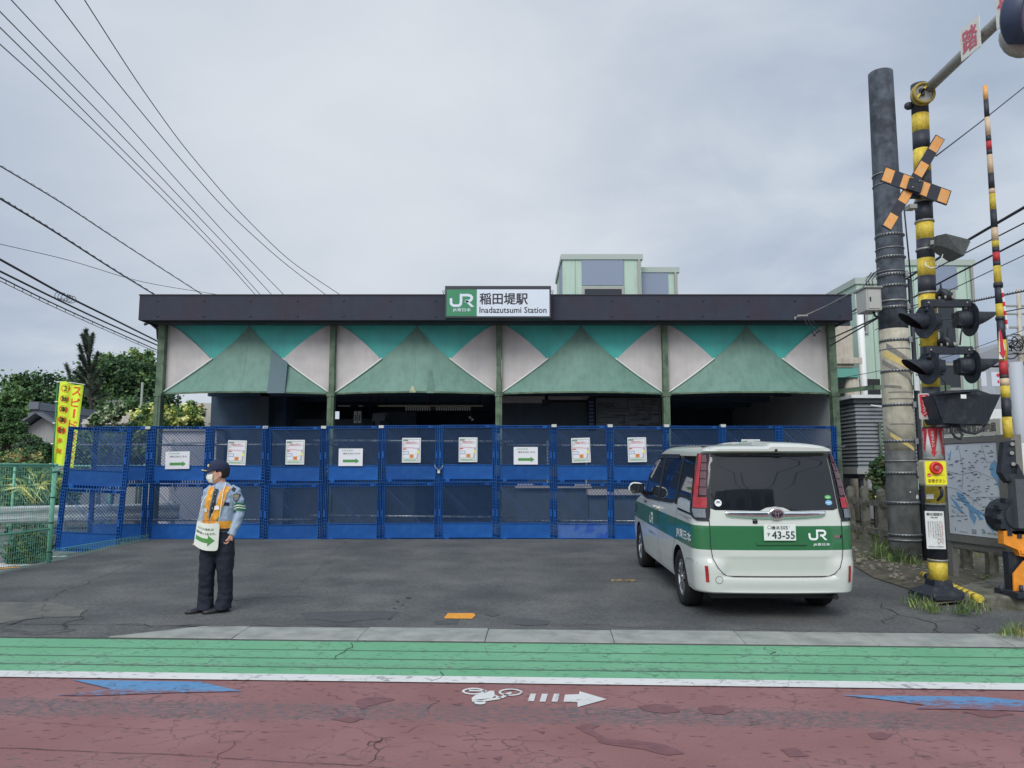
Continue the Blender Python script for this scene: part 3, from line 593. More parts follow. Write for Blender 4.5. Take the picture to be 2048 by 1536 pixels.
# things seen inside
b = MB(); p0, p1 = at(757, 812, 18.2), at(966, 812, 18.2)
b.box((p0.x, 18.15, p0.z - .015), (p1.x, 18.25, p0.z + .015), M('tube_lamp', C(196, 190, 150, .9), .5)); b.box((at(676, 812, 18.2).x, 18.16, p0.z - .01), (at(700, 812, 18.2).x, 18.24, p0.z + .01), m_trim); b.box((at(718, 812, 18.2).x, 18.16, p0.z - .01), (at(726, 812, 18.2).x, 18.24, p0.z + .01), m_trim)
for px in (757, 860, 960): x_ = at(px, 812, 18.2).x; b.box((x_ - .01, 18.19, p0.z + .015), (x_ + .01, 18.21, ZB + .34), m_blk)
tag(b.build('tube_light', keep=False), 'long thin unlit fluorescent tube rail hanging under the second awning', 'light')
t = thing('paper_garland', 'row of small white paper tags strung under the fluorescent rail', 'garland', at(880, 822, 18.0))
b = MB()
for k in range(28):
    px = 811 + k * 4.7
    if 11 <= k <= 12: continue
    p = at(px, 813, 18.0); b.box((p.x, 18.0, at(px, 821, 18).z), (p.x + .035, 18.01, p.z), m_trim)
b.bar(at(803, 817, 18.02), at(950, 817, 18.02), .01, .01, m_blk)
b.build('tags', t)
b = MB()
for px in (860, 866): p = at(px, 815, 18.0); b.box((p.x, 17.99, p.z - .04), (p.x + .04, 18.0, p.z + .03), M('tag_red', C(150, 70, 66, .9), .6))
b.build('red_tag', t)
for (x0, x1, y0, y1, Y, lb) in ((708, 714, 822, 846, 18.6, 'narrow white notice strip hanging inside under the second awning, the left one of two'), (716, 722, 822, 846, 18.6, 'narrow white notice strip hanging inside under the second awning, the right one of two')):
    p0, p1 = at(x0, y0, Y), at(x1, y1, Y); b = MB(); b.box((p0.x, Y, p1.z), (p1.x, Y + .02, p0.z), m_trim); b.box((p0.x + .02, Y - .003, p1.z + .05), (p1.x - .02, Y, p1.z + .2), M('notice_ink', C(110, 130, 120, .9), .6)); tag(b.build('notice_strip'), lb, 'notice')
for k, (x0, x1) in enumerate(((728, 747), (760, 780))):
    t = thing('hanging_display', ('black display box hanging under the second awning, nearer the second column', 'black display box hanging under the second awning, farther from the second column')[k], 'display', at((x0 + x1) / 2, 842, 18.8))
    p0, p1 = at(x0, 841, 18.8), at(x1, 851, 18.8); b = MB(); b.box((p0.x, 18.8, p1.z), (p1.x, 19, p0.z), m_blk); b.build('display_case', t)
    b = MB(); cx = (p0.x + p1.x) / 2; b.tube([(cx, 18.9, p0.z), (cx, 18.9, ZB + .34)], .012, m_blk); b.build('hanger', t)
b = MB(); p0, p1 = at(745, 825, 19.2), at(775, 858, 19.2); b.add([(p0.x, 19.2, p1.z), (p1.x - .2, 19.22, p1.z), (p1.x, 19.25, p0.z), (p0.x, 19.2, p0.z - .02), (p0.x + .1, 19.35, p1.z)], [(0, 1, 2, 3)], M('sheet', C(120, 130, 140, .9), .4, var=.2, vs=5)); b.add([(p0.x, 19.23, p1.z), (p1.x - .2, 19.25, p1.z), (p1.x, 19.28, p0.z), (p0.x, 19.23, p0.z - .02)], [(3, 2, 1, 0)], m_in); tag(b.build('plastic_sheet'), 'crumpled pale plastic sheet covering something behind the hanging displays', 'sheet')
t = thing('security_camera', 'dark box camera on a bracket under the left part of the third awning', 'camera', at(1093, 810, 17.6)); b = MB(); p = at(1093, 806, 17.6)
b.cb(p, (.2, .3, .14), m_blk); b.build('camera_body', t); b = MB(); b.tube([p + Vector((0, 0, .05)), p + Vector((0, 0, .45))], .04, m_blk); b.build('bracket', t)
b = MB(); p = at(940, 835, 18.5)
for k, (dx, dz) in enumerate(((0, 0), (.06, -.05), (.02, .09), (.1, .02))): b.ball(p + Vector((dx, 0, dz)), (.035, .02, .028), M('ornament_white', C(225, 228, 215, .9), .4) if k < 2 else m_blk, 8, 5)  # plain white beads beside black ones
b.tube([p + Vector((0, 0, .1)), p + Vector((-.05, 0, .3))], .008, m_blk, 5); tag(b.build('bird_ornament'), 'small black and white hanging ornament beside the third column', 'ornament')
# name sign on the fascia
def sg_at(px, py): return at(px, py, 15.3)
t = thing('station_sign', 'boxed white and green station name sign mounted on the middle of the brown fascia', 'sign', sg_at(996, 636))
p0, p1 = sg_at(890, 571.5), sg_at(1102.5, 636); m_sf = M('sign_frame', C(46, 48, 58, KW), .5, var=.05)
b = MB(); b.box((p0.x, 15.3, p1.z), (p1.x, 15.6, p0.z), m_sf); b.build('sign_case', t, bevel=.01)
W_, Hh = p1.x - p0.x, p0.z - p1.z; kx = W_ / 212.5; kz = Hh / 64.5
def sx(px): return (px - 890) * kx
def sz(py): return (636 - py) * kz
b = MB(); b.X = frame((p0.x, 15.3, p1.z), (1, 0, 0)); m_sg = M('sign_green', C(48, 122, 86, KW), .35, var=.03); m_swh = M('sign_white', C(196, 206, 218, KW), .3, var=.02); m_sk = M('sign_black', C(34, 36, 46, KW), .4)
b.q(sx(893.5), sz(632.5), sx(954), sz(579), m_sg, -.006); b.q(sx(954), sz(632.5), sx(1099), sz(579), m_swh, -.006)
b.jr(sx(899.3), sz(614.5), sz(587.5) - sz(614.5), m_swh, -.009)
b.text('JR東日本', sx(906), sz(624.3), sz(616.5) - sz(624.3), m_swh, -.009, bold=.018, w=sx(942) - sx(906))
b.text('稲田堤駅', sx(960), sz(609), sz(586.5) - sz(609), m_sk, -.009, bold=.028, w=sx(1055.5) - sx(960))
b.text('Inadazutsumi Station', sx(959.5), sz(626), sz(614) - sz(626), m_sk, -.009, bold=.022, w=sx(1093) - sx(959.5))
b.build('sign_face', t)
b = MB()
for px in (887, 1105):
    p = at(px, 583, 15.4); b.tube([p + Vector((.022 * math.cos(a * .7), 0, .022 * math.sin(a * .7))) for a in range(10)], .005, m_sf, 5); b.bar(p + Vector((0, 0, -.02)), p + Vector((0, 0, -.1)), .012, .012, m_sf); b.bar(p + Vector((0, 0, -.06)), at((px + 996) / 2 - (px - 996) * .44 * -1, 588, 15.4), .01, .01, m_sf)
b.build('lifting_eyes', t)
# ================================================================== BLUE STACKED FENCE
m_blue = M('fence_blue', C(16, 72, 138, KW), .5, spec=.3, var=.1, vs=3, col2=C(24, 80, 144, KW), streak=.06)
t_ = m_blue.node_tree; b_ = t_.nodes['Principled BSDF']; s_ = b_.inputs['Base Color'].links[0].from_socket; oi = t_.nodes.new('ShaderNodeObjectInfo'); mr_ = t_.nodes.new('ShaderNodeMapRange'); mr_.inputs[3].default_value = .84; mr_.inputs[4].default_value = 1.22; t_.links.new(oi.outputs['Random'], mr_.inputs[0]); mm_ = t_.nodes.new('ShaderNodeMixRGB'); mm_.blend_type = 'MULTIPLY'; mm_.inputs[0].default_value = 1; t_.links.new(s_, mm_.inputs[1]); t_.links.new(mr_.outputs[0], mm_.inputs[2]); t_.links.new(mm_.outputs[0], b_.inputs['Base Color'])
m_blued = M('fence_blue_rib', C(8, 54, 112, KW), .5, spec=.3, var=.1)
m_lat = M('lattice_blue', C(52, 84, 128, KW), .45, var=.1)
m_dust = M('fence_dusty', C(58, 92, 150, KW), .7, var=.1, vs=3, col2=C(24, 70, 148, KW), lo=.48, hi=.56)
m_tagc = M('tag_beige', C(190, 175, 120, KW), .7)
FY = 15.4; PW = 1.178; PH = 1.165
def fence_proto():
    root = thing('fence_panel', 'x', 'fence panel', local=True)
    W2 = PW / 2 - .006
    # side posts: ladder of ribs
    for sg in (-1, 1):
        b = MB(); x0, x1 = sg * W2, sg * (W2 - .078)
        a, c = min(x0, x1), max(x0, x1); mid = (a + c) / 2
        for x_ in (a, mid - .004, c - .009): b.box((x_, -.035, 0), (x_ + .009, .035, PH), m_blue)
        b.box((a, .02, 0), (c, .027, PH * .12), m_blued); b.box((a, .02, PH * .3), (c, .027, PH * .72), m_blued); b.box((a, .02, PH * .85), (c, .027, PH), m_blued)
        k = 0; z_ = .0
        while z_ < PH - .01: b.box((a + .009, -.033, z_), (mid - .004, .033, z_ + .012), m_blue); b.box((mid + .005, -.033, z_), (c - .009, .033, z_ + .012), m_blue); z_ += .062; k += 1
        b.box((a + .004, -.039, PH * .42), (mid, -.03, PH * .53), m_blue)
        b.build('side_post', root)
    xi = W2 - .08
    for z0, z1, nm in ((0, .072, 'bottom_rail'), (PH - .062, PH - .004, 'top_rail')):
        b = MB(); b.box((-xi, -.033, z0), (xi, .033, z0 + .01), m_blue); b.box((-xi, -.033, z1 - .01), (xi, .033, z1), m_blue)
        if z0: b.box((-xi, .015, z0 + .01), (-xi * .3, .022, z1 - .01), m_blued); b.box((xi * .35, .015, z0 + .01), (xi, .022, z1 - .01), m_blued)
        else: b.box((-xi, .015, z0 + .01), (xi * .1, .022, z1 - .01), m_blued)
        x_ = -xi + .03
        while x_ < xi: b.box((x_, -.03, z0 + .01), (x_ + .011, .03, z1 - .01), m_blue); x_ += .052
        xx = -xi * .82 if z0 == 0 else xi * .82
        b.box((xx - .035, -.042, z0 + .004), (xx + .035, -.028, z1 + (.012 if z0 == 0 else -.004)), m_blue); b.cb((xx, -.044, (z0 + z1) / 2), (.016, .006, .016), m_blued)
        b.build(nm, root)
    b = MB(); b.box((-xi, -.012, .073), (xi, .01, .355), m_blue); b.box((-xi, -.03, .348), (xi, .01, .362), m_blue); b.box((-xi, -.022, .073), (xi, .008, .083), m_blue); b.build('kick_panel', root)
    b = MB(); zl, zh = .362, PH - .062; s = .066; w_ = .0068; hw_, hh = xi, zh - zl
    def wire(p, q_, ww, y, mt): b.bar((p[0], y, p[1] + zl), (q_[0], y, q_[1] + zl), .006, ww, mt, up=(0, 1, 0)) if False else b.bar((p[0], y, p[1] + zl), (q_[0], y, q_[1] + zl), ww, .006, mt, up=(0, 1, 0))
    Wd = 2 * hw_; n = int((Wd + hh) / s) + 1
    for k in range(n):
        c_ = k * s + .02
        x0, z0 = (c_, 0) if c_ <= Wd else (Wd, c_ - Wd); x1, z1 = (0, c_) if c_ <= hh else (c_ - hh, hh)
        if abs(x0 - x1) < .01: continue
        wire((x0 - hw_, z0), (x1 - hw_, z1), w_, -.004, m_lat); wire((hw_ - x0, z0), (hw_ - x1, z1), w_, .004, m_lat)
    b.build('lattice', root)
    b = MB()
    def clip_bar(c_):
        x0, z0 = (c_, 0) if c_ <= Wd else (Wd, c_ - Wd); x1, z1 = (0, c_) if c_ <= hh else (c_ - hh, hh)
        wire((x0 - hw_, z0), (x1 - hw_, z1), .0095, -.012, m_lat)
    for c_ in (.62, .72, 1.02): clip_bar(c_)
    b.build('brace', root)
    return root
ordn = ['first', 'second', 'third', 'fourth', 'fifth', 'sixth', 'seventh', 'eighth', 'ninth', 'tenth', 'eleventh', 'twelfth', 'thirteenth']
edges = [(185, 295), (300, 415), (418, 530), (532, 647), (650, 762), (764, 877), (881, 990), (993, 1107), (1110, 1219), (1222, 1332), (1334, 1445), (1447, 1560), (1562, 1674)]
proto = fence_proto(); first = True
dz_row = [-.01, -.01, .0, -.02, .0, .01, .02, .01, .0, -.01, .0, .0, .0]
XC = []
posters = {2: 'carrying a framed notice', 3: 'carrying a framed notice', 1: 'carrying a green arrow sign', 4: 'carrying a green arrow sign', 5: 'carrying a framed notice', 6: 'carrying a framed notice beside the padlock', 7: 'carrying a green arrow sign', 8: 'carrying a tilted framed notice', 9: 'carrying a framed notice by the van mirror', 11: 'notice top over the van roof', 12: 'at the right end over the van', 10: 'left of the van roof', 0: 'with trees behind its lattice, at the left end'}
for i, (a_, c_) in enumerate(edges):
    x = at((a_ + c_) / 2, 960, FY).x; XC.append(x)
    for row in (0, 1):
        o = proto if first else copy_tree(proto); first = False
        z0 = .155 + dz_row[i]
        o.location = (x, FY + random.uniform(-.012, .012), z0 + row * (PH + .006)); o.rotation_euler = (0, R(random.uniform(-.5, .5)), R(random.uniform(-2, 2)))
        if i in (7, 8, 9, 10) and False: o.scale = (1, 1, 1)
        if row: o['label'] = f'upper blue fence panel, {ordn[i]} from left, {posters[i]}'
        else: o['label'] = f'lower blue fence panel, {ordn[i]} from left' + (', dusty smear on its solid band' if i == 8 else ', beside the guard' if i == 1 else ', hidden behind the van' if i in (10, 11) else ' standing on the asphalt')
        o['group'] = 'blue plastic fence panels stacked two high'
        if row == 0 and i == 8:
            for ch in o.children:
                if ch.name.startswith('kick_panel'): ch.data = ch.data.copy(); ch.data.materials[0] = m_dust; ch['label'] = 'dusty smeared solid band'
        if i == 8 and row == 0: pass
# pair of panels leaning at the left end, one metre in front
for row in (0, 1):
    o = copy_tree(proto); q0 = on(174, 1103, .11)
    X0 = at(174, 1104, 14.35); o.location = (X0.x + (0, .05)[row], 14.35 + .02 * row, .06 + row * (PH + .004)); o.rotation_euler = (R(0), R(2.6), R(4)); 
    o['label'] = ('lower' if row == 0 else 'upper') + ' blue plastic panel of the pair leaning forward beside the pale green mesh fence'; o['group'] = 'blue plastic fence panels stacked two high'
# white metal clips on the joints, beige tags
clips = [(297, 854), (531, 853), (648, 853), (763, 852), (1108, 850), (1220, 850), (1333, 850), (1446, 850)]
for k, (px, py) in enumerate(clips):
    p = at(px, py, FY - .02); b = MB(); b.box((p.x - .05, FY - .05, p.z - .02), (p.x + .05, FY + .045, p.z + .012), m_trim); b.box((p.x - .05, FY - .053, p.z - .045), (p.x + .05, FY - .047, p.z - .0), m_trim)
    tag(b.build('metal_clip'), f'white metal clip on top of the fence joint, {ordn[k]} clip from the left', 'clip', 'clips on the fence joints')
# scaffold pipes behind
m_pipe = M('galvanised', C(150, 156, 156, KW), .3, .85, var=.25, vs=10, col2=C(110, 116, 118, KW))
for (x0, x1, y0, y1, Y, lb) in ((140, 676, 890, 889, FY + .13, 'upper pipe at the left end of the fence'), (627, 1026, 881, 883, FY + .1, 'upper pipe across the middle of the fence'), (985, 1690, 890, 893, FY + .13, 'upper pipe along the right part of the fence'), (1290, 1684, 902, 900, FY + .2, 'second upper pipe running behind the van roof to the fence end'),
                             (140, 673, 1041, 1039, FY + .15, 'lower pipe at the left end of the fence'), (620, 1026, 1031, 1034, FY + .1, 'lower pipe across the middle of the fence'), (985, 1690, 1041, 1044, FY + .13, 'lower pipe along the right part of the fence')):
    b = MB(); b.tube([at(x0, y0, Y), at(x1, y1, Y)], .024, m_pipe, 10)
    tag(b.build('scaffold_pipe'), 'galvanised scaffold ' + lb, 'pipe', 'scaffold pipes tied behind the blue fence')
# chain and padlock
t = thing('padlock', 'brass padlock hanging in the middle fence joint on a white chain', 'padlock', at(877, 945, FY - .06)); b = MB(); p = at(877.5, 944, FY - .075); b.cb(p, (.05, .025, .05), M('brass', C(200, 196, 175, KW), .4, .3)); b.tube([p + Vector((-.015, 0, .02)), p + Vector((-.015, 0, .05)), p + Vector((.015, 0, .05)), p + Vector((.015, 0, .02))], .004, m_trim, 6); b.build('lock_body', t)
b = MB(); m_ch = M('chain_white', C(185, 188, 185, KW), .5)
for pts in ([(869, 929), (871, 935), (876, 939), (877, 942)], [(886, 930), (884, 935), (879, 939), (877, 942)]):
    for i in range(3):
        a_, c_ = at(*pts[i], FY - .06), at(*pts[i + 1], FY - .06)
        for k in range(2): b.bar(a_.lerp(c_, k / 2 + .03), a_.lerp(c_, k / 2 + .47), .014, .008, m_ch)
b.build('chain', t)
# ---- notices
m_paper = M('notice_paper', C(205, 208, 214, KW), .5, var=.02); m_pfr = M('notice_border', C(150, 165, 160, KW), .5); m_pg = M('notice_green', C(52, 120, 82, KW), .5); m_pr = M('notice_red', C(190, 70, 72, KW), .5); m_po = M('notice_orange', C(232, 140, 50, KW), .5); m_py = M('notice_yellow', C(225, 220, 70, KW), .5); m_pgr = M('notice_grey', C(165, 162, 168, KW), .5); m_pb = M('notice_blue', C(95, 120, 165, KW), .5); m_dk = M('notice_dark', C(70, 74, 78, KW), .5); m_pink = M('notice_pink', C(190, 150, 158, KW), .5); m_arrow = M('arrow_green', C(72, 132, 68, KW), .5)
def notice_mesh(mini=False):
    b = MB(); b.box((-.19, -.004, 0), (.19, .006, .5), m_paper); Y = -.006
    b.rib([(-.17, .03), (.17, .03), (.17, .47), (-.17, .47)], .006, m_pg, Y, True)
    b.q(-.165, .435, -.07, .462, m_pg, Y); b.text('JR東日本', -.155, .441, .015, m_paper, Y - .002, w=.075)
    b.text('お客さまへのお知らせ', -.055, .443, .012, m_pgr, Y, w=.13)
    b.text('稲田堤駅改札口の移設について', -.12, .405, .019, m_pr, Y, bold=.02, w=.24); b.text('改札口は臨時改札口をご利用ください', -.155, .378, .018, m_pr, Y, bold=.02, w=.31)
    b.text('案内図', -.16, .345, .013, m_dk, Y, w=.04)
    b.rib([(-.165, .305), (0, .3), (.12, .285), (.14, .3)], .016, m_pink, Y); b.q(-.165, .262, -.105, .285, m_pr, Y - .001); b.q(-.1, .268, -.085, .278, m_pink, Y)
    b.rib([(.145, .3), (.135, .2), (.12, .07)], .034, m_pgr, Y - .001); b.q(.11, .19, .155, .235, m_py, Y - .002)
    b.rib([(-.165, .225), (-.06, .222), (-.06, .17), (-.165, .165)], .009, m_pb, Y); b.text('ホーム', -.15, .19, .012, m_dk, Y, w=.05); b.rib([(-.06, .16), (.1, .165)], .004, m_pgr, Y)
    b.q(-.035, .095, .045, .165, m_po, Y - .001); b.rib([(-.03, .1), (.04, .16)], .006, m_dk, Y - .003); b.rib([(-.03, .16), (.04, .1)], .006, m_dk, Y - .0035)
    b.rib([(-.165, .085), (.11, .085)], .01, m_pgr, Y); b.q(-.15, .04, .1, .066, M('notice_pale_green', C(150, 190, 150, KW), .5), Y); b.text('ご不便をおかけいたします', -.14, .045, .014, m_pg, Y - .002, w=.23); b.text('駅長', .115, .042, .014, m_dk, Y, w=.04)
    return b
nloc = [(472, 930, 'portrait station notice with red heading, on the third panel from the left', 1.5), (589.5, 929, 'portrait station notice with red heading, hung by the corners right of the first arrow sign', 0), (822.5, 925, 'portrait station notice with red heading, left of the padlock', 0), (936, 924, 'portrait station notice with red heading, right of the padlock', 0), (1163, 925, 'slightly tilted portrait station notice, right of the last arrow sign', -2), (1275, 924, 'portrait station notice with red heading above the van mirror', -1), (1503, 928, 'portrait station notice only whose top shows above the van roof', 0)]
nm0 = None
for (px, py, lb, rot) in nloc:
    p = at(px, py, FY - .05)
    if nm0 is None: nb = notice_mesh(); nm0 = nb.build('notice', keep=True); o = nm0
    else: o = nm0.copy(); COL.objects.link(o)
    o.location = (p.x, FY - .052, p.z); o.rotation_euler = (0, R(rot), 0); tag(o, lb, 'notice', 'portrait notices on the blue fence')
def arrow_sign_mesh():
    b = MB(); b.box((-.245, -.004, 0), (.245, .006, .355), m_paper); Y = -.007
    m_gt = M('sign_faint_green', C(120, 160, 130, KW), .5)
    b.text('JR稲田堤駅', -.19, .295, .034, m_gt, Y, w=.235); b.text('改札口はこちら', -.155, .235, .036, m_dk, Y, bold=.015, w=.345)
    b.pg([(-.155, .075), (.1, .075), (.1, .05), (.175, .1), (.1, .158), (.1, .13), (-.155, .13)], m_arrow, Y)
    return b
ar0 = None
for (px, py, lb, rot) in ((354.5, 938, 'landscape sign with green right arrow left of the guard', -1), (701, 932, 'landscape sign with green right arrow, between second column and padlock', 0), (1051.5, 929, 'landscape sign with green right arrow, right of the third column', 0)):
    p = at(px, py, FY - .05)
    if ar0 is None: ar0 = arrow_sign_mesh().build('arrow_sign', keep=True); o = ar0
    else: o = ar0.copy(); COL.objects.link(o)
    o.location = (p.x, FY - .053, p.z); o.rotation_euler = (0, R(rot), 0); tag(o, lb, 'sign', 'green arrow signs on the blue fence')
# ================================================================== MINIVAN
VX, VY = 2.76, 7.9
VZ = .034 + gz(0, VY + .92); VPIT = math.atan(.025)
VDZ = -.038; van = thing('minivan', 'white minivan with a green stripe, parked rear-on before the blue fence', 'van', (VX, VY, VZ - .92 * .025), (VPIT, 0, R(-.3)), local=True)
def carpaint():
    m = bpy.data.materials.new('white_green_car_paint'); m.use_nodes = True; t = m.node_tree; b = t.nodes['Principled BSDF']; NN = t.nodes.new; LL = t.links.new
    g = NN('ShaderNodeTexCoord'); sp = NN('ShaderNodeSeparateXYZ'); LL(g.outputs['Object'], sp.inputs[0]); z = sp.outputs[2]
    f = math_n('MULTIPLY', math_n('GREATER_THAN', z, .765, tree=t), math_n('LESS_THAN', z, 1.012, tree=t), tree=t)
    n = NN('ShaderNodeTexNoise'); n.inputs['Scale'].default_value = 5; n.inputs['Detail'].default_value = 5; LL(g.outputs['Object'], n.inputs[0])
    wm = NN('ShaderNodeMixRGB'); wm.inputs[1].default_value = C(188, 193, 189, KW); wm.inputs[2].default_value = C(181, 186, 182, KW); LL(n.outputs[0], wm.inputs[0])
    a = NN('ShaderNodeMixRGB'); LL(f, a.inputs[0]); LL(wm.outputs[0], a.inputs[1]); a.inputs[2].default_value = C(38, 100, 62, KW)
    LL(a.outputs[0], b.inputs['Base Color']); b.inputs['Roughness'].default_value = .32; b.inputs['Coat Weight'].default_value = .8; b.inputs['Coat Roughness'].default_value = .03
    return m
m_car = carpaint(); m_vgl = M('dark_glass', (.012, .015, .02, 1), .03, spec=.55); m_vbk = M('gloss_black', (.008, .009, .012, 1), .12); m_vtr = M('black_trim', (.012, .013, .016, 1), .5)
m_sigk0 = M('exhaust_dark', (.02, .02, .02, 1), .5); m_chr = M('chrome', C(215, 220, 220, .9), .08, 1); m_wht = M('white_decal', C(205, 215, 210, .7), .4); m_red = M('red_lens', (.34, .006, .014, 1), .12, coat=.6, col2=(.46, .016, .026, 1), vs=18); m_redd = M('dark_red_lens', (.09, .006, .012, 1), .1, coat=.7); m_clr = M('clear_lens', C(96, 66, 72, .9), .18, .25, var=.5, vs=60, coat=.6)
m_seam = M('panel_gap', (.02, .022, .025, 1), .7); m_tyre = M('tyre', (.012, .012, .013, 1), .75, var=.2, vs=30); m_alloy = M('alloy', C(190, 194, 196, .9), .22, .95, var=.06); m_alloyd = M('alloy_dark', (.03, .03, .032, 1), .5, .3)
def itp(z, tb):
    if z <= tb[0][0]: return tb[0][1]
    for i in range(len(tb) - 1):
        if z <= tb[i + 1][0]:
            t = (z - tb[i][0]) / (tb[i + 1][0] - tb[i][0]); return tb[i][1] + (tb[i + 1][1] - tb[i][1]) * t
    return tb[-1][1]
T_yr = [(.315, .075), (.325, .03), (.34, .006), (.36, .012), (.45, .0), (.475, .006), (.487, .03), (.50, .058), (.54, .062), (.68, .044), (.70, .038), (.8, .048), (1.0, .062), (1.1, .082), (1.18, .098), (1.4, .143), (1.6, .19), (1.74, .232), (1.765, .235), (1.79, .150), (1.815, .148), (1.835, .175), (1.85, .26), (1.86, .42), (1.868, .75)]
T_yrs = [(.315, .075), (.325, .03), (.34, .006), (.45, .0), (.55, .0), (.62, .012), (.68, .038), (.70, .042), (.8, .048)]
T_hw = [(.2, .77), (.26, .80), (.36, .825), (.5, .84), (.62, .847), (.8, .8475), (1.0, .846), (1.1, .84), (1.2, .826), (1.4, .792), (1.6, .752), (1.74, .718), (1.79, .70), (1.815, .68), (1.835, .64), (1.85, .56), (1.86, .45), (1.868, .28)]
T_yf = [(.2, 4.55), (.3, 4.66), (.5, 4.70), (.8, 4.66), (.95, 4.58), (1.02, 4.45), (1.08, 4.2), (1.13, 3.92), (1.3, 3.68), (1.5, 3.36), (1.7, 2.98), (1.78, 2.78), (1.815, 2.6), (1.835, 2.45), (1.85, 2.25), (1.86, 2.0), (1.868, 1.6)]
T_rc = [(.2, .2), (.5, .2), (.7, .17), (1.1, .16), (1.74, .13), (1.82, .14), (1.85, .2), (1.868, .14)]
def vloop(z, dense=1):
    hw, yr, yf, r = itp(z, T_hw), itp(z, T_yr), itp(z, T_yf), itp(z, T_rc); P = []
    bow = .055
    ys_ = itp(z, T_yrs) if z < .8 else yr
    for i in range(15): x = (hw - r) * i / 15; f = min(1, max(0, (x - .50) / .11)); P.append((x, yr + (ys_ - yr) * f * f * (3 - 2 * f) + bow * (x / hw) ** 2))
    y0 = ys_ + bow * ((hw - r) / hw) ** 2
    for i in range(11): a = math.pi / 2 * i / 10; P.append((hw - r + r * math.sin(a), y0 + (r * 1.15) * (1 - math.cos(a)) - 0 * i))
    ya = y0 + r * 1.15; rf = min(.34, hw * .45); yb = yf - rf - .08
    def hx(y): return hw - .045 * max(0, (y - 2.6) / 2.1) ** 2 
    x_end = P[-1][0]; n = 40
    for i in range(1, n): y = ya + (yb - ya) * i / n; P.append((hx(y) if y > ya + .1 else x_end + (hx(ya + .1) - x_end) * (y - ya) / .1, y))
    hb = hx(yb)
    for i in range(9): a = math.pi / 2 * i / 8; P.append((hb - rf + rf * math.cos(a), yb + rf * math.sin(a)))
    for i in range(1, 7): x = (hb - rf) * (1 - i / 6); P.append((x, yb + rf + .08 * (1 - (x / (hb - rf)) ** 2)))
    return P
def vring(z):
    P = vloop(z); hw_z = itp(z, T_hw); F_ = [Vector((x, y, z + max(0, min(1, (z - 1.79) / .04)) * .034 * (1 - min(1, abs(x) / .68) ** 2))) for x, y in P]; return F_ + [Vector((-x, y, z)) for x, y in P[1:-1]][::-1]
levels = [.315, .32, .325, .332, .34, .35, .36, .385, .42, .45, .465, .475, .481, .487, .494, .5, .52, .54, .575, .6, .63, .66, .68, .69, .70, .72, .765, .8, .86, .92, .97, 1.0, 1.02, 1.05, 1.08, 1.105, 1.13, 1.18, 1.24, 1.3, 1.4, 1.5, 1.6, 1.68, 1.74, 1.757, 1.765, 1.772, 1.79, 1.803, 1.815, 1.826, 1.835, 1.843, 1.85, 1.856, 1.86, 1.864, 1.868]
bm_ = MB(); bm_.loft([vring(z) for z in levels], m_car)
tmp = bm_.build('tmp_body', keep=True); me0 = tmp.data
bmq = bmesh.new(); bmq.from_mesh(me0); bmesh.ops.recalc_face_normals(bmq, faces=bmq.faces); bmq.to_mesh(me0)
BV = BVHTree.FromBMesh(bmq); bmq.free()
def cast(kind, a, z, off):
    if kind == 'R': o_, d = Vector((a, -2, z)), Vector((0, 1, 0))
    elif kind == 'L': o_, d = Vector((-3, a, z)), Vector((1, 0, 0))
    elif kind == 'Q': o_, d = Vector((3, a, z)), Vector((-1, 0, 0))
    else:
        sg = 1 if kind == 'C' else -1; P = vloop(z); s_ = 0
        for i in range(len(P) - 1):
            l = math.hypot(P[i + 1][0] - P[i][0], P[i + 1][1] - P[i][1])
            if s_ + l >= a:
                t = (a - s_) / l; x = P[i][0] + (P[i + 1][0] - P[i][0]) * t; y = P[i][1] + (P[i + 1][1] - P[i][1]) * t
                n = Vector((P[i + 1][1] - P[i][1], -(P[i + 1][0] - P[i][0]), 0)).normalized(); return Vector((sg * (x + n.x * off), y + n.y * off, z))
            s_ += l
        return Vector((sg * P[-1][0], P[-1][1], z))
    h = BV.ray_cast(o_, d)
    if h[0] is None: h = (BV.find_nearest(o_)[0], -d)
    n = h[1]
    if n.dot(d) > 0: n = -n
    return h[0] + n * off
def gridpoly(poly, step):
    bm = bmesh.new(); vs = [bm.verts.new((p[0], p[1], 0)) for p in poly]; bm.faces.new(vs)
    xs = [p[0] for p in poly]; zs = [p[1] for p in poly]
    for ax, lo, hi in ((0, min(xs), max(xs)), (1, min(zs), max(zs))):
        k = math.ceil(lo / step) * step
        while k < hi:
            co = Vector((k, 0, 0)) if ax == 0 else Vector((0, k, 0)); no = Vector((1, 0, 0)) if ax == 0 else Vector((0, 1, 0))
            bmesh.ops.bisect_plane(bm, geom=bm.verts[:] + bm.edges[:] + bm.faces[:], plane_co=co, plane_no=no, dist=1e-6); k += step
    bm.verts.index_update(); V_ = [(v.co.x, v.co.y) for v in bm.verts]; F_ = [[v.index for v in f.verts] for f in bm.faces]; bm.free(); return V_, F_
def patch(b, kind, poly, off, m, step=.04, sm=True):
    V_, F_ = gridpoly(poly, step); b.add([cast(kind, a, z, off) for a, z in V_], F_, m, sm); return b
def strip(b, kind, pts, wd, off, m, step=.06):
    tmp_ = MB(); fine = []
    for i in range(len(pts) - 1):
        p, q_ = Vector(pts[i]), Vector(pts[i + 1]); n = max(1, int((q_ - p).length / step)); fine += [p + (q_ - p) * k / n for k in range(n)]
    fine.append(Vector(pts[-1])); tmp_.rib([(p.x, p.y) for p in fine], wd, m)
    b.add([cast(kind, v.x, v.z, off) for v in tmp_.v], tmp_.f, m, True); return b
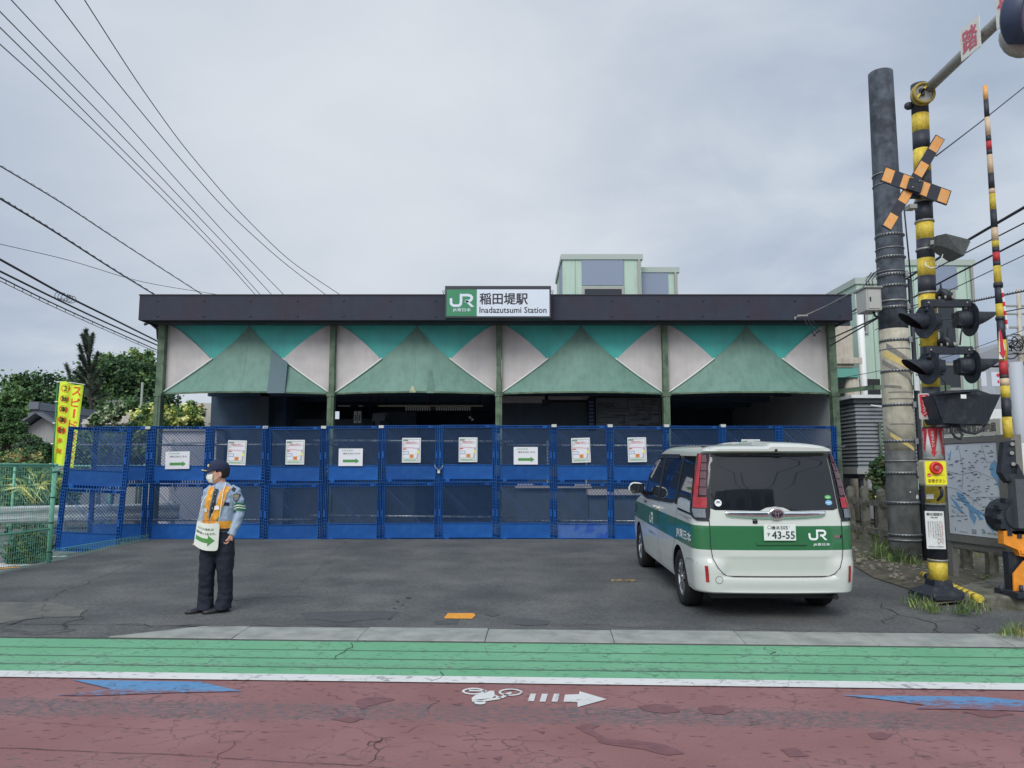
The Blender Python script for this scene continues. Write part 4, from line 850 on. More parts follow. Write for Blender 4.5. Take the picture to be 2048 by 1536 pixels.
def onbody(b, kind, src, off, flip=False):
    """wrap a flat drawing (x, z) onto the body"""
    for k, m in enumerate(src.mats):
        fs = [f for f, mi_ in zip(src.f, src.m) if mi_ == k]
        if fs: b.add([cast(kind, (-v.x if flip else v.x), v.z, off - v.y) for v in src.v], fs, m)
    return b
# body with wheel arches cut out
def cutter(y, sg):
    b = MB(); n = 40; ring = [Vector((sg * .56, y + .362 * math.cos(2 * math.pi * i / n), .356 + .362 * math.sin(2 * math.pi * i / n))) for i in range(n)]
    b.loft([ring, [p + Vector((sg * .5, 0, 0)) for p in ring]], m_vtr, smooth=False); o = b.build('cut', keep=True)
    q_ = bmesh.new(); q_.from_mesh(o.data); bmesh.ops.recalc_face_normals(q_, faces=q_.faces); q_.to_mesh(o.data); q_.free(); return o
cuts = [cutter(y, sg) for y in (.92, 3.77) for sg in (-1, 1)]
for c in cuts: mo = tmp.modifiers.new('b', 'BOOLEAN'); mo.object = c; mo.operation = 'DIFFERENCE'; mo.solver = 'EXACT'; mo.material_mode = 'TRANSFER'
dg = bpy.context.evaluated_depsgraph_get(); dg.update(); me1 = bpy.data.meshes.new_from_object(tmp.evaluated_get(dg)); me1.name = 'body'
me1.set_sharp_from_angle(angle=R(38))
for o in cuts + [tmp]: bpy.data.objects.remove(o)
body = bpy.data.objects.new('body', me1); COL.objects.link(body); body.parent = van; OFF['body'] = Vector()
b = MB(); b.box((-.66, .2, .25), (.66, 4.5, .3145), m_vtr); b.tube([(.60, .08, .285), (.60, .4, .285)], .028, m_sigk0, 12); b.build('underbody', van)
# glass
b = MB(); gl = [(-.668, 1.19), (-.62, 1.172), (-.16, 1.168), (-.09, 1.2), (0, 1.212), (.09, 1.2), (.16, 1.168), (.62, 1.172), (.668, 1.19), (.625, 1.762), (.55, 1.77), (-.55, 1.77), (-.625, 1.762)]
patch(b, 'R', gl, .004, m_vgl); b.build('rear_window', van)
side = [(.37, 1.262), (.55, 1.275), (.85, 1.278), (1.0, 1.262), (1.15, 1.20), (1.3, 1.178), (2.1, 1.15), (2.95, 1.125), (3.2, 1.14), (3.46, 1.16), (3.3, 1.40), (3.0, 1.62), (2.72, 1.715), (2.5, 1.735), (.46, 1.735)]
for k, lb in (('L', 'side_window'), ('Q', 'side_window')):
    b = MB(); patch(b, k, side, .004, m_vgl, .08); ps = b.build(lb, van)
    b = MB()
    for x0, x1 in ((2.06, 2.2), (1.02, 1.12)): patch(b, k, [(x0, 1.17), (x1, 1.17), (x1 - .02, 1.73), (x0 - .02, 1.73)], .007, m_vtr, .08)
    strip(b, k, [(.36, 1.266), (.55, 1.28), (.85, 1.283), (1.0, 1.267), (1.15, 1.205), (1.3, 1.183), (2.1, 1.155), (2.95, 1.13), (3.2, 1.14), (3.46, 1.16)], .034, .010, m_vtr)
    strip(b, k, [(3.05, 1.13), (3.08, 1.60)], .04, .008, m_vtr); b.build('window_pillars', ps)
    b = MB(); strip(b, k, [(2.62, 1.70), (2.3, 1.722), (1.25, 1.722)], .05, .016, M('rain_visor', (.02, .024, .03, 1), .15)); b.build('rain_visor', van)
b = MB(); patch(b, 'R', [(0, 0)] * 3, 0, m_vgl) if False else None
ws = []
for z in (1.17, 1.25, 1.35, 1.45, 1.55, 1.65, 1.73):
    P = vloop(z); rr = [p for p in P if p[1] > itp(z, T_yf) - .33]; rr = rr[3:]; xs_ = [Vector((x, y + .006, z + .004)) for x, y in rr]; n_ = 9
    L2 = [xs_[int(i * (len(xs_) - 1) / (n_ - 1))] for i in range(n_)]; ws.append(L2 + [Vector((-p.x, p.y, p.z)) for p in L2[:-1]][::-1])
b = MB(); b.add([p for r_ in ws for p in r_], [(i * 17 + j, i * 17 + j + 1, (i + 1) * 17 + j + 1, (i + 1) * 17 + j) for i in range(6) for j in range(16)], m_vgl, True); b.build('windscreen', van)
# rear lamps
for sg, kk in ((1, 'C'), (-1, 'D')):
    b = MB()
    inn = lambda z: itp(z, [(1.05, .70), (1.12, .678), (1.2, .672), (1.77, .628)]); oo = lambda z: itp(z, [(1.05, .80), (1.1, .90), (1.16, .945), (1.3, .935), (1.5, .885), (1.77, .80)])
    zs = [1.06, 1.075, 1.1, 1.16, 1.22, 1.3, 1.4, 1.5, 1.6, 1.7, 1.765]
    poly = [(inn(z), z) for z in zs] + [(oo(z), z) for z in zs[::-1]]; patch(b, kk, poly, .014, m_vbk, .03)
    lamp = b.build('tail_lamp', van, label='left tail lamp' if sg < 0 else None)
    def seg(z0, z1, f0, f1, m, off, nm, step=.03):
        b = MB(); zz_ = [z0 + (z1 - z0) * i / 5 for i in range(6)]; g2 = lambda z, f: inn(z) + (oo(z) - inn(z)) * f
        patch(b, kk, [(g2(z, f0), z) for z in zz_] + [(g2(z, f1), z) for z in zz_[::-1]], off, m, step); return b
    seg(1.30, 1.76, .44, .68, m_red, .022, '').build('red_lens', lamp)
    seg(1.32, 1.755, .68, .93, m_redd, .02, '').build('outer_lens', lamp)
    x = seg(1.195, 1.305, .12, .68, m_red, .026, ''); x.build('brake_lens', lamp)
    for z0, z1 in ((1.325, 1.405), (1.415, 1.49), (1.50, 1.575), (1.585, 1.66), (1.67, 1.75)): seg(z0, z1, .14, .41, m_clr, .024, '').build('clear_segment', lamp)
    seg(1.095, 1.185, .18, .72, M('reversing_lens', C(120, 124, 130, .9), .12, .4, var=.5, vs=70, coat=.5), .024, '').build('reversing_lens', lamp)
# seams, handles and trim of the body
b = MB(); strip(b, 'R', [(-.69, 1.07), (-.688, .8), (-.672, .68), (-.63, .59), (-.58, .53), (-.53, .5), (-.45, .492), (.45, .492), (.53, .5), (.58, .53), (.63, .59), (.672, .68), (.688, .8), (.69, 1.07)], .008, .007, m_seam)
strip(b, 'R', [(-.64, 1.775), (-.635, 1.82), (-.6, 1.85)], .006, .003, m_seam); strip(b, 'R', [(.64, 1.775), (.635, 1.82), (.6, 1.85)], .006, .003, m_seam)
for k in ('L', 'Q'):
    strip(b, k, [(2.15, 1.16), (2.17, 1.0), (2.15, .6), (2.08, .36), (1.98, .25)], .007, .002, m_seam); strip(b, k, [(1.02, 1.26), (1.0, 1.1), (1.06, .8), (1.24, .62), (1.3, .5), (1.3, .25)], .007, .002, m_seam)
    strip(b, k, [(3.3, 1.1), (3.34, .9), (3.36, .7)], .007, .002, m_seam); strip(b, k, [(.14, 1.12), (.14, 1.07), (.9, 1.07)], .003, .002, m_seam)
    strip(b, k, [(.14, .62), (.3, .64), (.52, .62), (.57, .57)], .005, .002, m_seam); strip(b, k, [(2.9, .34), (2.2, .30), (1.32, .26)], .02, .006, m_car)
strip(b, 'L', [(.62, 1.06), (.42, 1.055), (.38, 1.02), (.38, .9), (.42, .87), (.62, .875)], .004, .002, m_seam)
b.add([(-.631 + .036 * math.cos(i * .3), 0, 0) for i in range(1)], [], m_seam)
strip(b, 'R', [(-.62 + .037 * math.cos(i * .3142), .465 + .037 * math.sin(i * .3142)) for i in range(21)], .004, .002, m_seam, 1)
b.build('panel_gaps', van)
b = MB()
for k in ('L', 'Q'): patch(b, k, [(.2, 1.105), (.97, 1.115), (.97, 1.14), (.2, 1.125)], .003, m_vbk, .1)
b.build('slide_rail', van)
for sg, k in ((-1, 'L'), (1, 'Q')):
    for y in (2.26, 2.04):
        p = cast(k, y, 1.055, .012); b = MB(); b.tube([p + Vector((0, -.085, .0)), p + Vector((sg * .025, -.05, .0)), p + Vector((sg * .028, .05, 0)), p + Vector((0, .085, 0))], [.012, .016, .016, .012], m_car, 8); b.cb(p + Vector((0, .0, -.03)), (.02, .05, .03), m_car); b.build('door_handle', van)
    # mirrors
    b = MB(); c = Vector((sg * .985, 2.98, 1.26)); rings = []
    for i in range(9):
        t = -1 + 2 * i / 8; r_ = max(.02, (1 - abs(t) ** 2.6)) ** .5
        rings.append([c + Vector((sg * t * .12, .06 * r_ * math.sin(a) * (1 if math.sin(a) > 0 else .35), .085 * r_ * math.cos(a) * (1 + .12 * t))) for a in [2 * math.pi * j / 16 for j in range(16)]])
    b.loft(rings, m_car); mr_ = b.build('mirror', van)
    b = MB(); b.prism([c + Vector((sg * x, -.027, z)) for x, z in ((-.1, -.055), (.06, -.07), (.1, -.03), (.1, .03), (.06, .07), (-.1, .06))][::1 if sg > 0 else -1], (0, .01, 0), m_vbk); b.prism([c + Vector((sg * x, -.03, z)) for x, z in ((-.085, -.045), (.055, -.058), (.088, -.025), (.088, .025), (.055, .058), (-.085, .048))][::1 if sg > 0 else -1], (0, .002, 0), M('mirror_glass', C(170, 178, 180, .8), .03, 1)); b.build('mirror_glass', mr_)
    b = MB(); b.bar(c + Vector((-sg * .08, .02, -.06)), (sg * .78, 3.05, 1.18), .07, .05, m_vtr); b.build('mirror_foot', mr_)
# chrome garnish, emblem, camera
b = MB(); yb = cast('R', 0, 1.12, 0).y
def gy(x): return cast('R', x, 1.12, 0).y - .028
prof = [(-.525, 1.162, 1.13), (-.51, 1.164, 1.105), (-.46, 1.165, 1.09), (-.3, 1.165, 1.076), (-.12, 1.166, 1.068), (.12, 1.166, 1.068), (.3, 1.165, 1.076), (.46, 1.165, 1.09), (.51, 1.164, 1.105), (.525, 1.162, 1.13)]
rings = []
for x, zt, zb in prof: y = gy(x); rings.append([Vector((x, y + .07, zt + .004)), Vector((x, y + .012, zt)), Vector((x, y + .006, zt - .012)), Vector((x, y, zb + .02)), Vector((x, y + .016, zb)), Vector((x, y + .07, zb))])
b.loft(rings, m_chr, smooth=True); b.build('chrome_garnish', van)
b = MB(); y = gy(0) - .012; b.X = Matrix.Translation((0, y, 1.138))
n = 28; ring = lambda rx, rz, yy: [Vector((rx * math.cos(2 * math.pi * i / n), yy, rz * math.sin(2 * math.pi * i / n))) for i in range(n)]
b.loft([ring(.085, .062, .03), ring(.085, .062, .004), ring(.08, .058, -.002)], m_chr); b.add(ring(.074, .052, -.004), [tuple(range(n))], M('emblem_dark', (.02, .03, .06, 1), .2))
def ellrib(rx, rz, w_, yy, cx=0, cz=0): b.rib([(cx + rx * math.cos(2 * math.pi * i / n), cz + rz * math.sin(2 * math.pi * i / n)) for i in range(n)], w_, m_chr, yy, True)
ellrib(.066, .045, .010, -.007); ellrib(.044, .017, .008, -.0075, 0, .022); ellrib(.015, .042, .008, -.008)
b.X = None; b.build('maker_emblem', van)
b = MB(); b.box((-.245, gy(-.2) + .01, 1.035), (-.195, gy(-.2) + .08, 1.07), m_vbk); b.ball((-.22, gy(-.2) + .008, 1.048), .012, m_vgl, 8, 6); b.build('rear_camera', van)
# number plate
b = MB(); py_ = cast('R', .02, .93, 0).y - .028; b.box((-.145, py_, .868), (.185, py_ + .006, 1.033), M('plate_white', C(200, 206, 202, .7), .4)); m_pl = M('plate_ink', C(38, 44, 52, .8), .5)
b.X = Matrix.Translation((-.145, py_ - .002, .868)); b.text('横浜', .075, .112, .036, m_pl, bold=.01, w=.088); b.text('505', .172, .113, .037, m_pl, bold=.012, w=.075); b.disc(.055, .134, .0135, m_wht, -.001); b.disc(.262, .14, .004, m_pl, -.001)
b.text('す', .03, .042, .038, m_pl, bold=.006, w=.034); b.text('43-55', .082, .018, .076, m_pl, bold=.03, w=.235); b.rib([(.058 + .017 * math.cos(i * .5) - .003, .134 + .017 * math.sin(i * .5)) for i in range(13)], .003, m_pl)
b.X = None; b.build('number_plate', van)
b = MB(); b.bar((-.22, cast('R', -.2, .835, 0).y - .006, .832), (.30, cast('R', .3, .835, 0).y - .006, .832), .03, .02, m_car); b.build('plate_ledge', van, )
# lettering wrapped on the body
src = MB(); src.jr(.325, .865, .112, m_wht); src.text('JR東日本', .372, .806, .032, m_wht, bold=.02, w=.178)
b = MB(); onbody(b, 'R', src, .004)
src = MB(); src.text('JR東日本', -1.0, .80, .118, m_wht, bold=.02, w=.74); src.jr(-2.75, .80, .155, m_wht); src.text('横浜設備センター', -2.85, .655, .042, M('dark_decal', C(90, 94, 100, .7), .5), w=.62)
onbody(b, 'L', src, .004, flip=True)
b.build('lettering', van)
b = MB(); strip(b, 'L', [(3.02, 1.06), (3.2, 1.065)], .022, .004, m_vbk); b.build('model_badge', van); b = MB()
for k in range(4): b.cb(cast('R', .605 + k * .022, .903, .006), (.018, .006, .028), m_chr if k != 3 else m_vtr)
b.build('model_badge', van)
for x, z, rx, rz, nm, mt in ((-.585, 1.245, .036, .036, 'round_sticker', m_wht), (.575, 1.305, .036, .022, 'oval_sticker', M('sticker_green', C(70, 150, 80, .7), .4)), (.578, 1.248, .038, .026, 'oval_sticker', M('sticker_blue', C(110, 155, 190, .7), .4))):
    b = MB(); src = MB(); src.disc(x, z, rx, mt, 0, 24, rz)
    if nm == 'round_sticker': src.q(x - .018, z + .004, x + .018, z + .016, m_vbk, -.001); src.q(x - .03, z - .004, x + .03, z - .001, m_seam, -.001)
    else: src.q(x - .02, z - .004, x + .02, z + .003, m_wht, -.001)
    onbody(b, 'R', src, .008); b.build(nm, van)
for sg in (-1, 1):
    b = MB(); zz = [(sg * .745, .44), (sg * .715, .44), (sg * .725, .605), (sg * .755, .605)]; patch(b, 'R', zz, .006, m_red, .03); b.build('reflector', van)
# wiper and roof nub
b = MB(); w0 = [(-.42, 1.747), (-.2, 1.75), (.0, 1.745), (.1, 1.735), (.13, 1.742)]; b.tube([cast('R', a_, z_, .022) for a_, z_ in w0], [.007, .012, .016, .017, .012], m_vbk, 8); b.ball(cast('R', .045, 1.80, .012), .016, m_vbk, 10, 6); b.build('wiper', van)
b = MB(); b.cb((-.62, .44, 1.838), (.11, .03, .012), m_vbk); b.build('roof_rail_cap', van)
for c_ in van.children: c_.location.z = VDZ
# wheels
def wheel(y, sg, lab=None):
    b = MB(); n = 40; xo = sg * .835; prof = [(.62, .20), (.62, .26), (.63, .30), (.66, .318), (.72, .322), (.79, .318), (.822, .302), (.834, .27), (.83, .235), (.818, .215), (.81, .205)]
    rings = [[Vector((sg * x, y + r_ * math.cos(2 * math.pi * i / n), .318 + r_ * math.sin(2 * math.pi * i / n))) for i in range(n)] for x, r_ in prof]; b.loft(rings, m_tyre, cap=False); w_ = b.build('wheel', van) if False else None
    ty = b
    root = ty.build('wheel', van)
    b = MB(); prof = [(.815, .212), (.80, .205), (.79, .198), (.70, .19), (.69, .10), (.69, .01)]
    rings = [[Vector((sg * x, y + r_ * math.cos(2 * math.pi * i / n), .318 + r_ * math.sin(2 * math.pi * i / n))) for i in range(n)] for x, r_ in prof]; b.loft(rings[:3], m_alloy, cap=False); b.loft(rings[2:], m_alloyd, cap=False)
    for k in range(5):
        for d in (-.16, .16):
            a0 = 2 * math.pi * k / 5 + .3; ct = lambda a, r_, x: Vector((sg * x, y + r_ * math.cos(a), .318 + r_ * math.sin(a)))
            b.bar(ct(a0 + d * .5, .04, .80), ct(a0 + d * 1.35, .2, .797), .034, .022, m_alloy, up=(1, 0, 0))
    b.tube([(sg * .74, y, .318), (sg * .808, y, .318), (sg * .812, y, .318)], [.05, .042, .036], m_alloy, 16); b.tube([(sg * .808, y, .318), (sg * .816, y, .318)], .026, m_chr, 12)
    b.build('rim', root)
for y in (.92, 3.77):
    for sg in (-1, 1): wheel(y, sg)
# seats seen dimly are left to the glass; front lamps close the nose
for sg, k in ((1, 'Q'), (-1, 'L')):
    b = MB(); patch(b, k, [(4.0, .86), (4.35, .80), (4.4, .92), (4.05, .98)], .006, m_clr, .08); b.build('headlight', van).location.z = VDZ
# ================================================================== THE GUARD
GX, GY = -3.25, 8.46; GZ = .034 + gz(GX, GY)
man = thing('person', 'guard in blue shirt, orange vest, navy cap and white mask, looking left', 'person', (GX, GY, GZ), local=True)
m_skin = M('skin', C(176, 132, 112, .62), .55, var=.06, vs=20); m_shirt = M('shirt_blue', C(150, 168, 188, KW), .85, var=.05, vs=9, col2=C(136, 155, 176, KW), bump=.2, bs=120); m_trs = M('trousers_navy', C(22, 28, 42, KW), .85, var=.15, vs=10, bump=.2, bs=150)
m_vest = M('vest_orange', C(222, 156, 44, KW), .55, var=.1, vs=18, col2=C(192, 130, 42, KW), bump=.5, bs=25); m_cap = M('cap_navy', C(28, 38, 66, KW), .8, var=.1); m_hair = M('hair_black', C(24, 22, 26, KW), .7, var=.3, vs=60); m_mask = M('mask_white', C(212, 214, 206, KW), .7); m_shoe = M('shoe_black', C(34, 34, 40, KW), .35, var=.1); m_tie = M('tie_black', C(26, 28, 42, KW), .6); m_silver = M('silver_edge', C(178, 178, 165, KW), .5)
def lsec(c, rx, ry, n=18, ax=None, p=2.3):
    """horizontal superellipse section"""
    c = Vector(c); out_ = []
    for i in range(n):
        a = 2 * math.pi * i / n; ca, sa = math.cos(a), math.sin(a)
        out_.append(c + Vector((rx * math.copysign(abs(ca) ** (2 / p), ca), ry * math.copysign(abs(sa) ** (2 / p), sa), 0)))
    return out_
def remesh(b, name, vox, smooth=4, m=None, parent=None, sub=0):
    o = b.build('tmp', keep=True); q_ = bmesh.new(); q_.from_mesh(o.data); bmesh.ops.recalc_face_normals(q_, faces=q_.faces); q_.to_mesh(o.data); q_.free()
    r = o.modifiers.new('r', 'REMESH'); r.mode = 'VOXEL'; r.voxel_size = vox; r.use_smooth_shade = True
    if smooth: s_ = o.modifiers.new('s', 'SMOOTH'); s_.iterations = smooth; s_.factor = .5
    dg = bpy.context.evaluated_depsgraph_get(); dg.update(); me = bpy.data.meshes.new_from_object(o.evaluated_get(dg)); bpy.data.objects.remove(o)
    me.materials.clear(); me.materials.append(m); me.polygons.foreach_set('use_smooth', [True] * len(me.polygons)); me.polygons.foreach_set('material_index', [0] * len(me.polygons))
    o = bpy.data.objects.new(name, me); COL.objects.link(o); o.parent = parent; OFF[o.name] = Vector(); return o
def wrinkle(o, amp, sc, zf=lambda z: 1):
    for v in o.data.vertices:
        p = v.co; n = mnoise.noise(Vector((p.x * sc, p.y * sc, p.z * sc * 1.6))) + .5 * mnoise.noise(p * sc * 2.3)
        v.co = p + v.normal * amp * n * zf(p.z)
# trousers
b = MB()
b.loft([lsec((-.012, .0, z), rx, ry) for z, rx, ry in ((.93, .158, .112), (.88, .168, .118), (.80, .184, .125), (.72, .188, .125), (.66, .18, .118), (.62, .15, .1))], m_trs)
b.loft([lsec(c, rx, ry) for c, rx, ry in (((-.095, .0, .80), .088, .11), ((-.105, -.005, .6), .094, .1), ((-.112, -.02, .42), .082, .088), ((-.118, .0, .25), .08, .082), ((-.12, .005, .12), .083, .09), ((-.12, -.01, .03), .092, .108))], m_trs)
b.loft([lsec(c, rx, ry) for c, rx, ry in (((.075, .0, .80), .088, .11), ((.082, -.01, .6), .095, .1), ((.088, -.02, .42), .084, .088), ((.095, .0, .25), .076, .08), ((.088, -.005, .12), .078, .088), ((.078, -.022, .03), .088, .108))], m_trs)
tr = remesh(b, 'trousers', .011, 3, m_trs, man); wrinkle(tr, .010, 11, lambda z: 1.5 if z < .2 else .8)
# shirt with sleeves
b = MB()
b.loft([lsec((cx, .0 + cy, z), rx, ry, p=2.5) for z, cx, cy, rx, ry in ((.86, -.012, 0, .165, .118), (.93, -.01, 0, .162, .115), (1.0, -.005, 0, .168, .118), (1.1, .0, -.005, .182, .124), (1.2, .0, -.005, .19, .126), (1.28, .002, 0, .187, .116), (1.335, .004, .005, .165, .092), (1.375, .005, .01, .115, .07), (1.40, .005, .012, .07, .06))], m_shirt)
b.tube([(.12, .005, 1.325), (.185, .008, 1.29), (.225, .015, 1.2), (.245, .03, 1.08), (.225, .01, .97), (.185, -.02, .88), (.168, -.035, .825)], [.07, .072, .068, .062, .055, .052, .054], m_shirt, 14)
b.tube([(-.11, .01, 1.325), (-.17, .012, 1.29), (-.195, .02, 1.2), (-.215, .03, 1.08), (-.228, .005, .97), (-.232, -.03, .9), (-.232, -.045, .855)], [.066, .066, .06, .055, .048, .046, .048], m_shirt, 14)
sh = remesh(b, 'shirt', .010, 3, m_shirt, man); wrinkle(sh, .009, 13)
# the body itself: head, neck, arms and legs down to the feet inside the clothes
hd = Vector((-.035, -.01, 1.505)); yaw = R(-62)       # looking to the viewer's left and slightly forward
HR = Matrix.Rotation(yaw, 3, 'Z')
def H(x, y, z): return hd + HR @ Vector((x, y, z))     # head space: -y is the face direction
b = MB()
rings = []
for z, rx, ry, cy in ((-.112, .028, .03, -.045), (-.10, .044, .05, -.035), (-.075, .056, .068, -.022), (-.045, .064, .082, -.01), (-.01, .07, .092, 0), (.03, .074, .097, .006), (.065, .073, .094, .01), (.095, .062, .08, .012), (.115, .04, .052, .012), (.124, .015, .02, .012)):
    rings.append([H(rx * math.cos(2 * math.pi * i / 20), cy + ry * math.sin(2 * math.pi * i / 20), z) for i in range(20)])
b.loft(rings, m_skin)
b.tube([(.0, .012, 1.33), (-.005, .014, 1.38), (-.018, .01, 1.43), (-.03, .0, 1.47)], [.066, .056, .054, .052], m_skin, 14)
b.loft([[H(x + sx_ * w_, y, z) for sx_, y in ((-1, -.078), (1, -.078), (.35, -.078 - d), (-.35, -.078 - d))] for x, z, w_, d in ((0, -.04, .017, .028), (0, -.02, .013, .026), (0, .01, .009, .014), (0, .025, .008, .006))], m_skin)   # nose
for sg in (-1, 1):
    b.loft([[H(sg * (.068 + t) + 0, .008 + .019 * math.cos(a) * s_, -.012 + .032 * math.sin(a) * s_) for a in [2 * math.pi * j / 10 for j in range(10)]] for t, s_ in ((0, .8), (.012, 1), (.018, .9))], m_skin)   # ears
    b.ball(H(sg * .03, -.079, .012), .012, m_skin, 8, 6)
b.loft([lsec((0, 0, z), rx, ry) for z, rx, ry in ((.84, .13, .09), (1.0, .13, .09), (1.2, .15, .095), (1.3, .14, .08), (1.35, .08, .06))], m_skin)
b.tube([(.1, .005, 1.31), (.18, .008, 1.27), (.243, .03, 1.08), (.19, -.02, .88), (.165, -.038, .80), (.152, -.048, .775)], [.05, .048, .04, .034, .026, .03], m_skin, 12)
b.tube([(-.1, .01, 1.31), (-.165, .012, 1.27), (-.212, .03, 1.08), (-.23, -.03, .9), (-.23, -.05, .83), (-.228, -.056, .80)], [.05, .048, .04, .034, .026, .03], m_skin, 12)
for sx_ in (-1, 1): b.tube([(.09 * sx_, 0, .86), (.095 * sx_, -.005, .5), (.1 * sx_ - .01, 0, .12), (.1 * sx_ - .01, -.01, .06)], [.075, .055, .04, .04], m_skin, 10); b.tube([(.1 * sx_ - .01, .02, .05), (.1 * sx_ - .03, -.05, .035)], [.034, .02], m_skin, 8)
# hands: palm, four curled fingers, thumb from the side of the palm
def hand(wr, d, side, thumb, curl):
    wr = Vector(wr); d = Vector(d).normalized(); side = Vector(side).normalized(); nrm = d.cross(side)
    b.loft([[wr + d * t + side * w_ * math.cos(a) + nrm * th * math.sin(a) for a in [2 * math.pi * j / 12 for j in range(12)]] for t, w_, th in ((0, .026, .019), (.02, .034, .018), (.05, .041, .017), (.078, .040, .015), (.088, .034, .011))], m_skin)
    for k, (s_, l) in enumerate(((-.030, .066), (-.010, .074), (.011, .069), (.031, .054))):
        p0 = wr + d * .078 + side * s_; p1 = p0 + (d * (1 - curl * .5) + nrm * curl * .6).normalized() * l * .42; p2 = p1 + (d * (.55 - curl * .8) + nrm * .9).normalized() * l * .33; p3 = p2 + (d * (-.3 - curl * .4) + nrm * .5).normalized() * l * .27
        b.tube([p0, p1, p2, p3], [.0092, .0088, .008, .0065], m_skin, 8)
    p0 = wr + d * .025 + side * thumb * .028; p1 = p0 + (d * .8 + side * thumb * .8 + nrm * .3).normalized() * .034; p2 = p1 + (d * .9 + nrm * .6 - side * thumb * .2).normalized() * .028
    b.tube([p0, p1, p2], [.013, .0105, .0085], m_skin, 8)
hand((.158, -.045, .815), (-.42, -.25, -.87), (.35, -.9, .1), 1, .75)
hand((-.229, -.055, .835), (.12, -.12, -.98), (.2, -.95, .1), -1, .5)
bd = remesh(b, 'body', .0042, 2, m_skin, man)
mw = M('eye_white', C(215, 215, 210, .7), .3); mk = M('eye_dark', (.01, .008, .008, 1), .2)
b = MB()
for sg in (-1, 1): b.ball(H(sg * .03, -.0885, .012), (.009, .009, .006), mw, 10, 6); b.ball(H(sg * .03, -.0955, .012), (.004, .004, .004), mk, 8, 6); b.bar(H(sg * .018, -.095, .033), H(sg * .045, -.086, .034), .007, .006, m_hair)
b.build('eyes', man)
# hair under the cap
b = MB(); rings = []
for z, k in ((-.055, .6), (-.035, .95), (-.01, 1.03), (.03, 1.07), (.06, 1.06)):
    rings.append([H(.079 * k * math.cos(a), .012 + .104 * k * math.sin(a), z) for a in [math.radians(t) for t in range(-8, 189, 14)]])
inner = [[H(0, .03, 0).lerp(p, .86) for p in r_] for r_ in rings]; n = len(rings[0])
for i in range(len(rings) - 1):
    for j in range(n - 1): b.add([rings[i][j], rings[i][j + 1], rings[i + 1][j + 1], rings[i + 1][j]], [(0, 1, 2, 3)], m_hair, True)
b.add(rings[0] + inner[0], [(j, j + 1, j + 1 + n, j + n) for j in range(n - 1)], m_hair)
for sg in (-1, 1): b.loft([[H(sg * .0735 + dx, -.03 + dy, z) for dx, dy in ((-.004, -.004), (.003, -.004), (.003, .02), (-.004, .02))] for z in (.012, .05)], m_hair)
b.build('hair', man)
# cap
b = MB(); rings = []
for z, rx, ry in ((.028, .084, .110), (.05, .086, .112), (.08, .084, .11), (.11, .075, .1), (.132, .058, .078), (.146, .034, .046), (.150, .012, .016)):
    rings.append([H(rx * math.cos(2 * math.pi * i / 24), .006 + ry * math.sin(2 * math.pi * i / 24), z + .012 * math.sin(2 * math.pi * i / 24) * -.4) for i in range(24)])
b.loft(rings, m_cap); b.ball(H(0, .006, .151), .008, m_cap, 8, 5)
cap = b.build('cap', man)
b = MB(); top = []; 
for i in range(13):
    a = math.radians(-90 - 62 + 124 * i / 12); top.append((H(.082 * math.cos(a), .004 + .106 * math.sin(a), .046), H(.09 * math.cos(a) * .95, -.055 + .125 * math.sin(a), .030 + .012 * abs(math.cos(a)) * -1)))
for i in range(12):
    p, q_ = top[i], top[i + 1]; dn = Vector((0, 0, -.005)); b.add([p[0], q_[0], q_[1], p[1]], [(0, 1, 2, 3)], m_cap, True); b.add([x + dn for x in (p[0], q_[0], q_[1], p[1])], [(3, 2, 1, 0)], m_cap, True); b.add([p[1], q_[1], q_[1] + dn, p[1] + dn], [(0, 1, 2, 3)], m_cap)
br_ = b.build('brim', cap)
b = MB(); m_gold = M('gold_braid', C(222, 206, 140, KW), .5)
for i in range(2, 11):
    p = top[i][0].lerp(top[i][1], .84) + Vector((0, 0, .004)); b.ball(p, (.012, .010, .004), m_gold, 8, 5)
b.ball(H(0, -.106, .085), (.012, .012, .016), m_gold, 10, 6); b.build('braid', cap)
# mask, ear loop
b = MB(); rings = []
for z, wv, pr in ((-.105, .035, .0), (-.09, .055, .012), (-.06, .066, .026), (-.03, .066, .028), (-.008, .056, .018), (.0, .045, .012)):
    rings.append([H(wv * math.sin(a), -.052 - (.046 + pr) * math.cos(a) ** .7 if math.cos(a) > 0 else -.052, z) for a in [math.radians(t) for t in range(-84, 85, 12)]])
n = len(rings[0])
for i in range(5):
    for j in range(n - 1): b.add([rings[i][j], rings[i][j + 1], rings[i + 1][j + 1], rings[i + 1][j]], [(0, 1, 2, 3)], m_mask, True)
for sg in (-1, 1): b.tube([H(sg * .062, -.056, -.01), H(sg * .076, -.01, .01)], .0018, m_mask, 5); b.tube([H(sg * .062, -.056, -.075), H(sg * .077, .0, -.03)], .0018, m_mask, 5)
b.build('face_mask', man)
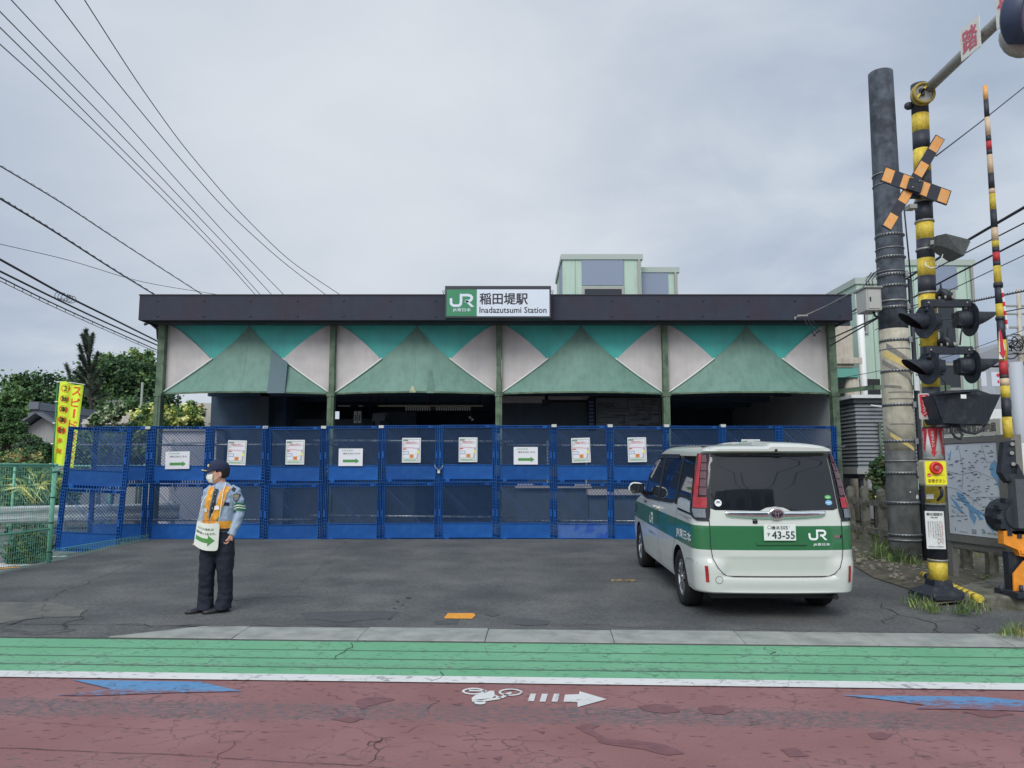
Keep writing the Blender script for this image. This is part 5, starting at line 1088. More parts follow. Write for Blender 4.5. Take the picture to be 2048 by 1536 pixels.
# shoes
for (cx, cy, ang, lb) in ((-.12, -.01, -48, 0), (.075, -.03, -55, 1)):
    b = MB(); Mx = Matrix.Translation((cx, cy, 0)) @ Matrix.Rotation(R(ang), 4, 'Z'); rings = []
    for y, w_, h_ in ((.075, .02, .04), (.065, .034, .06), (.02, .04, .075), (-.04, .042, .068), (-.1, .048, .052), (-.15, .048, .042), (-.185, .036, .034), (-.2, .012, .022)):
        rings.append([Mx @ Vector((w_ * math.copysign(abs(math.cos(a)) ** .7, math.cos(a)), y, .012 + max(0, math.sin(a)) * (h_ - .012))) for a in [2 * math.pi * j / 14 for j in range(14)]])
    b.loft(rings, m_shoe); rings = []
    for y, w_ in ((.08, .02), (.07, .036), (.02, .042), (-.04, .044), (-.1, .051), (-.15, .051), (-.19, .038), (-.206, .014)):
        rings.append([Mx @ Vector((sx_ * w_, y, z)) for sx_, z in ((-1, 0), (1, 0), (1, .016), (-1, .016))])
    b.loft(rings, M('sole', C(22, 22, 24, KW), .7), smooth=False); b.build('shoe', man)
# things worn over the shirt: snapped to its surface
q_ = bmesh.new(); q_.from_mesh(sh.data); SB = BVHTree.FromBMesh(q_); q_.free()
def snapf(x, z, off):
    h = SB.ray_cast(Vector((x, -1, z)), Vector((0, 1, 0)))
    if h[0] is None: h = SB.find_nearest(Vector((x, -.1, z)))
    n = h[1]
    if n.y > 0: n = -n
    return h[0] + (n * .6 + Vector((0, -.4, 0))) * off
def cloth(b, poly, off, m, step=.012, jit=0):
    V_, F_ = gridpoly(poly, step); b.add([snapf(x, z, off + jit * mnoise.noise(Vector((x * 60, z * 60, 1)))) for x, z in V_], F_, m, True)
def band(pts, w0): # centre line -> polygon
    t_ = MB(); t_.rib(pts, w0, m_vest); n = len(pts); return [(t_.v[i].x, t_.v[i].z) for i in range(n)] + [(t_.v[n + i].x, t_.v[n + i].z) for i in range(n)][::-1]
b = MB()
cl = [(.108, 1.352), (.085, 1.29), (.055, 1.18), (.015, 1.07), (-.04, .985)]; cr2 = [(-.095, 1.345), (-.105, 1.29), (-.118, 1.18), (-.135, 1.07), (-.13, .985)]
cr2 = [(-.085, 1.35), (-.088, 1.28), (-.105, 1.18), (-.125, 1.08), (-.125, .99)]
for pts in (cl, cr2):
    cloth(b, band(pts, .088), .014, m_silver); cloth(b, band(pts, .074), .018, m_vest, jit=.006)
# waist belt all round
rings = []
for z, k in ((.905, 1.0), (.95, 1.0), (.985, 1.0)): rings.append(lsec((-.01, 0, z), .182 * k, .135 * k, 28, p=2.4))
b.loft(rings, m_vest, cap=False)
# over the shoulders to the back
for sg, x0 in ((1, .108), (-1, -.088)):
    pts = [Vector((x0 - sg * .0, -.075, 1.34)), Vector((x0 + sg * .012, -.02, 1.37)), Vector((x0 + sg * .01, .04, 1.365)), Vector((x0 * .9, .1, 1.30)), Vector((x0 * .5, .135, 1.15)), Vector((.0, .14, 1.02))]
    for i in range(5):
        p, r_ = pts[i], pts[i + 1]; sd = Vector((.038, 0, 0)) + Vector((0, 0, -sg * .014 if i < 3 else 0))
        def up_(v): h = SB.find_nearest(v); return h[0] + (h[1] if h[1].dot(v - h[0]) >= 0 else -h[1]) * .014
        b.add([up_(p - sd), up_(p + sd), up_(r_ + sd), up_(r_ - sd)], [(0, 1, 2, 3)], m_vest, True); m0 = (p + r_) / 2
vest = b.build('vest', man)
b = MB(); 
for x, z, s_ in ((.022, 1.135, .028), (-.118, 1.105, .022)): cloth(b, [(x - s_, z - s_), (x + s_, z - s_ * .8), (x + s_ * .8, z + s_), (x - s_, z + s_ * .7)], .028, M('reflector_white', C(206, 204, 196, KW), .3), .02)
b.build('reflector', vest)
# tie, collar, pocket flap, epaulette, badge, armband
b = MB(); cloth(b, [(-.05, 1.335), (.02, 1.33), (.0, 1.26), (-.005, 1.10), (-.05, 1.0), (-.075, 1.04), (-.06, 1.12), (-.035, 1.26)], .012, m_tie); tie = b.build('tie', man)
b = MB()
for z, x in ((1.315, -.03), (1.275, -.018), (1.2, -.03), (1.125, -.035), (1.06, -.045)): b.ball(snapf(x, z, .014), .005, m_mask, 8, 5)
b.build('buttons', tie)
b = MB()
for pts in ([(.01, 1.33), (.035, 1.30), (.085, 1.325), (.085, 1.40), (.06, 1.415)], [(-.05, 1.335), (-.075, 1.30), (-.115, 1.32), (-.10, 1.36), (-.06, 1.385)]):
    P3 = []
    for k, (x, z) in enumerate(pts): s_ = snapf(x, min(z, 1.345), .02); P3.append(Vector((x, s_.y if z < 1.35 else (-.055 if x > 0 else -.06), z)))
    b.prism(P3, (0, .008, 0), m_shirt)
b.loft([lsec((.0, .012, 1.37), .078, .07, 20), lsec((-.002, .014, 1.405), .072, .066, 20), lsec((-.002, .014, 1.405), .062, .058, 20), lsec((0, .012, 1.36), .064, .058, 20)], m_shirt, cap=False)
b.build('collar', man)
b = MB(); cloth(b, [(.09, 1.155), (.155, 1.15), (.155, 1.185), (.09, 1.195)], .008, m_tie); cloth(b, [(.158, 1.325), (.20, 1.30), (.215, 1.33), (.175, 1.352)], .01, m_tie); b.build('pocket_flap', man)
b = MB(); shd = [(.185, 1.27), (.19, 1.215), (.22, 1.19), (.255, 1.215), (.262, 1.27), (.225, 1.285)]; cloth(b, shd, .008, m_tie); cxs, czs = .224, 1.24
cloth(b, [(cxs + (x - cxs) * .78, czs + (z - czs) * .78) for x, z in shd], .011, M('badge_grey', C(110, 118, 130, KW), .5, var=.2, vs=60)); cloth(b, [(.197, 1.25), (.252, 1.25), (.252, 1.262), (.197, 1.262)], .014, M('badge_gold', C(160, 140, 70, KW), .5)); b.build('sleeve_badge', man)
b = MB(); m_arm = M('armband_green', C(30, 104, 72, KW), .5); ca = Vector((.238, .027, 1.135)); da = Vector((.02, .015, -.12)).normalized(); e1 = da.cross(Vector((0, 1, 0))).normalized(); e2 = da.cross(e1)
def arm_ring(c, r_): return [c + (e1 * math.cos(t) + e2 * math.sin(t)) * r_ + da * (.016 * math.cos(2 * t)) for t in [2 * math.pi * j / 24 for j in range(24)]]
b.loft([arm_ring(ca + da * t, .071) for t in (-.042, -.02, 0, .02, .045)], m_arm, cap=False)
for t in (-.012, .014): b.loft([arm_ring(ca + da * (t - .0055), .0735), arm_ring(ca + da * (t + .0055), .0735)], m_mask, cap=False)
b.build('armband', man)
b = MB(); b.loft([lsec((-.012, 0, .872), .183, .134, 28, p=2.4), lsec((-.012, 0, .905), .183, .134, 28, p=2.4)], m_tie, cap=False); b.build('belt', man)
def slim(v):
    z = v.z; a = min(1, max(0, (z - .70) / .14)); c_ = min(1, max(0, (1.44 - z) / .07)); v.x *= 1 - .15 * a * a * (3 - 2 * a) * c_
done = set()
for o in man.children_recursive:
    if o.type == 'MESH' and o.data.name not in done:
        done.add(o.data.name)
        for v in o.data.vertices: slim(v.co)
# board hung from the neck
t = thing('arrow_board', "white plastic board with green right arrow hanging from the guard's neck", 'sign', Vector((GX, GY, GZ)) + Vector((-.07, -.2, .68)))
def bd_pt(u, v, lift=0):
    """u 0..1 across, v 0..1 up; board bowed outwards"""
    c0 = Vector((-.222, -.135, .735)); c1 = Vector((.055, -.165, .672)); c2 = Vector((.062, -.16, .975)); c3 = Vector((-.197, -.13, .995))
    p = c0.lerp(c1, u).lerp(c3.lerp(c2, u), v); bow = math.sin(math.pi * u)
    return Vector((GX, GY, GZ)) + p + Vector((0, -.05 * bow - lift, -.022 * bow))
b = MB(); m_bw = M('board_white', C(206, 210, 202, KW), .4, var=.02); N_ = 14
for u in range(N_):
    for v in range(4):
        a0, a1, v0, v1 = u / N_, (u + 1) / N_, v / 4, (v + 1) / 4; Q = [(a0, v0), (a1, v0), (a1, v1), (a0, v1)]
        if u == N_ - 1 and v == 0: Q = [(a0, v0), (a1 - .02, .03), (a1, .12), (a1, v1), (a0, v1)]
        if u == N_ - 1 and v == 3: Q = [(a0, v0), (a1, v0), (a1, .9), (a1 - .04, 1), (a0, 1)]
        b.add([bd_pt(*q2) for q2 in Q], [tuple(range(len(Q)))], m_bw, True); b.add([bd_pt(*q2, lift=-.004) for q2 in Q][::-1], [tuple(range(len(Q)))], m_bw, True)
b.build('board', t)
b = MB(); src = MB(); m_bt = M('board_ink', C(52, 72, 62, KW), .5); m_btf = M('board_faint', C(130, 158, 138, KW), .5)
src.text('稲田堤駅', .08, .74, .085, m_btf, w=.38); src.text('改札は', .47, .74, .085, m_bt, bold=.02, w=.34); src.text('踏切渡って左です。', .05, .57, .085, m_bt, bold=.02, w=.84)
for k in range(8): x0, x1 = .06 + k * .07, .06 + (k + 1) * .07; src.pg([(x0, .28), (x1, .28), (x1, .44), (x0, .44)], m_arrow)
src.pg([(.62, .16), (.88, .36), (.62, .56)], m_arrow)
for k, m in enumerate(src.mats):
    fs = [f for f, mi_ in zip(src.f, src.m) if mi_ == k]; b.add([bd_pt(v.x, v.z, .004 - v.y) for v in src.v], fs, m)
b.build('lettering', t)
b = MB(); o_ = Vector((GX, GY, GZ)); b.tube([bd_pt(.96, .96, .003), o_ + snapf(.066, 1.15, .034), o_ + snapf(.07, 1.30, .03), o_ + Vector((.075, -.06, 1.395)), o_ + Vector((.03, .085, 1.40)), o_ + Vector((-.06, .05, 1.39)), o_ + Vector((-.075, -.07, 1.35)), o_ + snapf(-.14, 1.2, .03), bd_pt(.04, .97, .003)], .0045, m_mask, 6); b.build('cord', t)
# ================================================================== RIGHT SIDE: POLES, SIGNALS, BOARD
m_py_ = M('pole_yellow', C(202, 180, 66, KW), .55, var=.16, vs=14, col2=C(172, 152, 62, KW), streak=.35, lo=.5, hi=.75, det=8); m_pk = M('pole_black', C(44, 48, 58, KW), .55, var=.15, vs=9); m_sigk = M('signal_black', C(34, 40, 50, KW), .55, var=.25, vs=12, col2=C(58, 62, 68, KW), lo=.52, hi=.8, det=8); m_or = M('reflective_orange', C(206, 160, 104, KW), .45, var=.06, vs=20, col2=C(216, 150, 76, KW)); m_galv = M('zinc_grey', C(140, 142, 138, KW), .5, .4, var=.15, vs=14)
m_dirty = M('dirty_pole', C(74, 82, 92, KW), .85, var=.25, vs=5, col2=C(54, 60, 68, KW), streak=.35, bump=.3); m_cream = M('cream_sleeve', C(178, 174, 156, KW), .7, var=.12, vs=4, col2=C(160, 156, 142, KW), streak=.25); m_chev = M('faded_chevron', C(196, 176, 112, KW), .7, var=.12, vs=9); m_chevg = M('grey_chevron', C(118, 118, 112, KW), .8, var=.2, vs=9); m_lowp = M('grey_pole', C(78, 80, 80, KW), .85, var=.2, vs=4, col2=C(98, 100, 98, KW), streak=.25, bump=.2)
m_wire = M('cable_black', C(42, 44, 52, KW), .6); m_wht2 = M('plain_white', C(206, 210, 210, KW), .5, var=.04); m_sred = M('sign_red', C(186, 44, 56, KW), .5, var=.04); m_orange = M('machine_orange', C(224, 138, 44, KW), .5, var=.12, vs=6, streak=.2); m_arm = m_galv
# crossing signal mast
YP = 9.05
def axis(py, px_top=(1838, 170), px_bot=(1877, 1160), Y=YP):
    a_, c_ = at(*px_top, Y), at(*px_bot, Y); z = at(1850, py, Y).z; t = (z - c_.z) / (a_.z - c_.z); return Vector((c_.x + (a_.x - c_.x) * t, Y, z))
bp_ = axis(1200); sig = thing('crossing_signal', 'yellow and black banded level crossing mast with crossbuck, four hooded lamps and a direction box', 'crossing signal', (bp_.x, YP, .12))
b = MB(); bands = [(170, 230, 0), (230, 265, 1), (265, 300, 0), (300, 345, 1), (345, 386, 0), (386, 406, 1), (406, 443, 0), (443, 480, 1), (480, 518, 0), (518, 553, 1), (553, 585, 0), (585, 694, 1), (694, 740, 0), (740, 775, 1), (775, 810, 0), (810, 857, 1), (857, 915, 0), (915, 1006, 1), (1006, 1118, 0), (1118, 1162, 1)]
rad = lambda z: .098 + .004 * (6.5 - z) / 6
for y0, y1, k in bands: p, q_ = axis(y0), axis(y1); b.tube([p, q_], [rad(p.z), rad(q_.z)], m_py_ if k else m_pk, 24)
b.build('mast', sig)
b = MB(); p, q_ = axis(857), axis(915); n = 24; hz_ = q_.z - p.z; r_ = .108; b.tube([p, q_], r_, m_wht2, 24)
for k in range(6):                         # red downward arrows with lettering round the mast
    a0 = R(-90 + (k - 2.5) * 60); w_ = R(27)
    wr = lambda a, f, l=.006: Vector((p.x + (r_ + l) * math.cos(a), p.y + (r_ + l) * math.sin(a), p.z + hz_ * f))
    for f0, f1, s0, s1 in ((.0, .16, 1, 1), (.16, .82, 1, .3), (.80, .98, .62, .04)):
        for j in range(16):
            u0, u1 = -1 + (j % 4) / 2, -1 + (j % 4 + 1) / 2; ga, gb_ = (j // 4) / 4, (j // 4 + 1) / 4; ff = lambda g: f0 + (f1 - f0) * g; ss = lambda g: s0 + (s1 - s0) * g
            b.add([wr(a0 + w_ * u0 * ss(ga), ff(ga)), wr(a0 + w_ * u1 * ss(ga), ff(ga)), wr(a0 + w_ * u1 * ss(gb_), ff(gb_)), wr(a0 + w_ * u0 * ss(gb_), ff(gb_))], [(0, 1, 2, 3)], m_sred)
    src = MB(); src.text('非常ボタン', -.018, hz_ * .17 * 0, .036, m_wht2, vertical=True, w=.03, bold=.02)
    b.add([wr(a0 + v.x / r_, (.17 * hz_ + v.z) / hz_ if False else (v.z - .03) / hz_, .010) for v in src.v], src.f, m_wht2)
b.build('red_wrap', sig)
b = MB()
for py in (404, 444, 500, 587, 856, 1008, 1120, 917): p = axis(py); b = MB(); b.tube([p + Vector((0, 0, -.012)), p + Vector((0, 0, .012))], .112, m_galv if py not in (856,) else m_pk, 20); b.build('mast_clamp', sig)

b = MB(); p = axis(1160); zb_ = .11; c_ = Vector((p.x, YP, 0))
for a_ in range(4):
    d = Vector((math.cos(R(45 + a_ * 90)), math.sin(R(45 + a_ * 90)), 0)); 
b.loft([[Vector((p.x + s_ * k * math.cos(R(45 + 90 * j)) * 1.41, YP + s_ * k * math.sin(R(45 + 90 * j)) * 1.41, z)) for j in range(4)] for z, s_, k in ((zb_, .245, 1), (zb_ + .05, .24, 1), (p.z - .06, .11, 1), (p.z + .01, .10, 1))], m_sigk, smooth=False)
for sx_ in (-1, 1): b.tube([(p.x + sx_ * .2, YP - .255, zb_ + .0), (p.x + sx_ * .2, YP - .255, zb_ + .08)], .018, m_pk, 8)
b.build('mast_foot', sig)
# crossbuck
t_ = None
def buck(c0, c1, wdt, n, name, Y, off, cols):
    b = MB(); d = (c1 - c0); L_ = d.length; d.normalize(); s_ = Vector((-d.z, 0, d.x)) * wdt / 2
    b.prism([c0 - s_, c1 - s_, c1 + s_, c0 + s_], (0, .02, 0), m_pk)
    e_ = .012; cur = e_; tot = sum(cols_[0] for cols_ in cols)
    for l, k in cols:
        l2 = (L_ - 2 * e_) * l / tot; a_, c_ = c0 + d * cur, c0 + d * (cur + l2); s2 = s_ * .88
        if k: b.add([a_ - s2 + Vector((0, -.003, 0)), c_ - s2 + Vector((0, -.003, 0)), c_ + s2 + Vector((0, -.003, 0)), a_ + s2 + Vector((0, -.003, 0))], [(0, 1, 2, 3)], m_or)
        cur += l2
    b.build(name, sig)
buck(at(1773, 456, 8.88), at(1881, 274, 8.88), .125, 7, 'crossbuck_arm', 8.88, 0, [(1, 1), (1, 0), (1, 1), (1.15, 0), (1, 1), (1, 0), (1.05, 1)])
buck(at(1765.5, 347, 8.86), at(1898.5, 396, 8.86), .195, 5, 'crossbuck_arm', 8.86, 0, [(1, 1), (.95, 0), (1, 1), (.9, 0), (1, 1), (1.15, 0), (1, 1)])
b = MB(); c_ = at(1830, 371, 8.84); b.cb(c_, (.17, .03, .15), m_sigk, Matrix.Rotation(R(20), 3, 'Y')); b.cb(c_ + Vector((0, .12, .09)), (.26, .12, .03), m_sigk); b.cb(c_ + Vector((0, .12, -.09)), (.26, .12, .03), m_sigk)
for dx, dz in ((-.04, -.03), (.05, .05)): b.ball(c_ + Vector((dx, -.02, dz)), .012, m_galv, 8, 5)
b.build('crossbuck_bracket', sig)
b = MB(); c_ = at(1822, 415, 8.9); b.cb(c_, (.09, .12, .05), m_galv); b.tube([c_ + Vector((.02, 0, 0)), axis(425) + Vector((-.1, -.02, 0)), axis(440) + Vector((0, -.11, 0))], .007, m_wire, 6); b.build('beacon_bracket', sig)
# lamps
def lamp(cx, cy, facing, disc_c, hood_tip, house, nm='signal_lamp'):
    Yl = 8.92; dc = at(*disc_c, Yl); d = Vector((facing, -.13 if facing < 0 else -.04, 0)).normalized(); s_ = Vector((-d.y, d.x, 0)); up = Vector((0, 0, 1))
    def ring(t, r_, a0=0, n=28, sz=1): return [dc + d * t + (s_ * math.cos(2 * math.pi * j / n) + up * math.sin(2 * math.pi * j / n) * sz) * r_ for j in range(n)]
    b = MB(); b.loft([ring(-.004, .205), ring(.004, .205)], m_sigk, smooth=False); root = b.build('target_disc', sig) if False else None
    L_ = b.build('lamp_disc', sig, label=('left-facing' if facing < 0 else 'right-facing') + ' lamp disc')
    b = MB(); n = 28; out_ = ring(.0, .098); tip = []
    for j in range(n):
        a = 2 * math.pi * j / n; ln = .30 * (.5 + .5 * math.sin(a)) ** .75 + .03; tip.append(dc + d * ln + (s_ * math.cos(a) + up * math.sin(a)) * .092)
    b.loft([out_, tip], m_sigk, cap=False); b.loft([[p_ + Vector((0, 0, 0)) for p_ in ring(.0, .09)], [dc + (q_ - dc) * .985 for q_ in tip]], M('hood_inside', C(28, 30, 36, KW), .8), cap=False); b.build('hood', L_)
    b = MB(); b.add(ring(.01, .088), [tuple(range(28))], M('signal_red_lens', (.16, .02, .025, 1), .15, coat=.5)); b.build('lens', L_)
    b = MB(); b.loft([ring(-.02, .11), ring(-.06, .115), ring(-.15, .105), ring(-.17, .085)], m_sigk, smooth=False); c_ = dc - d * .1; b.cb(c_, (.15, .15, .17), m_sigk); b.build('housing', L_)
for k, (y_, yb_) in enumerate(((641, 606), (735, 700))):
    sh_ = (0, 7)[k]
    lamp(0, 0, -1, (1850 + sh_, y_ + (2 if k == 0 else 0)), None, None); lamp(0, 0, 1, (1940 + sh_ * .5, y_ - 2), None, None)
    b = MB(); a_, c_ = at(1845 + sh_ * .7, yb_ + 1, 8.88), at(1938 + sh_ * .6, yb_ - 1, 8.88); b.box((a_.x, 8.84, a_.z - .045), (c_.x, 8.92, a_.z + .045), m_sigk)
    for xx in (a_.x + .05, c_.x - .05): b.tube([(xx, 8.88, a_.z - .1), (xx, 8.88, a_.z - .04)], .035, m_sigk, 10); b.ball((xx, 8.835, a_.z), .015, m_galv, 6, 4)
    e0 = axis(yb_ - 4) + Vector((.08, -.03, 0)); e1 = at(1882 + sh_ * .6, yb_ - 25, 8.88); e2 = at(1892 + sh_ * .6, yb_ - 20, 8.88)
    b.tube([e0, e0.lerp(e1, .6), e1, e2 + Vector((0, 0, 0)), Vector((e2.x, 8.88, a_.z + .04))], [.034, .034, .04, .052, .06], m_sigk, 12)
    for q_ in range(6): an = q_ * 1.05; b.tube([(e2.x + .085 * math.cos(an), 8.88 + .06 * math.sin(an), a_.z + .045), (e2.x + .085 * math.cos(an), 8.88 + .06 * math.sin(an), a_.z + .085)], .012, m_galv, 6)
    b.tube([e1 + Vector((0, 0, .03)), e1 + Vector((0, 0, .09))], .012, m_sigk, 6)
    b.build('cross_arm', sig)
b = MB()
for pts in ([(1869, 655), (1885, 667), (1888, 690)], [(1905, 640), (1896, 655), (1893, 690)], [(1878, 750), (1890, 765), (1892, 785)], [(1925, 655), (1922, 668), (1920, 690)]): b = MB(); b.tube([at(x, y, 8.86) for x, y in pts], .009, m_wire, 6); b.build('lamp_cable', sig)
# direction box
b = MB(); f_ = [at(x, y, 8.62) for x, y in ((1865, 790), (1890, 788), (1893, 783), (1955, 779), (1981, 788), (2002, 789), (1977, 843), (1962, 851), (1886, 847), (1881, 838))]
b.prism(f_[::-1], (0, .34, 0), m_sigk); hb_ = b.build('direction_box', sig)
b = MB(); a0, a1, a2, a3, a4 = at(1893, 788, 8.5), at(1932, 786, 8.44), at(1977, 792, 8.5), at(1886, 846, 8.56), at(1975, 848, 8.56)
b.add([a0, a1, at(1930, 848, 8.5), a3], [(0, 1, 2, 3)], m_sigk); b.add([a1, a2, a4, at(1930, 848, 8.5)], [(0, 1, 2, 3)], m_sigk); b.prism([at(1888, 782, 8.4), at(1955, 778, 8.4), at(1960, 782, 8.4), at(1888, 787, 8.4)][::-1], (0, .3, 0), m_sigk)
b.add([at(1867, 792, 8.6), at(1893, 786, 8.48), at(1886, 846, 8.58)], [(0, 1, 2)], m_sigk); b.add([at(2000, 791, 8.6), at(1977, 791, 8.5), at(1976, 846, 8.58)], [(0, 1, 2)], m_sigk)
b.build('box_hoods', hb_)
b = MB(); p = at(1927, 793, 8.36); b.cb(p, (.06, .004, .045), m_wht2); b.build('white_tag', hb_)
b = MB(); 
for pts in ([(1903, 848), (1902, 862), (1910, 874), (1920, 878), (1925, 870), (1918, 860), (1912, 850)], [(1912, 850), (1930, 864), (1950, 867), (1965, 860), (1972, 848)], [(1897, 848), (1890, 852), (1872, 853)]): b.tube([at(x, y, 8.6) for x, y in pts], .016, m_wire, 8)
b.tube([axis(853), at(1898, 852, 8.8)], .025, m_sigk, 8); b.cb(at(1905, 850, 8.75), (.12, .1, .06), m_sigk)
b.build('box_cables', hb_)
# floodlight
fl = thing('floodlight', 'weathered dark floodlight bolted to the banded mast below the crossbuck', 'floodlight', at(1890, 495, 8.85)); b = MB(); p0, p1 = at(1868, 484, 8.8), at(1922, 500, 8.6)
b.loft([[p0 + Vector((.0, y, z)) for y, z in ((-.06, -.06), (.06, -.06), (.06, .06), (-.06, .06))], [p0.lerp(p1, .25) + Vector((0, y, z)) for y, z in ((-.12, -.08), (.12, -.08), (.12, .09), (-.12, .09))], [p1 + Vector((dx, y, z)) for dx, y, z in ((-.06, -.14, -.11), (-.06, .14, -.11), (.03, .14, .08), (.03, -.14, .08))]], M('floodlight_grey', C(66, 70, 70, KW), .8, var=.25, vs=14), smooth=False); b.build('lamp_housing', fl)
b = MB(); b.prism([p1 + Vector((dx, y, z)) for dx, y, z in ((-.052, -.12, -.1), (-.052, .12, -.1), (.034, .12, .07), (.034, -.12, .07))], (.012, 0, -.004), M('lamp_glass', C(120, 126, 124, KW), .15)); b.build('lamp_glass', fl)
b = MB(); b.bar(axis(493) + Vector((.08, 0, 0)), p0, .07, .05, m_galv); b.tube([at(1886, 508, 8.75), at(1882, 520, 8.78), at(1874, 534, 8.82), at(1862, 536, 8.85), at(1850, 530, 8.9), at(1852, 524, 8.92)], .007, m_wht2, 6); b.build('bracket', fl)
# overhanging arm with hinge wheel, name plates and lamp
ov = sig; a0 = axis(188) + Vector((.04, -.1, 0))
b = MB(); a1 = Vector((5.18, 5.6, a0.z + .06)); b.tube([a0, a0.lerp(a1, .3), a1], .062, m_arm, 16)
for f in (.27, .5): p = a0.lerp(a1, f); b.tube([p + Vector((-.07, 0, -.03)), p + Vector((-.02, 0, -.1))], .02, m_galv, 8)
ov = b.build('overhead_arm', sig)
b = MB(); c_ = at(1846, 188, 8.9); n = 26
for r_, y0, y1 in ((.125, -.05, -.02),): 
    for s_ in (-1, 1): b.tube([c_ + Vector((.125 * math.cos(2 * math.pi * j / n), s_ * .03, .125 * math.sin(2 * math.pi * j / n))) for j in range(n + 1)], .018, M('hinge_yellow', C(140, 126, 60, KW), .6, var=.3, vs=20), 8)
b.tube([c_ + Vector((0, -.02, 0)), c_ + Vector((0, .1, 0))], .11, m_galv, 20); b.cb(c_ + Vector((-.03, -.03, .01)), (.06, .04, .08), m_pk); b.bar(c_ + Vector((-.1, -.04, -.07)), c_ + Vector((.03, -.04, .09)), .02, .02, m_py_); b.ball(axis(212) + Vector((-.14, 0, 0)), (.06, .05, .05), m_pk, 8, 6)
b.build('hinge', ov)
for (Ya, ch, mk_, lb) in ((7.98, '踏', 'name_plate', 'small white square plate with red character 踏 on the overhead arm'), (7.36, '切', 'name_plate', 'small white square plate partly cut off at the top, behind the overhead lamp')):
    b = MB(); b.X = frame((5.06, Ya, 6.16), (.12, -1, .05)); b.box((0, 0, 0), (.30, .008, .36), M('plate_pale', C(196, 198, 192, KW), .5, var=.05)); b.text(ch, .04, .05, .26, M('faded_red', C(178, 92, 108, KW), .6), -.004, bold=.03, w=.22); b.X = None
    tag(b.build(mk_), lb, 'sign')
b = MB(); lc = at(2046, 32, 6.9); d = Vector((.52, -.78, -.25)).normalized(); s_ = d.cross(Vector((0, 0, 1))).normalized(); u_ = s_.cross(d)
def rg(t, r_, n=32): return [lc + d * t + (s_ * math.cos(2 * math.pi * j / n) + u_ * math.sin(2 * math.pi * j / n)) * r_ for j in range(n)]
b.loft([rg(-.14, .1), rg(-.12, .2), rg(-.08, .26), rg(.1, .262), rg(.105, .25), rg(-.02, .24)], M('lamp_hood', C(50, 62, 86, KW), .5, var=.05), cap=True); hd_ = b.build('overhead_lamp', sig)
b = MB(); b.loft([rg(-.01, .235), rg(.03, .16), rg(.04, .02)], M('dim_red_lens', C(108, 84, 104, KW), .25, col2=C(80, 48, 66, KW), vs=5)); b.build('lens', hd_)
b = MB(); lc0 = lc.copy(); b.ball(lc + Vector((.06, .16, -.14)), (.2, .1, .2), m_galv, 20, 10); b.build('lamp_back', hd_)
# plates on the mast
b = MB(); p0, p1 = at(1836, 787, 8.86), at(1861.5, 839, 8.86); W_, Hh = p1.x - p0.x, p0.z - p1.z
def rrect(w_, h_, r_): return [(cx + r_ * math.cos(a), cz + r_ * math.sin(a)) for cx, cz, a0 in ((w_ - r_, h_ - r_, 0), (r_, h_ - r_, 90), (r_, r_, 180), (w_ - r_, r_, 270)) for a in (R(a0), R(a0 + 45), R(a0 + 90))]
b.X = frame((p0.x, 8.86, p1.z), (1, 0, .03)); b.prism([(x, 0, z) for x, z in rrect(W_, Hh, .02)], (0, .008, 0), M('plate_grey', C(176, 176, 176, KW), .5, var=.04))
b.pg([(W_ * .08, Hh * .95), (W_ * .2, Hh * .32), (W_ * .1, Hh * .32), (W_ * .5, Hh * .06), (W_ * .9, Hh * .32), (W_ * .8, Hh * .32), (W_ * .92, Hh * .95)], m_sred, -.004); b.text('非常ボタン', W_ * .33, Hh * .92, .042, m_wht2, -.007, bold=.015, vertical=True, w=.05); b.X = None
tag(b.build('emergency_arrow_plate'), 'grey plate with red down arrow and white characters on the banded mast', 'sign')
t = thing('emergency_button_box', 'yellow emergency button box with a round red button strapped to the banded mast', 'button box', at(1872, 972, 8.8))
p0, p1 = at(1846.5, 920, 8.72), at(1896.5, 972, 8.72); W_, Hh = p1.x - p0.x, p0.z - p1.z
b = MB(); b.X = frame((p0.x, 8.72, p1.z), (1, 0, 0)); b.prism([(x, 0, z) for x, z in rrect(W_, Hh, .025)], (0, .12, 0), M('case_grey', C(150, 148, 128, KW), .5, var=.06)); b.cb((W_ + .02, .03, Hh * .45), (.03, .03, .03), m_pk); b.cb((W_ + .015, .03, Hh * .85), (.03, .02, .02), m_galv); b.X = None; b.build('case', t)
b = MB(); b.X = frame((p0.x, 8.72, p1.z), (1, 0, 0)); m_ey = M('emergency_yellow', C(236, 216, 40, KW), .4, var=.03); b.pg([(x * .9 + W_ * .05, z * .9 + Hh * .05) for x, z in rrect(W_, Hh, .012)], m_ey, -.004); b.q(W_ * .13, Hh * .35, W_ * .27, Hh * .48, m_sred, -.006); b.q(W_ * .16, Hh * .385, W_ * .24, Hh * .41, m_wht2, -.008)
b.text('Emergency button', W_ * .30, Hh * .385, .018, m_sred, -.006, w=W_ * .58); b.text('非常ボタン', W_ * .14, Hh * .12, .045, M('ink_brown', C(130, 66, 30, KW), .5), -.006, bold=.02, w=W_ * .74); b.X = None; b.build('face', t)
b = MB(); c_ = Vector((p0.x + W_ * .5, 8.715, p1.z + Hh * .69)); rg2 = lambda y, r_: [c_ + Vector((r_ * math.cos(2 * math.pi * j / 28), y, r_ * math.sin(2 * math.pi * j / 28))) for j in range(28)]
b.loft([rg2(0, .074), rg2(-.03, .07), rg2(-.04, .055), rg2(-.025, .046), rg2(-.02, .032)], M('button_red', C(196, 52, 46, KW), .35)); b.loft([rg2(-.02, .032), rg2(-.038, .028), rg2(-.04, .01)], M('button_face', C(160, 84, 84, KW), .3)); b.build('push_button', t)
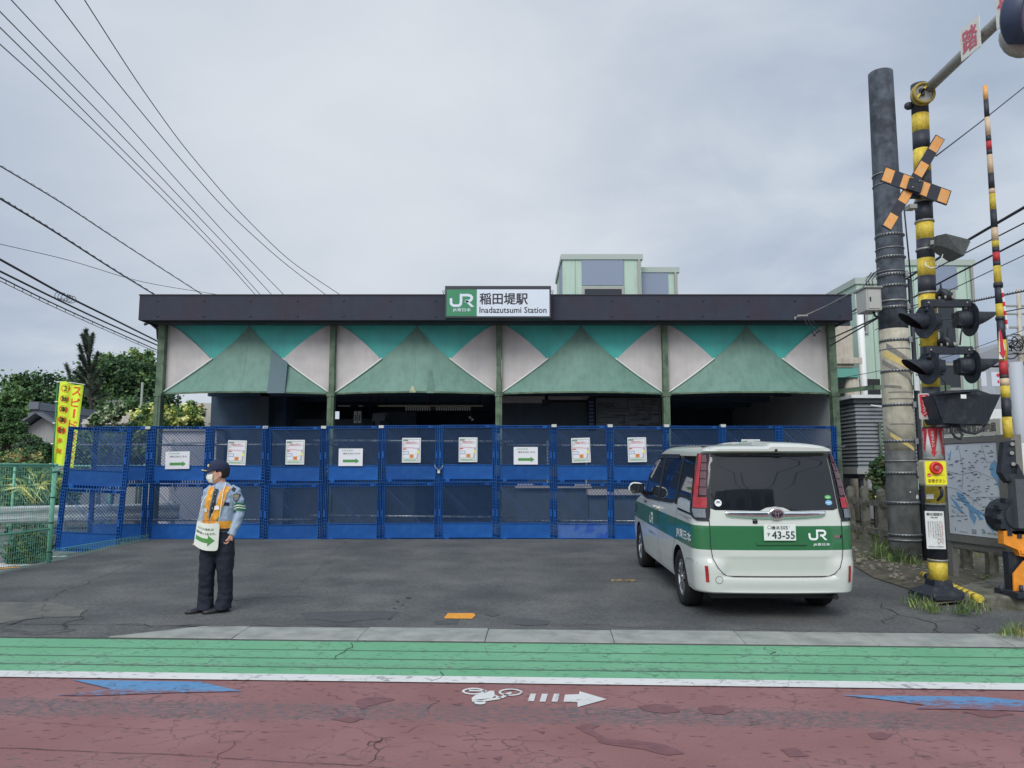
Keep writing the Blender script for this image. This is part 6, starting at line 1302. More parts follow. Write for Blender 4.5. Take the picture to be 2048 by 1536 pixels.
b = MB(); b.tube([at(1880, 974, 8.76), at(1884, 982, 8.74), at(1883, 992, 8.76), at(1876, 1000, 8.9)], .018, m_pk, 8); b.build('cable', t)
b = MB(); b.cb(at(1860, 993, 8.92), (.085, .01, .055), m_wht2); tag(b.build('inspection_sticker'), 'tiny pale sticker on the yellow band below the emergency button box', 'sticker')
b = MB(); p0, p1 = at(1849.5, 1022, 8.9), at(1892, 1097.5, 8.9); W_, Hh = p1.x - p0.x, p0.z - p1.z; b.X = frame((p0.x, 8.9, p1.z), (1, 0, -.02)); b.box((0, 0, 0), (W_, .006, Hh), m_wht2); mi2 = M('ink_dark', C(60, 62, 70, KW), .6); mi3 = M('ink_faded_red', C(170, 90, 90, KW), .6)
b.text('観光道踏切', W_ * .08, Hh * .88, .034, mi2, -.003, bold=.02, w=W_ * .84); b.text('No.44', W_ * .3, Hh * .81, .022, mi2, -.003, bold=.01, w=W_ * .35)
for k, (tx, mt, hh_) in enumerate((('この踏切で異常があった', mi3, .022), ('うごかなくなったら', mi2, .026), ('ためらわず強く押して', mi2, .026), ('くださいおねがい', mi2, .024), ('電車が止まります係員が', mi2, .017), ('連絡先は次のとおりです', mi2, .014), ('東日本旅客鉄道株式会社', mi2, .016))): b.text(tx, W_ * (.82 - k * .118), Hh * .74, hh_, mt, -.003, vertical=True, w=hh_ * .85)
b.text('踏切内での非常時は', W_ * .1, Hh * .04, .016, mi2, -.003, w=W_ * .8); b.X = None; tag(b.build('crossing_notice'), 'white notice plate with rows of small vertical writing tied low on the banded mast', 'notice')
# yellow and black guard pipe lying on the verge
b = MB(); q0, q1 = on(1846, 1149, .20), on(1960, 1198, .17); n = 12
for k in range(n):
    a_, c_ = q0.lerp(q1, k / n), q0.lerp(q1, (k + 1) / n); b.tube([a_, c_], .045, m_pk if k in (1, ) else m_py_, 12, cap=True)
b.tube([q0.lerp(q1, .04), q0.lerp(q1, .055)], .046, m_pk, 12); tag(b.build('fallen_guard_pipe'), 'yellow pipe with black rings lying on the weedy ground behind the mast foot', 'pipe')
# utility pole
YU = 12.0
def uax(py): a_, c_ = at(1761, 150, YU), at(1812, 1125, YU); z = at(1790, py, YU).z; t = (z - c_.z) / (a_.z - c_.z); return Vector((c_.x + (a_.x - c_.x) * t, YU, z))
ut = thing('utility_pole', 'stout concrete utility pole, dark on top with a cream sleeve and metal bands', 'utility pole', (uax(1125).x, YU, .12))
ur = lambda z: .235 - .0052 * (z - .1)
def useg(y0, y1, m, b, ex=0): 
    n = max(2, int(abs(y1 - y0) / 60)); P = [uax(y0 + (y1 - y0) * k / n) for k in range(n + 1)]; b.tube(P, [ur(p.z) + ex for p in P], m, 32)
b = MB(); useg(147, 662, m_dirty, b); useg(895, 1140, m_lowp, b); b.build('shaft', ut)
b = MB(); useg(660, 900, m_cream, b, .004)
def uq(a, z, l): p = uax(768); 
def upt(a, py, l): p = uax(py); r_ = ur(p.z) + l; return p + Vector((r_ * math.cos(a), r_ * math.sin(a), 0))
def helix(y_a, y_b, hgt, m, a_from=-175, a_to=-5, l=.007):
    n = 14
    for k in range(n):
        a0, a1 = R(a_from + (a_to - a_from) * k / n), R(a_from + (a_to - a_from) * (k + 1) / n); ya, yb2 = y_a + (y_b - y_a) * k / n, y_a + (y_b - y_a) * (k + 1) / n
        b.add([upt(a0, ya, l), upt(a1, yb2, l), upt(a1, yb2 + hgt, l), upt(a0, ya + hgt, l)], [(0, 1, 2, 3)], m)
helix(688, 730, 12, m_chevg, -150, -40); helix(700, 742, 14, m_chev, -165, -25, .008); helix(718, 752, 10, m_chevg, -175, -70); helix(742, 790, 9, m_chevg, -90, -5); helix(770, 775, 5, m_chevg, -170, -100); helix(865, 896, 8, m_chev, -150, -60); helix(852, 880, 6, m_chevg, -170, -90)
for py in (785, 798, 848): helix(py, py + 1, 2.5, m_chevg, -150, -20)
b.build('cream_sleeve', ut)
b = MB(); m_strap = M('steel_strap', C(132, 136, 136, KW), .4, .6, var=.2, vs=20)
for py, thick, wd2 in ((352, .02, .014), (373, .012, .02), (474, .04, .012), (500, .012, .014), (518, .04, .014), (546, .012, .014), (553, .045, .018), (575, .04, .016), (605, .03, .016), (618, .045, .018), (683, .045, .022), (700, .012, .01), (744, .04, .02), (811, .045, .02), (883, .045, .02), (922, .02, .012), (946, .045, .018), (1005, .045, .016), (1069, .04, .016), (1079, .03, .016)):
    p = uax(py); b = MB(); b.tube([p + Vector((0, 0, -thick / 2)), p + Vector((0, 0, thick / 2))], ur(p.z) + .012, m_strap, 32)
    if thick >= .04:
        for k in range(16): a_ = R(-175 + k * 11.4); q_ = p + Vector(((ur(p.z) + .014) * math.cos(a_), (ur(p.z) + .014) * math.sin(a_), 0)); b.cb(q_, (.02, .02, .018), m_pk)
    b.build('steel_band', ut)
for py in (553, 618, 683, 744, 811, 883, 946): b = MB(); p = uax(py) + Vector((ur(uax(py).z) - .06, -.12, 0)); b.cb(p + Vector((0, -.04, 0)), (.05, .1, .09), m_strap); b.tube([p + Vector((.02, -.05, .0)), p + Vector((.22, -.07, .05)), p + Vector((.25, -.07, .0)), p + Vector((.14, -.06, -.09))], .009, m_sigk, 6); b.build('step_bracket', ut)
b = MB(); b.tube([uax(560) + Vector((.27, -.06, 0)), uax(700) + Vector((.275, -.06, 0)), uax(900) + Vector((.27, -.07, 0)), uax(1120) + Vector((.26, -.08, 0))], .035, m_pk, 10); b.tube([uax(390) + Vector((.255, -.02, 0)), uax(560) + Vector((.29, -.06, 0))], .012, m_wire, 6); b.tube([uax(770) + Vector((.35, -.06, 0)), uax(1120) + Vector((.34, -.08, 0))], .04, m_galv, 10); b.build('cable_pipe', ut)
b = MB(); c_ = upt(R(-62), 983, .012); p = uax(983)
for (an, py, r_, mt) in ((-60, 993, .035, m_wht2), (-90, 983, .012, m_wht2)):
    q_ = upt(R(an), py, .012); nn_ = Vector((math.cos(R(an)), math.sin(R(an)), 0)); s_ = nn_.cross(Vector((0, 0, 1))); b.add([q_ + (s_ * math.cos(j * .6283 + .3 * (j % 2)) + Vector((0, 0, 1)) * math.sin(j * .6283)) * r_ for j in range(10)], [tuple(range(10))], mt)
b.build('sticker', ut)
b = MB(); b.X = frame((uax(768).x + .16, YU - .245, uax(784).z), (.9, .35, 0)); b.box((0, 0, 0), (.1, .012, .36), m_wht2); b.text('2', .025, .24, .09, m_pk, -.004, w=.05); b.text('287', .03, .1, .1, M('ink_grey', C(120, 122, 124, KW), .5), -.004, vertical=True, w=.03) if False else None; b.X = None; b.build('number_plate', ut)
t = thing('junction_box', 'light grey metal junction box hung on the left of the utility pole', 'junction box', at(1748, 622, 11.7)); b = MB(); p0, p1 = at(1730, 577, 11.62), at(1757, 621, 11.62); b.box((p0.x, 11.6, p1.z), (p1.x + .05, 11.95, p0.z), M('box_grey', C(158, 160, 156, KW), .5, var=.05)); b.box((p0.x - .02, 11.57, p0.z), (p1.x + .07, 12, p0.z + .03), m_galv); b.build('case', t, bevel=.01)
b = MB(); b.box((p0.x + .03, 11.59, p1.z + .03), (p1.x + .02, 11.6, p0.z - .03), M('box_door', C(166, 168, 164, KW), .5)); b.cb((p0.x + .06, 11.585, (p0.z + p1.z) / 2), (.02, .01, .07), m_pk); b.build('door', t)
b = MB(); b.tube([at(1746, 621, 11.7), at(1750, 632, 11.7), at(1757, 634, 11.75)], .018, m_wire, 8)
for x0 in (1735, 1740, 1747): b.build('cable', t); b = MB(); b.tube([at(x0, 577, 11.7), at(x0 - 3, 560, 11.7), at(x0 + 8, 545, 11.75)], .008, m_wire, 5)
b.build('cable', t)
# town map board
def mp(u, v, off=0): # u 0 left(far)..1 right(near), v height in m
    a_ = Vector((5.80, 10.2, 0)); c_ = Vector((5.96, 9.15, 0)); n_ = Vector((-(c_.y - a_.y), (c_.x - a_.x), 0)).normalized(); n_ = n_ if n_.x < 0 else -n_; p = a_.lerp(c_, u); return p + n_ * off + Vector((0, 0, v))
t = thing('town_map_board', 'grey framed neighbourhood map board with blue river standing behind the crossing mast', 'map board', (5.88, 9.7, .15)); m_fr = M('board_frame', C(120, 120, 116, KW), .5, .3, var=.08, vs=9)
MF = Matrix.Translation(mp(0, .70)) @ Matrix(((mp(1, 0) - mp(0, 0)).normalized().to_4d()[:], (0, 0, 0, 0), (0, 0, 0, 0), (0, 0, 0, 0))) if False else None
rr_ = (mp(1, 0) - mp(0, 0)).normalized(); WB = (mp(1, 0) - mp(0, 0)).length; FR_ = frame(mp(0, .66), rr_)
b = MB(); b.X = FR_
for (x0, z0, x1, z1) in ((0, 0, WB, .09), (0, 1.28, WB, 1.36), (0, .09, .06, 1.28), (WB - .09, .09, WB, 1.28)): b.box((x0, -.0, z0), (x1, .12, z1), m_fr)
b.box((.02, .02, .02), (WB - .02, .1, 1.3), m_fr); b.box((WB - .02, -.03, -.5), (WB + .12, .13, .0), m_fr); b.box((WB, .0, .0), (WB + .14, .14, 1.36), m_fr); b.box((.0, .02, -.56), (.08, .1, 0), m_fr); b.box((-.005, .03, -.08), (WB, .1, 0), m_fr); b.X = None; b.build('frame', t)
b = MB(); b.X = FR_; m_mapw = M('map_sheet', C(196, 204, 212, KW), .35, var=.03, vs=3); m_river = M('map_blue', C(112, 160, 198, KW), .4); m_mi = M('map_ink', C(96, 104, 116, KW), .5); m_mg = M('map_grey_line', C(150, 156, 166, KW), .5)
b.q(.075, .10, WB - .1, 1.27, m_mapw, .012); W_ = WB - .175; Hh = 1.17; X0, Z0 = .075, .10
T = lambda pts: [(X0 + x * W_, Z0 + z * Hh) for x, z in pts]
for pl in ([(.04, .42), (.2, .34), (.32, .22), (.2, .26)], [(.18, .47), (.3, .45), (.45, .33), (.62, .27), (.75, .24), (.6, .23), (.45, .25), (.34, .34), (.22, .38)], [(.4, .3), (.55, .2), (.5, .12), (.42, .2)], [(.68, .23), (.8, .13), (.9, .1), (.84, .06), (.74, .12)], [(.52, .27), (.68, .19), (.6, .17)], [(.86, .76), (.95, .82), (1.0, .78), (1, .5), (.95, .6), (.87, .66)], [(.05, .92), (.08, .87), (.14, .95), (.12, .88), (.1, .84), (.06, .88)]): b.pg(T(pl), m_river, .010)
for ln in ([(.0, .52), (.2, .5), (.5, .4), (.7, .3), (1, .14)], [(.48, .16), (.5, .36), (.6, .42), (1, .43)], [(.74, .98), (.8, .8), (1, .78)], [(0, .7), (.3, .66), (.6, .7), (1, .6)], [(.3, .95), (.35, .7), (.3, .5)]): b.rib(T(ln), .008, m_mg, .009)
rn = random.Random(3)
for k in range(90): x, z = rn.uniform(.04, .93), rn.uniform(.14, .97); wv = rn.uniform(.03, .07); b.q(X0 + x * W_, Z0 + z * Hh, X0 + (x + wv) * W_, Z0 + z * Hh + .011, m_mi, .0085); 
for k in range(26):
    x, z = rn.uniform(.04, .8), rn.uniform(.16, .95); b.text(rn.choice(['稲田堤', '菅', '中野島', '公園', '学校', '神社', '郵便局']), X0 + x * W_, Z0 + z * Hh, .018, m_mi, .008)
b.q(X0, Z0, X0 + W_, Z0 + .1, m_mapw, .0105); b.rib(T([(.12, .03), (.12, .07)]), .01, m_mi, .008); b.rib(T([(.2, .03), (.36, .03)]), .006, m_mi, .008)
for k in range(4): b.q(X0 + .44 * W_, Z0 + .025 + k * .016, X0 + .53 * W_, Z0 + .032 + k * .016, m_mi, .008)
b.text('川崎市多摩区役所', X0 + .72 * W_, Z0 + .035, .03, m_mi, .008, w=.22); b.rib(T([(.63, .08), (.66, .05), (.64, .03)]), .012, M('map_green', C(70, 130, 120, KW), .5), .008); b.rib(T([(.66, .085), (.69, .055), (.67, .03)]), .012, M('map_green', C(70, 130, 120, KW), .5), .008)
b.X = None; b.build('map_sheet', t)
b = MB(); b.X = FR_; b.box((-.02, -.005, 1.37), (WB + .0, .03, 1.56), M('title_board', C(190, 190, 180, KW), .5, var=.03)); b.text('南武線稲田堤駅周辺案内図', .05, 1.405, .115, M('ink_title', C(62, 64, 66, KW), .5), -.009, bold=.01, w=WB - .12); b.X = None; b.build('title_board', t)
# barrier with raised arm
YB = 8.7
ba = thing('crossing_barrier', 'orange and black barrier machine at the right edge with its banded arm raised upright', 'barrier', (5.9, YB, .2))
def bax(py, Y=YB): return at(1966 + (py - 172) * (2010 - 1966) / 708 + 4 + (py - 172) * .004, py, Y)
bn = [(172, 200, 'o'), (200, 235, 'k'), (235, 272, 'b'), (272, 283, 'k'), (283, 300, 'r'), (300, 310, 'k'), (310, 347, 'b'), (347, 378, 'k'), (378, 388, 'b'), (388, 420, 'y'), (420, 456, 'k'), (456, 482, 'b'), (482, 495, 'y'), (495, 505, 'k'), (505, 523, 'r'), (523, 532, 'k'), (532, 570, 'y'), (570, 608, 'k'), (608, 638, 'y'), (638, 680, 'k'), (680, 722, 'y'), (722, 750, 'r'), (750, 757, 'k'), (757, 772, 'b'), (772, 796, 'y'), (796, 834, 'k'), (834, 876, 'y')]
cm = {'o': m_or, 'k': m_pk, 'b': M('arm_beige', C(190, 168, 140, KW), .5, var=.1), 'r': M('arm_red', C(168, 50, 56, KW), .6, var=.15), 'y': m_py_}
b = MB()
for y0, y1, k in bn: p, q_ = bax(y0), bax(y1); b.tube([p, q_], [.026 + .026 * (y0 - 172) / 704, .026 + .026 * (y1 - 172) / 704], cm[k], 16)
b.tube([bax(566), bax(574)], .05, m_pk, 12); b.tube([bax(634), bax(640)], .052, m_pk, 12); b.build('barrier_arm', ba)
b = MB()
for k in range(9): p, q_ = at(2003 + k * 1.2, 577 + k * 9, YB - .04), at(2003 + (k + 1) * 1.2, 577 + (k + 1) * 9, YB - .04); b.bar(p, q_, .03, .02, m_sred if k % 2 else m_wht2)
b.bar(bax(577), at(2004, 577, YB - .04), .03, .03, m_pk); b.build('striped_rod', ba)
b = MB(); b.X = frame((0, 0, 0), (1, 0, 0)); P_ = [at(x, y, YB - .07) for x, y in ((1999, 660), (2004, 662), (2010, 716), (1998, 716))]; b.X = None; b.prism([at(x, y, YB - .06) for x, y in ((1998, 662), (1998, 718), (2010, 718), (2009, 690))], (0, .006, 0), m_wht2); b.prism([at(x, y, YB - .07) for x, y in ((1999, 656), (2002, 704), (1999, 704), (2008, 718), (2012, 700), (2009, 702), (2004, 668))], (0, .006, 0), m_sred); b.build('red_arrow_flag', ba)
b = MB(); g0 = at(2026, 1033, YB - .1)
b.tube([g0 + Vector((0, -.08, 0)), g0 + Vector((0, .2, 0))], .2, m_sigk, 14, smooth=False)
for k in range(12): a_ = k * math.pi / 6; b.cb(g0 + Vector((.21 * math.cos(a_), -.04, .21 * math.sin(a_))), (.05, .1, .05), m_sigk)
b.tube([g0 + Vector((0, -.1, 0)), g0 + Vector((0, -.06, 0))], .14, m_pk, 20); b.box((g0.x - .05, YB - .26, g0.z - .12), (g0.x + .08, YB - .12, g0.z + .42), M('cast_grey', C(74, 78, 84, KW), .6, var=.1)); b.build('gear_wheel', ba)
b = MB(); b.prism([at(x, y, YB - .15) for x, y in ((2008, 884), (2030, 880), (2033, 935), (2045, 950), (2044, 968), (2016, 966), (2001, 945))][::-1], (0, .08, 0), m_sigk); b.prism([at(x, y, YB - .2) for x, y in ((2036, 928), (2048, 950), (2052, 962), (2014, 962), (2004, 946), (2034, 948))][::-1], (0, .1, 0), m_sigk)
for x_, y_ in ((2025, 888), (2027, 928), (2024, 906)): b.tube([at(x_, y_, YB - .19), at(x_, y_, YB - .1)], .022, m_galv, 8)
b.build('arm_bracket', ba)
b = MB(); ox0, ox1 = at(2034, 1000, YB).x, at(2120, 1000, YB).x; z_ = lambda py: at(2040, py, YB).z
b.box((ox0, YB - .15, z_(1070)), (ox1, YB + .0, z_(995)), m_orange); b.prism([at(x, y, YB - .18) for x, y in ((2007, 1062), (2080, 1062), (2080, 1118), (2040, 1112), (2036, 1100), (2008, 1088))][::-1], (0, .1, 0), m_orange); b.box((at(2020, 1090, YB).x - .01, YB - .20, z_(1104)), (ox1, YB - .17, z_(1097)), m_orange)
b.prism([at(x, y, YB - .16) for x, y in ((2048, 1122), (2080, 1118), (2080, 1200), (2042, 1190), (2028, 1186), (2027, 1148))][::-1], (0, .02, 0), m_orange); b.build('machine_case', ba)
b = MB(); b.prism([at(x, y, YB - .1) for x, y in ((2016, 1104), (2090, 1112), (2090, 1204), (2022, 1192))][::-1], (0, .1, 0), m_sigk); b.box((at(2001, 1200, YB).x, YB - .3, .2), (ox1, YB + .1, .26), m_sigk)
for x_ in (2004, 2044): p = at(x_, 1197, YB - .22); b.tube([(p.x, YB - .22, .25), (p.x, YB - .22, .33)], .022, m_pk, 8)
b.build('machine_base', ba)
# concrete post fence by the track
cf = thing('concrete_post_fence', 'old concrete post and rail fence between the forecourt and the railway track', 'fence', (6.5, 12, .15)); k = 0
for Y in [9.15 + .6 * i for i in range(15)]:
    if Y < 9.8: continue
    b = MB(); x_ = 6.5 + random.uniform(-.03, .03); h_ = 1.3 + random.uniform(-.03, .03); w_ = .062; z0 = .12; tl = random.uniform(-.03, .03)
    b.loft([[Vector((x_ + tl * z + sx_ * w_ * f, Y + sy_ * .05 * f, z)) for sx_, sy_ in ((-1, -1), (1, -1), (1, 1), (-1, 1))] for z, f in ((z0, 1), (h_ - .06, 1), (h_, .35))], m_conc, smooth=False); b.build('post', cf)
for z_ in (.5, 1.0): b = MB(); b.box((6.49, 9.6, z_ - .05), (6.55, 17.8, z_ + .05), m_conc); b.build('rail', cf)
# louvred equipment hut
hu = thing('equipment_hut', 'grey louvred metal equipment hut on a raised frame right of the station', 'equipment hut', (8, 16.5, .2)); hx0 = 7.33; zt, zb2 = at(1711, 806, 16).z, at(1711, 948, 16).z; m_lv = M('louvre_grey', C(128, 134, 138, KW), .45, .2, var=.08, vs=5, streak=.15)
b = MB(); n = 17
for k in range(n):
    z0 = zb2 + .12 + (zt - zb2 - .12) * k / n; dz = (zt - zb2 - .12) / n
    b.add([(hx0, 16, z0), (9.2, 16, z0), (9.2, 16.05, z0 + dz * .98), (hx0 + .05, 16.05, z0 + dz * .98), (hx0 + .05, 17.3, z0 + dz * .98), (hx0, 17.3, z0)], [(0, 1, 2, 3), (0, 3, 4, 5)], m_lv)
    b.add([(hx0, 16, z0), (9.2, 16, z0), (9.2, 16.05, z0), (hx0 + .05, 16.05, z0), (hx0 + .05, 17.3, z0), (hx0, 17.3, z0)], [(3, 2, 1, 0), (5, 4, 3, 0)], m_lv)
b.build('louvres', hu)
b = MB(); b.box((hx0 + .06, 16.06, zb2), (9.15, 17.3, zt), m_ind); b.box((hx0 - .02, 15.98, zb2), (9.2, 17.32, zb2 + .12), M('skirt_grey', C(150, 152, 150, KW), .5, var=.1)); b.box((hx0 - .03, 15.97, zt), (9.2, 17.35, zt + .1), M('dark_band', C(60, 64, 70, KW), .6)); b.box((hx0 - .1, 15.9, zt + .1), (9.3, 17.5, zt + .17), m_wht2)
for x_, y_ in ((hx0 + .5, 15.97), (hx0 + 1.0, 15.97)): b.tube([(x_, y_, zb2), (x_, y_, zt - .4)], .03, m_colgr, 8)
b.bar((hx0 - .3, 16.9, zt + .3), (hx0 + .35, 15.85, zt + .32), .08, .09, m_colgr); b.bar((hx0 + .35, 15.85, zt + .32), (9.3, 15.85, zt + .32), .08, .09, m_colgr); b.tube([(hx0 + .9, 15.85, zt + .28), (hx0 + .9, 15.82, zt - .02), (hx0 + .55, 15.85, zt - .1), (hx0 + .3, 15.9, zt - .06)], .02, m_wht2, 8); b.build('cabinet', hu)
b = MB(); b.box((hx0 + .05, 16.1, zb2 - .1), (9.1, 17.2, zb2), m_sigk)
for x_ in (hx0 + .1, 8.2, 9.1):
    for y_ in (16.15, 17.15): b.box((x_, y_, .1), (x_ + .08, y_ + .08, zb2 - .1), m_sigk)
b.build('support_frame', hu)
# pale green station blocks behind
m_pg_ = M('pale_green_wall', C(160, 182, 170, KW), .6, var=.03, vs=1, streak=.12); m_gp = M('blue_grey_panel', C(118, 130, 150, KW), .5, var=.03); m_dw = M('window_dark', (.02, .026, .035, 1), .15, var=.1); m_cap2 = M('parapet', C(150, 162, 156, KW), .5)
def block(name, label, x0, x1, y0, ybase, Y, D, panels, wins, side=None, cat='building'):
    p0 = at(x0, y0, Y); p1 = at(x1, y0, Y); t = thing(name, label, cat, ((p0.x + p1.x) / 2, Y + D / 2, 0)); z1 = p0.z; zb_ = ybase
    b = MB(); b.box((p0.x, Y, zb_), (p1.x, Y + D, z1 - .2), m_pg_); b.build('wall', t)
    b = MB(); x_ = p0.x + .45
    while x_ < p1.x - .2: b.box((x_, Y - .012, zb_), (x_ + .02, Y - .001, z1 - .2), M('wall_joint', C(116, 138, 128, KW), .7)); x_ += .9
    b.box((p1.x - .14, Y - .1, zb_), (p1.x - .06, Y - .02, z1 - .2), m_galv); b.build('cladding_joints', t)
    b = MB(); b.box((p0.x - .06, Y - .06, z1 - .2), (p1.x + .06, Y + D + .06, z1), m_cap2); b.build('parapet', t)
    for (a0, a1, c0, c1) in panels:
        q0, q1 = at(a0, c0, Y), at(a1, c1, Y); b = MB(); b.box((q0.x, Y - .03, q1.z), (q1.x, Y - .001, q0.z), m_gp); b.build('wall_panel', t)
    for (a0, a1, c0, c1) in wins:
        q0, q1 = at(a0, c0, Y), at(a1, c1, Y); b = MB(); fr_ = .09
        for bx in ((q0.x, q0.z - fr_, q1.x, q0.z), (q0.x, q1.z, q1.x, q1.z + fr_), (q0.x, q1.z + fr_, q0.x + fr_, q0.z - fr_), (q1.x - fr_, q1.z + fr_, q1.x, q0.z - fr_)): b.box((bx[0], Y - .06, bx[1]), (bx[2], Y - .002, bx[3]), m_galv)
        w_ = b.build('window', t); b = MB(); b.box((q0.x + fr_, Y - .035, q1.z + fr_), (q1.x - fr_, Y - .004, q0.z - fr_), m_dw); b.build('pane', w_)
    if side:
        for (s0, s1, c0, c1) in side:
            b = MB(); za, zc = at(x0, c0, Y).z, at(x0, c1, Y).z; b.box((p0.x - .03, Y + s0, zc), (p0.x - .001, Y + s1, za), m_gp); b.build('side_panel', t)
    return t
block('stair_tower', 'taller pale green stair tower with blue grey panel rising behind the station roof', 1125, 1282, 509, 3, 27, 3.6, [(1163, 1247, 515, 571)], [(1164, 1249, 574, 640)], [(.4, 1.6, 520, 640)])
block('stair_annex', 'lower pale green block with blue grey panel beside the taller stair tower', 1283, 1355, 535, 3, 27.5, 3, [(1283, 1338, 541, 640)], [])
block('overtrack_building', 'large pale green building behind the crossing mast with dark windows', 1797, 1945, 520, .1, 25, 8, [(1850, 1915, 527, 578), (1840, 1920, 706, 724)], [(1866, 1916, 580, 690), (1868, 1926, 726, 781)])
block('side_building', 'narrow pale green building between the station roof and the utility pole', 1712, 1796, 556, .1, 23, 7, [(1757, 1775, 640, 800)], [(1717, 1736, 606, 668), (1755, 1766, 610, 720)])
t = thing('concrete_footbridge', 'stained concrete footbridge with a teal beam right of the station roof', 'footbridge', (9, 21, .1)); p0, p1 = at(1640, 652, 21), at(1708, 735, 21); m_sc = M('stained_concrete', C(170, 164, 152, KW), .85, var=.12, vs=2, streak=.4)
b = MB(); b.box((p0.x, 21, p1.z), (p1.x, 23, p0.z), m_sc); b.box((p0.x, 20.9, at(1660, 728, 21).z), (p1.x + .2, 21, at(1660, 716, 21).z), m_sc); b.build('parapet', t)
b = MB(); q0, q1 = at(1640, 735, 21), at(1716, 755, 21); b.box((q0.x, 20.95, q1.z), (q1.x, 22.5, q0.z - .03), M('beam_teal', C(88, 148, 138, KW), .6, var=.1)); b.tube([(at(1708, 740, 21).x, 21.2, q0.z - .03), (at(1712, 740, 21).x, 21.2, .2)], .2, m_sc, 12); b.build('beam', t)
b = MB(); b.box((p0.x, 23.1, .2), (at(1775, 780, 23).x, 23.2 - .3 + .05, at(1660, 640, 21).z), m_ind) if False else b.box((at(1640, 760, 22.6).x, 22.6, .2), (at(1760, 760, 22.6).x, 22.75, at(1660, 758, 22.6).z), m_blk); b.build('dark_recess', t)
b = MB(); q0 = at(1690, 640, 20.9); b.tube([(at(1712, 600, 22).x, 21.8, .2), (at(1712, 600, 22).x, 21.8, at(1712, 590, 22).z)], .1, m_wht2, 10); b.box((at(1678, 640, 22).x, 22, p0.z), (at(1698, 600, 22).x, 22.1, at(1700, 600, 22).z), m_dw); b.build('drain_pipe', t)
# far buildings and gear at the right edge
m_fw = M('far_wall_grey', C(150, 156, 164, KW), .7, var=.06, vs=.8, streak=.2); m_fr2 = M('far_roof_grey', C(128, 132, 140, KW), .7, var=.05)
t = thing('far_depot', 'pale grey building with a sloping roof and posters beyond the raised barrier arm', 'building', (20, 32, .1)); Yd = 32
P_ = [at(x, y, Yd) for x, y in ((1948, 722), (2015, 690), (2100, 640), (2160, 700))]; b = MB(); gp = lambda p, y=0, z=None: Vector((p.x, Yd + y, p.z if z is None else z))
b.box((at(1948, 760, Yd).x, Yd, .1), (at(2200, 760, Yd).x, Yd + 10, at(1950, 735, Yd).z), m_fw); b.build('wall', t); b = MB(); b.prism([at(1944, 738, Yd), at(2200, 700, Yd), at(2200, 640, Yd), at(2030, 678, Yd), at(1950, 712, Yd)], (0, 9, 0), m_fr2); b.build('roof', t)
for (x0, x1, y0, y1, mt) in ((2003, 2016, 720, 850, 0), (2022, 2045, 800, 815, 1), (2020, 2048, 838, 852, 1)): b = MB(); q0, q1 = at(x0, y0, Yd - .1), at(x1, y1, Yd - .1); b.box((q0.x, Yd - .1, q1.z), (q1.x, Yd - .01, q0.z), m_galv if mt == 0 else m_dw); b.build('window' if mt else 'column', t)
for k, (x0, x1, y0, y1) in enumerate(((1956, 1974, 744, 772), (1982, 2000, 744, 772))):
    b = MB(); q0, q1 = at(x0, y0, 26), at(x1, y1, 26); b.box((q0.x, 26, q1.z), (q1.x, 26.03, q0.z), M('poster_white', C(192, 196, 208, KW), .5)); 
    if k: b.X = frame((q0.x, 25.99, q1.z), (1, 0, 0)); b.disc((q1.x - q0.x) * .85, .38, .06, m_sred, 0); b.q((q1.x - q0.x) * .72, .1, q1.x - q0.x - .02, .2, m_sred); b.X = None
    else: b.X = frame((q0.x, 25.99, q1.z), (1, 0, 0)); b.rib([(.02, .12), (.08, .2), (.02, .28)], .02, m_pk); b.X = None
    tag(b.build('white_poster'), ('white square poster beyond the raised arm, the one without red', 'white square poster with a red mark beside the raised barrier arm')[k], 'poster')
t = thing('station_direction_sign', 'white sign with the end of the word station behind the direction box', 'sign', at(1990, 858, 12)); b = MB(); q0, q1 = at(1900, 818, 12), at(2006, 852, 12); b.box((q0.x, 12, q1.z), (q1.x, 12.05, q0.z), m_wht2); b.X = frame((q0.x, 11.995, q1.z), (1, 0, 0)); b.text('Inadazutsumi Station', .02, .05, .085, m_pk, w=q1.x - q0.x - .05); b.X = None; b.build('sign_face', t); b = MB()
for x_ in (q0.x + .1, q1.x - .06): b.box((x_, 12.06, .12), (x_ + .05, 12.11, q0.z), m_galv)
b.build('sign_leg', t)
t = thing('catenary_pole', 'thin weathered pole with crossbars and insulators at the far right edge', 'pole', at(2040, 900, 22)); b = MB(); p0, p1 = at(2037, 578, 22), at(2046, 1000, 22); b.tube([Vector((p1.x, 22, .1)), Vector((p0.x, 22, p0.z))], [.11, .06], m_sc, 10); b.build('shaft', t)
b = MB()
for py in (612, 628, 655, 776): z_ = at(2040, py, 22).z; b = MB(); b.box((p0.x - .6, 21.96, z_ - .025), (p0.x + .7, 22.04, z_ + .025), m_galv); b.build('crossbar', t)
b = MB()
for k in range(7): c_ = at(2022 + (k % 3) * 9, 682 + (k // 3) * 12, 21.8); rr2 = .22 + .05 * (k % 2); b.tube([c_ + Vector((rr2 * math.cos(j * .7 + k), .05 * math.sin(j), rr2 * .8 * math.sin(j * .7 + k))) for j in range(10)], .018, m_wire, 5)
q0, q1 = at(2014, 672, 21.7), at(2050, 704, 21.7)
for a_, c_ in (((q0.x, q0.z), (q1.x, q0.z)), ((q0.x, q1.z), (q1.x, q1.z)), ((q0.x, q0.z), (q0.x, q1.z))): b.bar((a_[0], 21.7, a_[1]), (c_[0], 21.7, c_[1]), .03, .03, m_galv)
b.build('cable_coil', t)
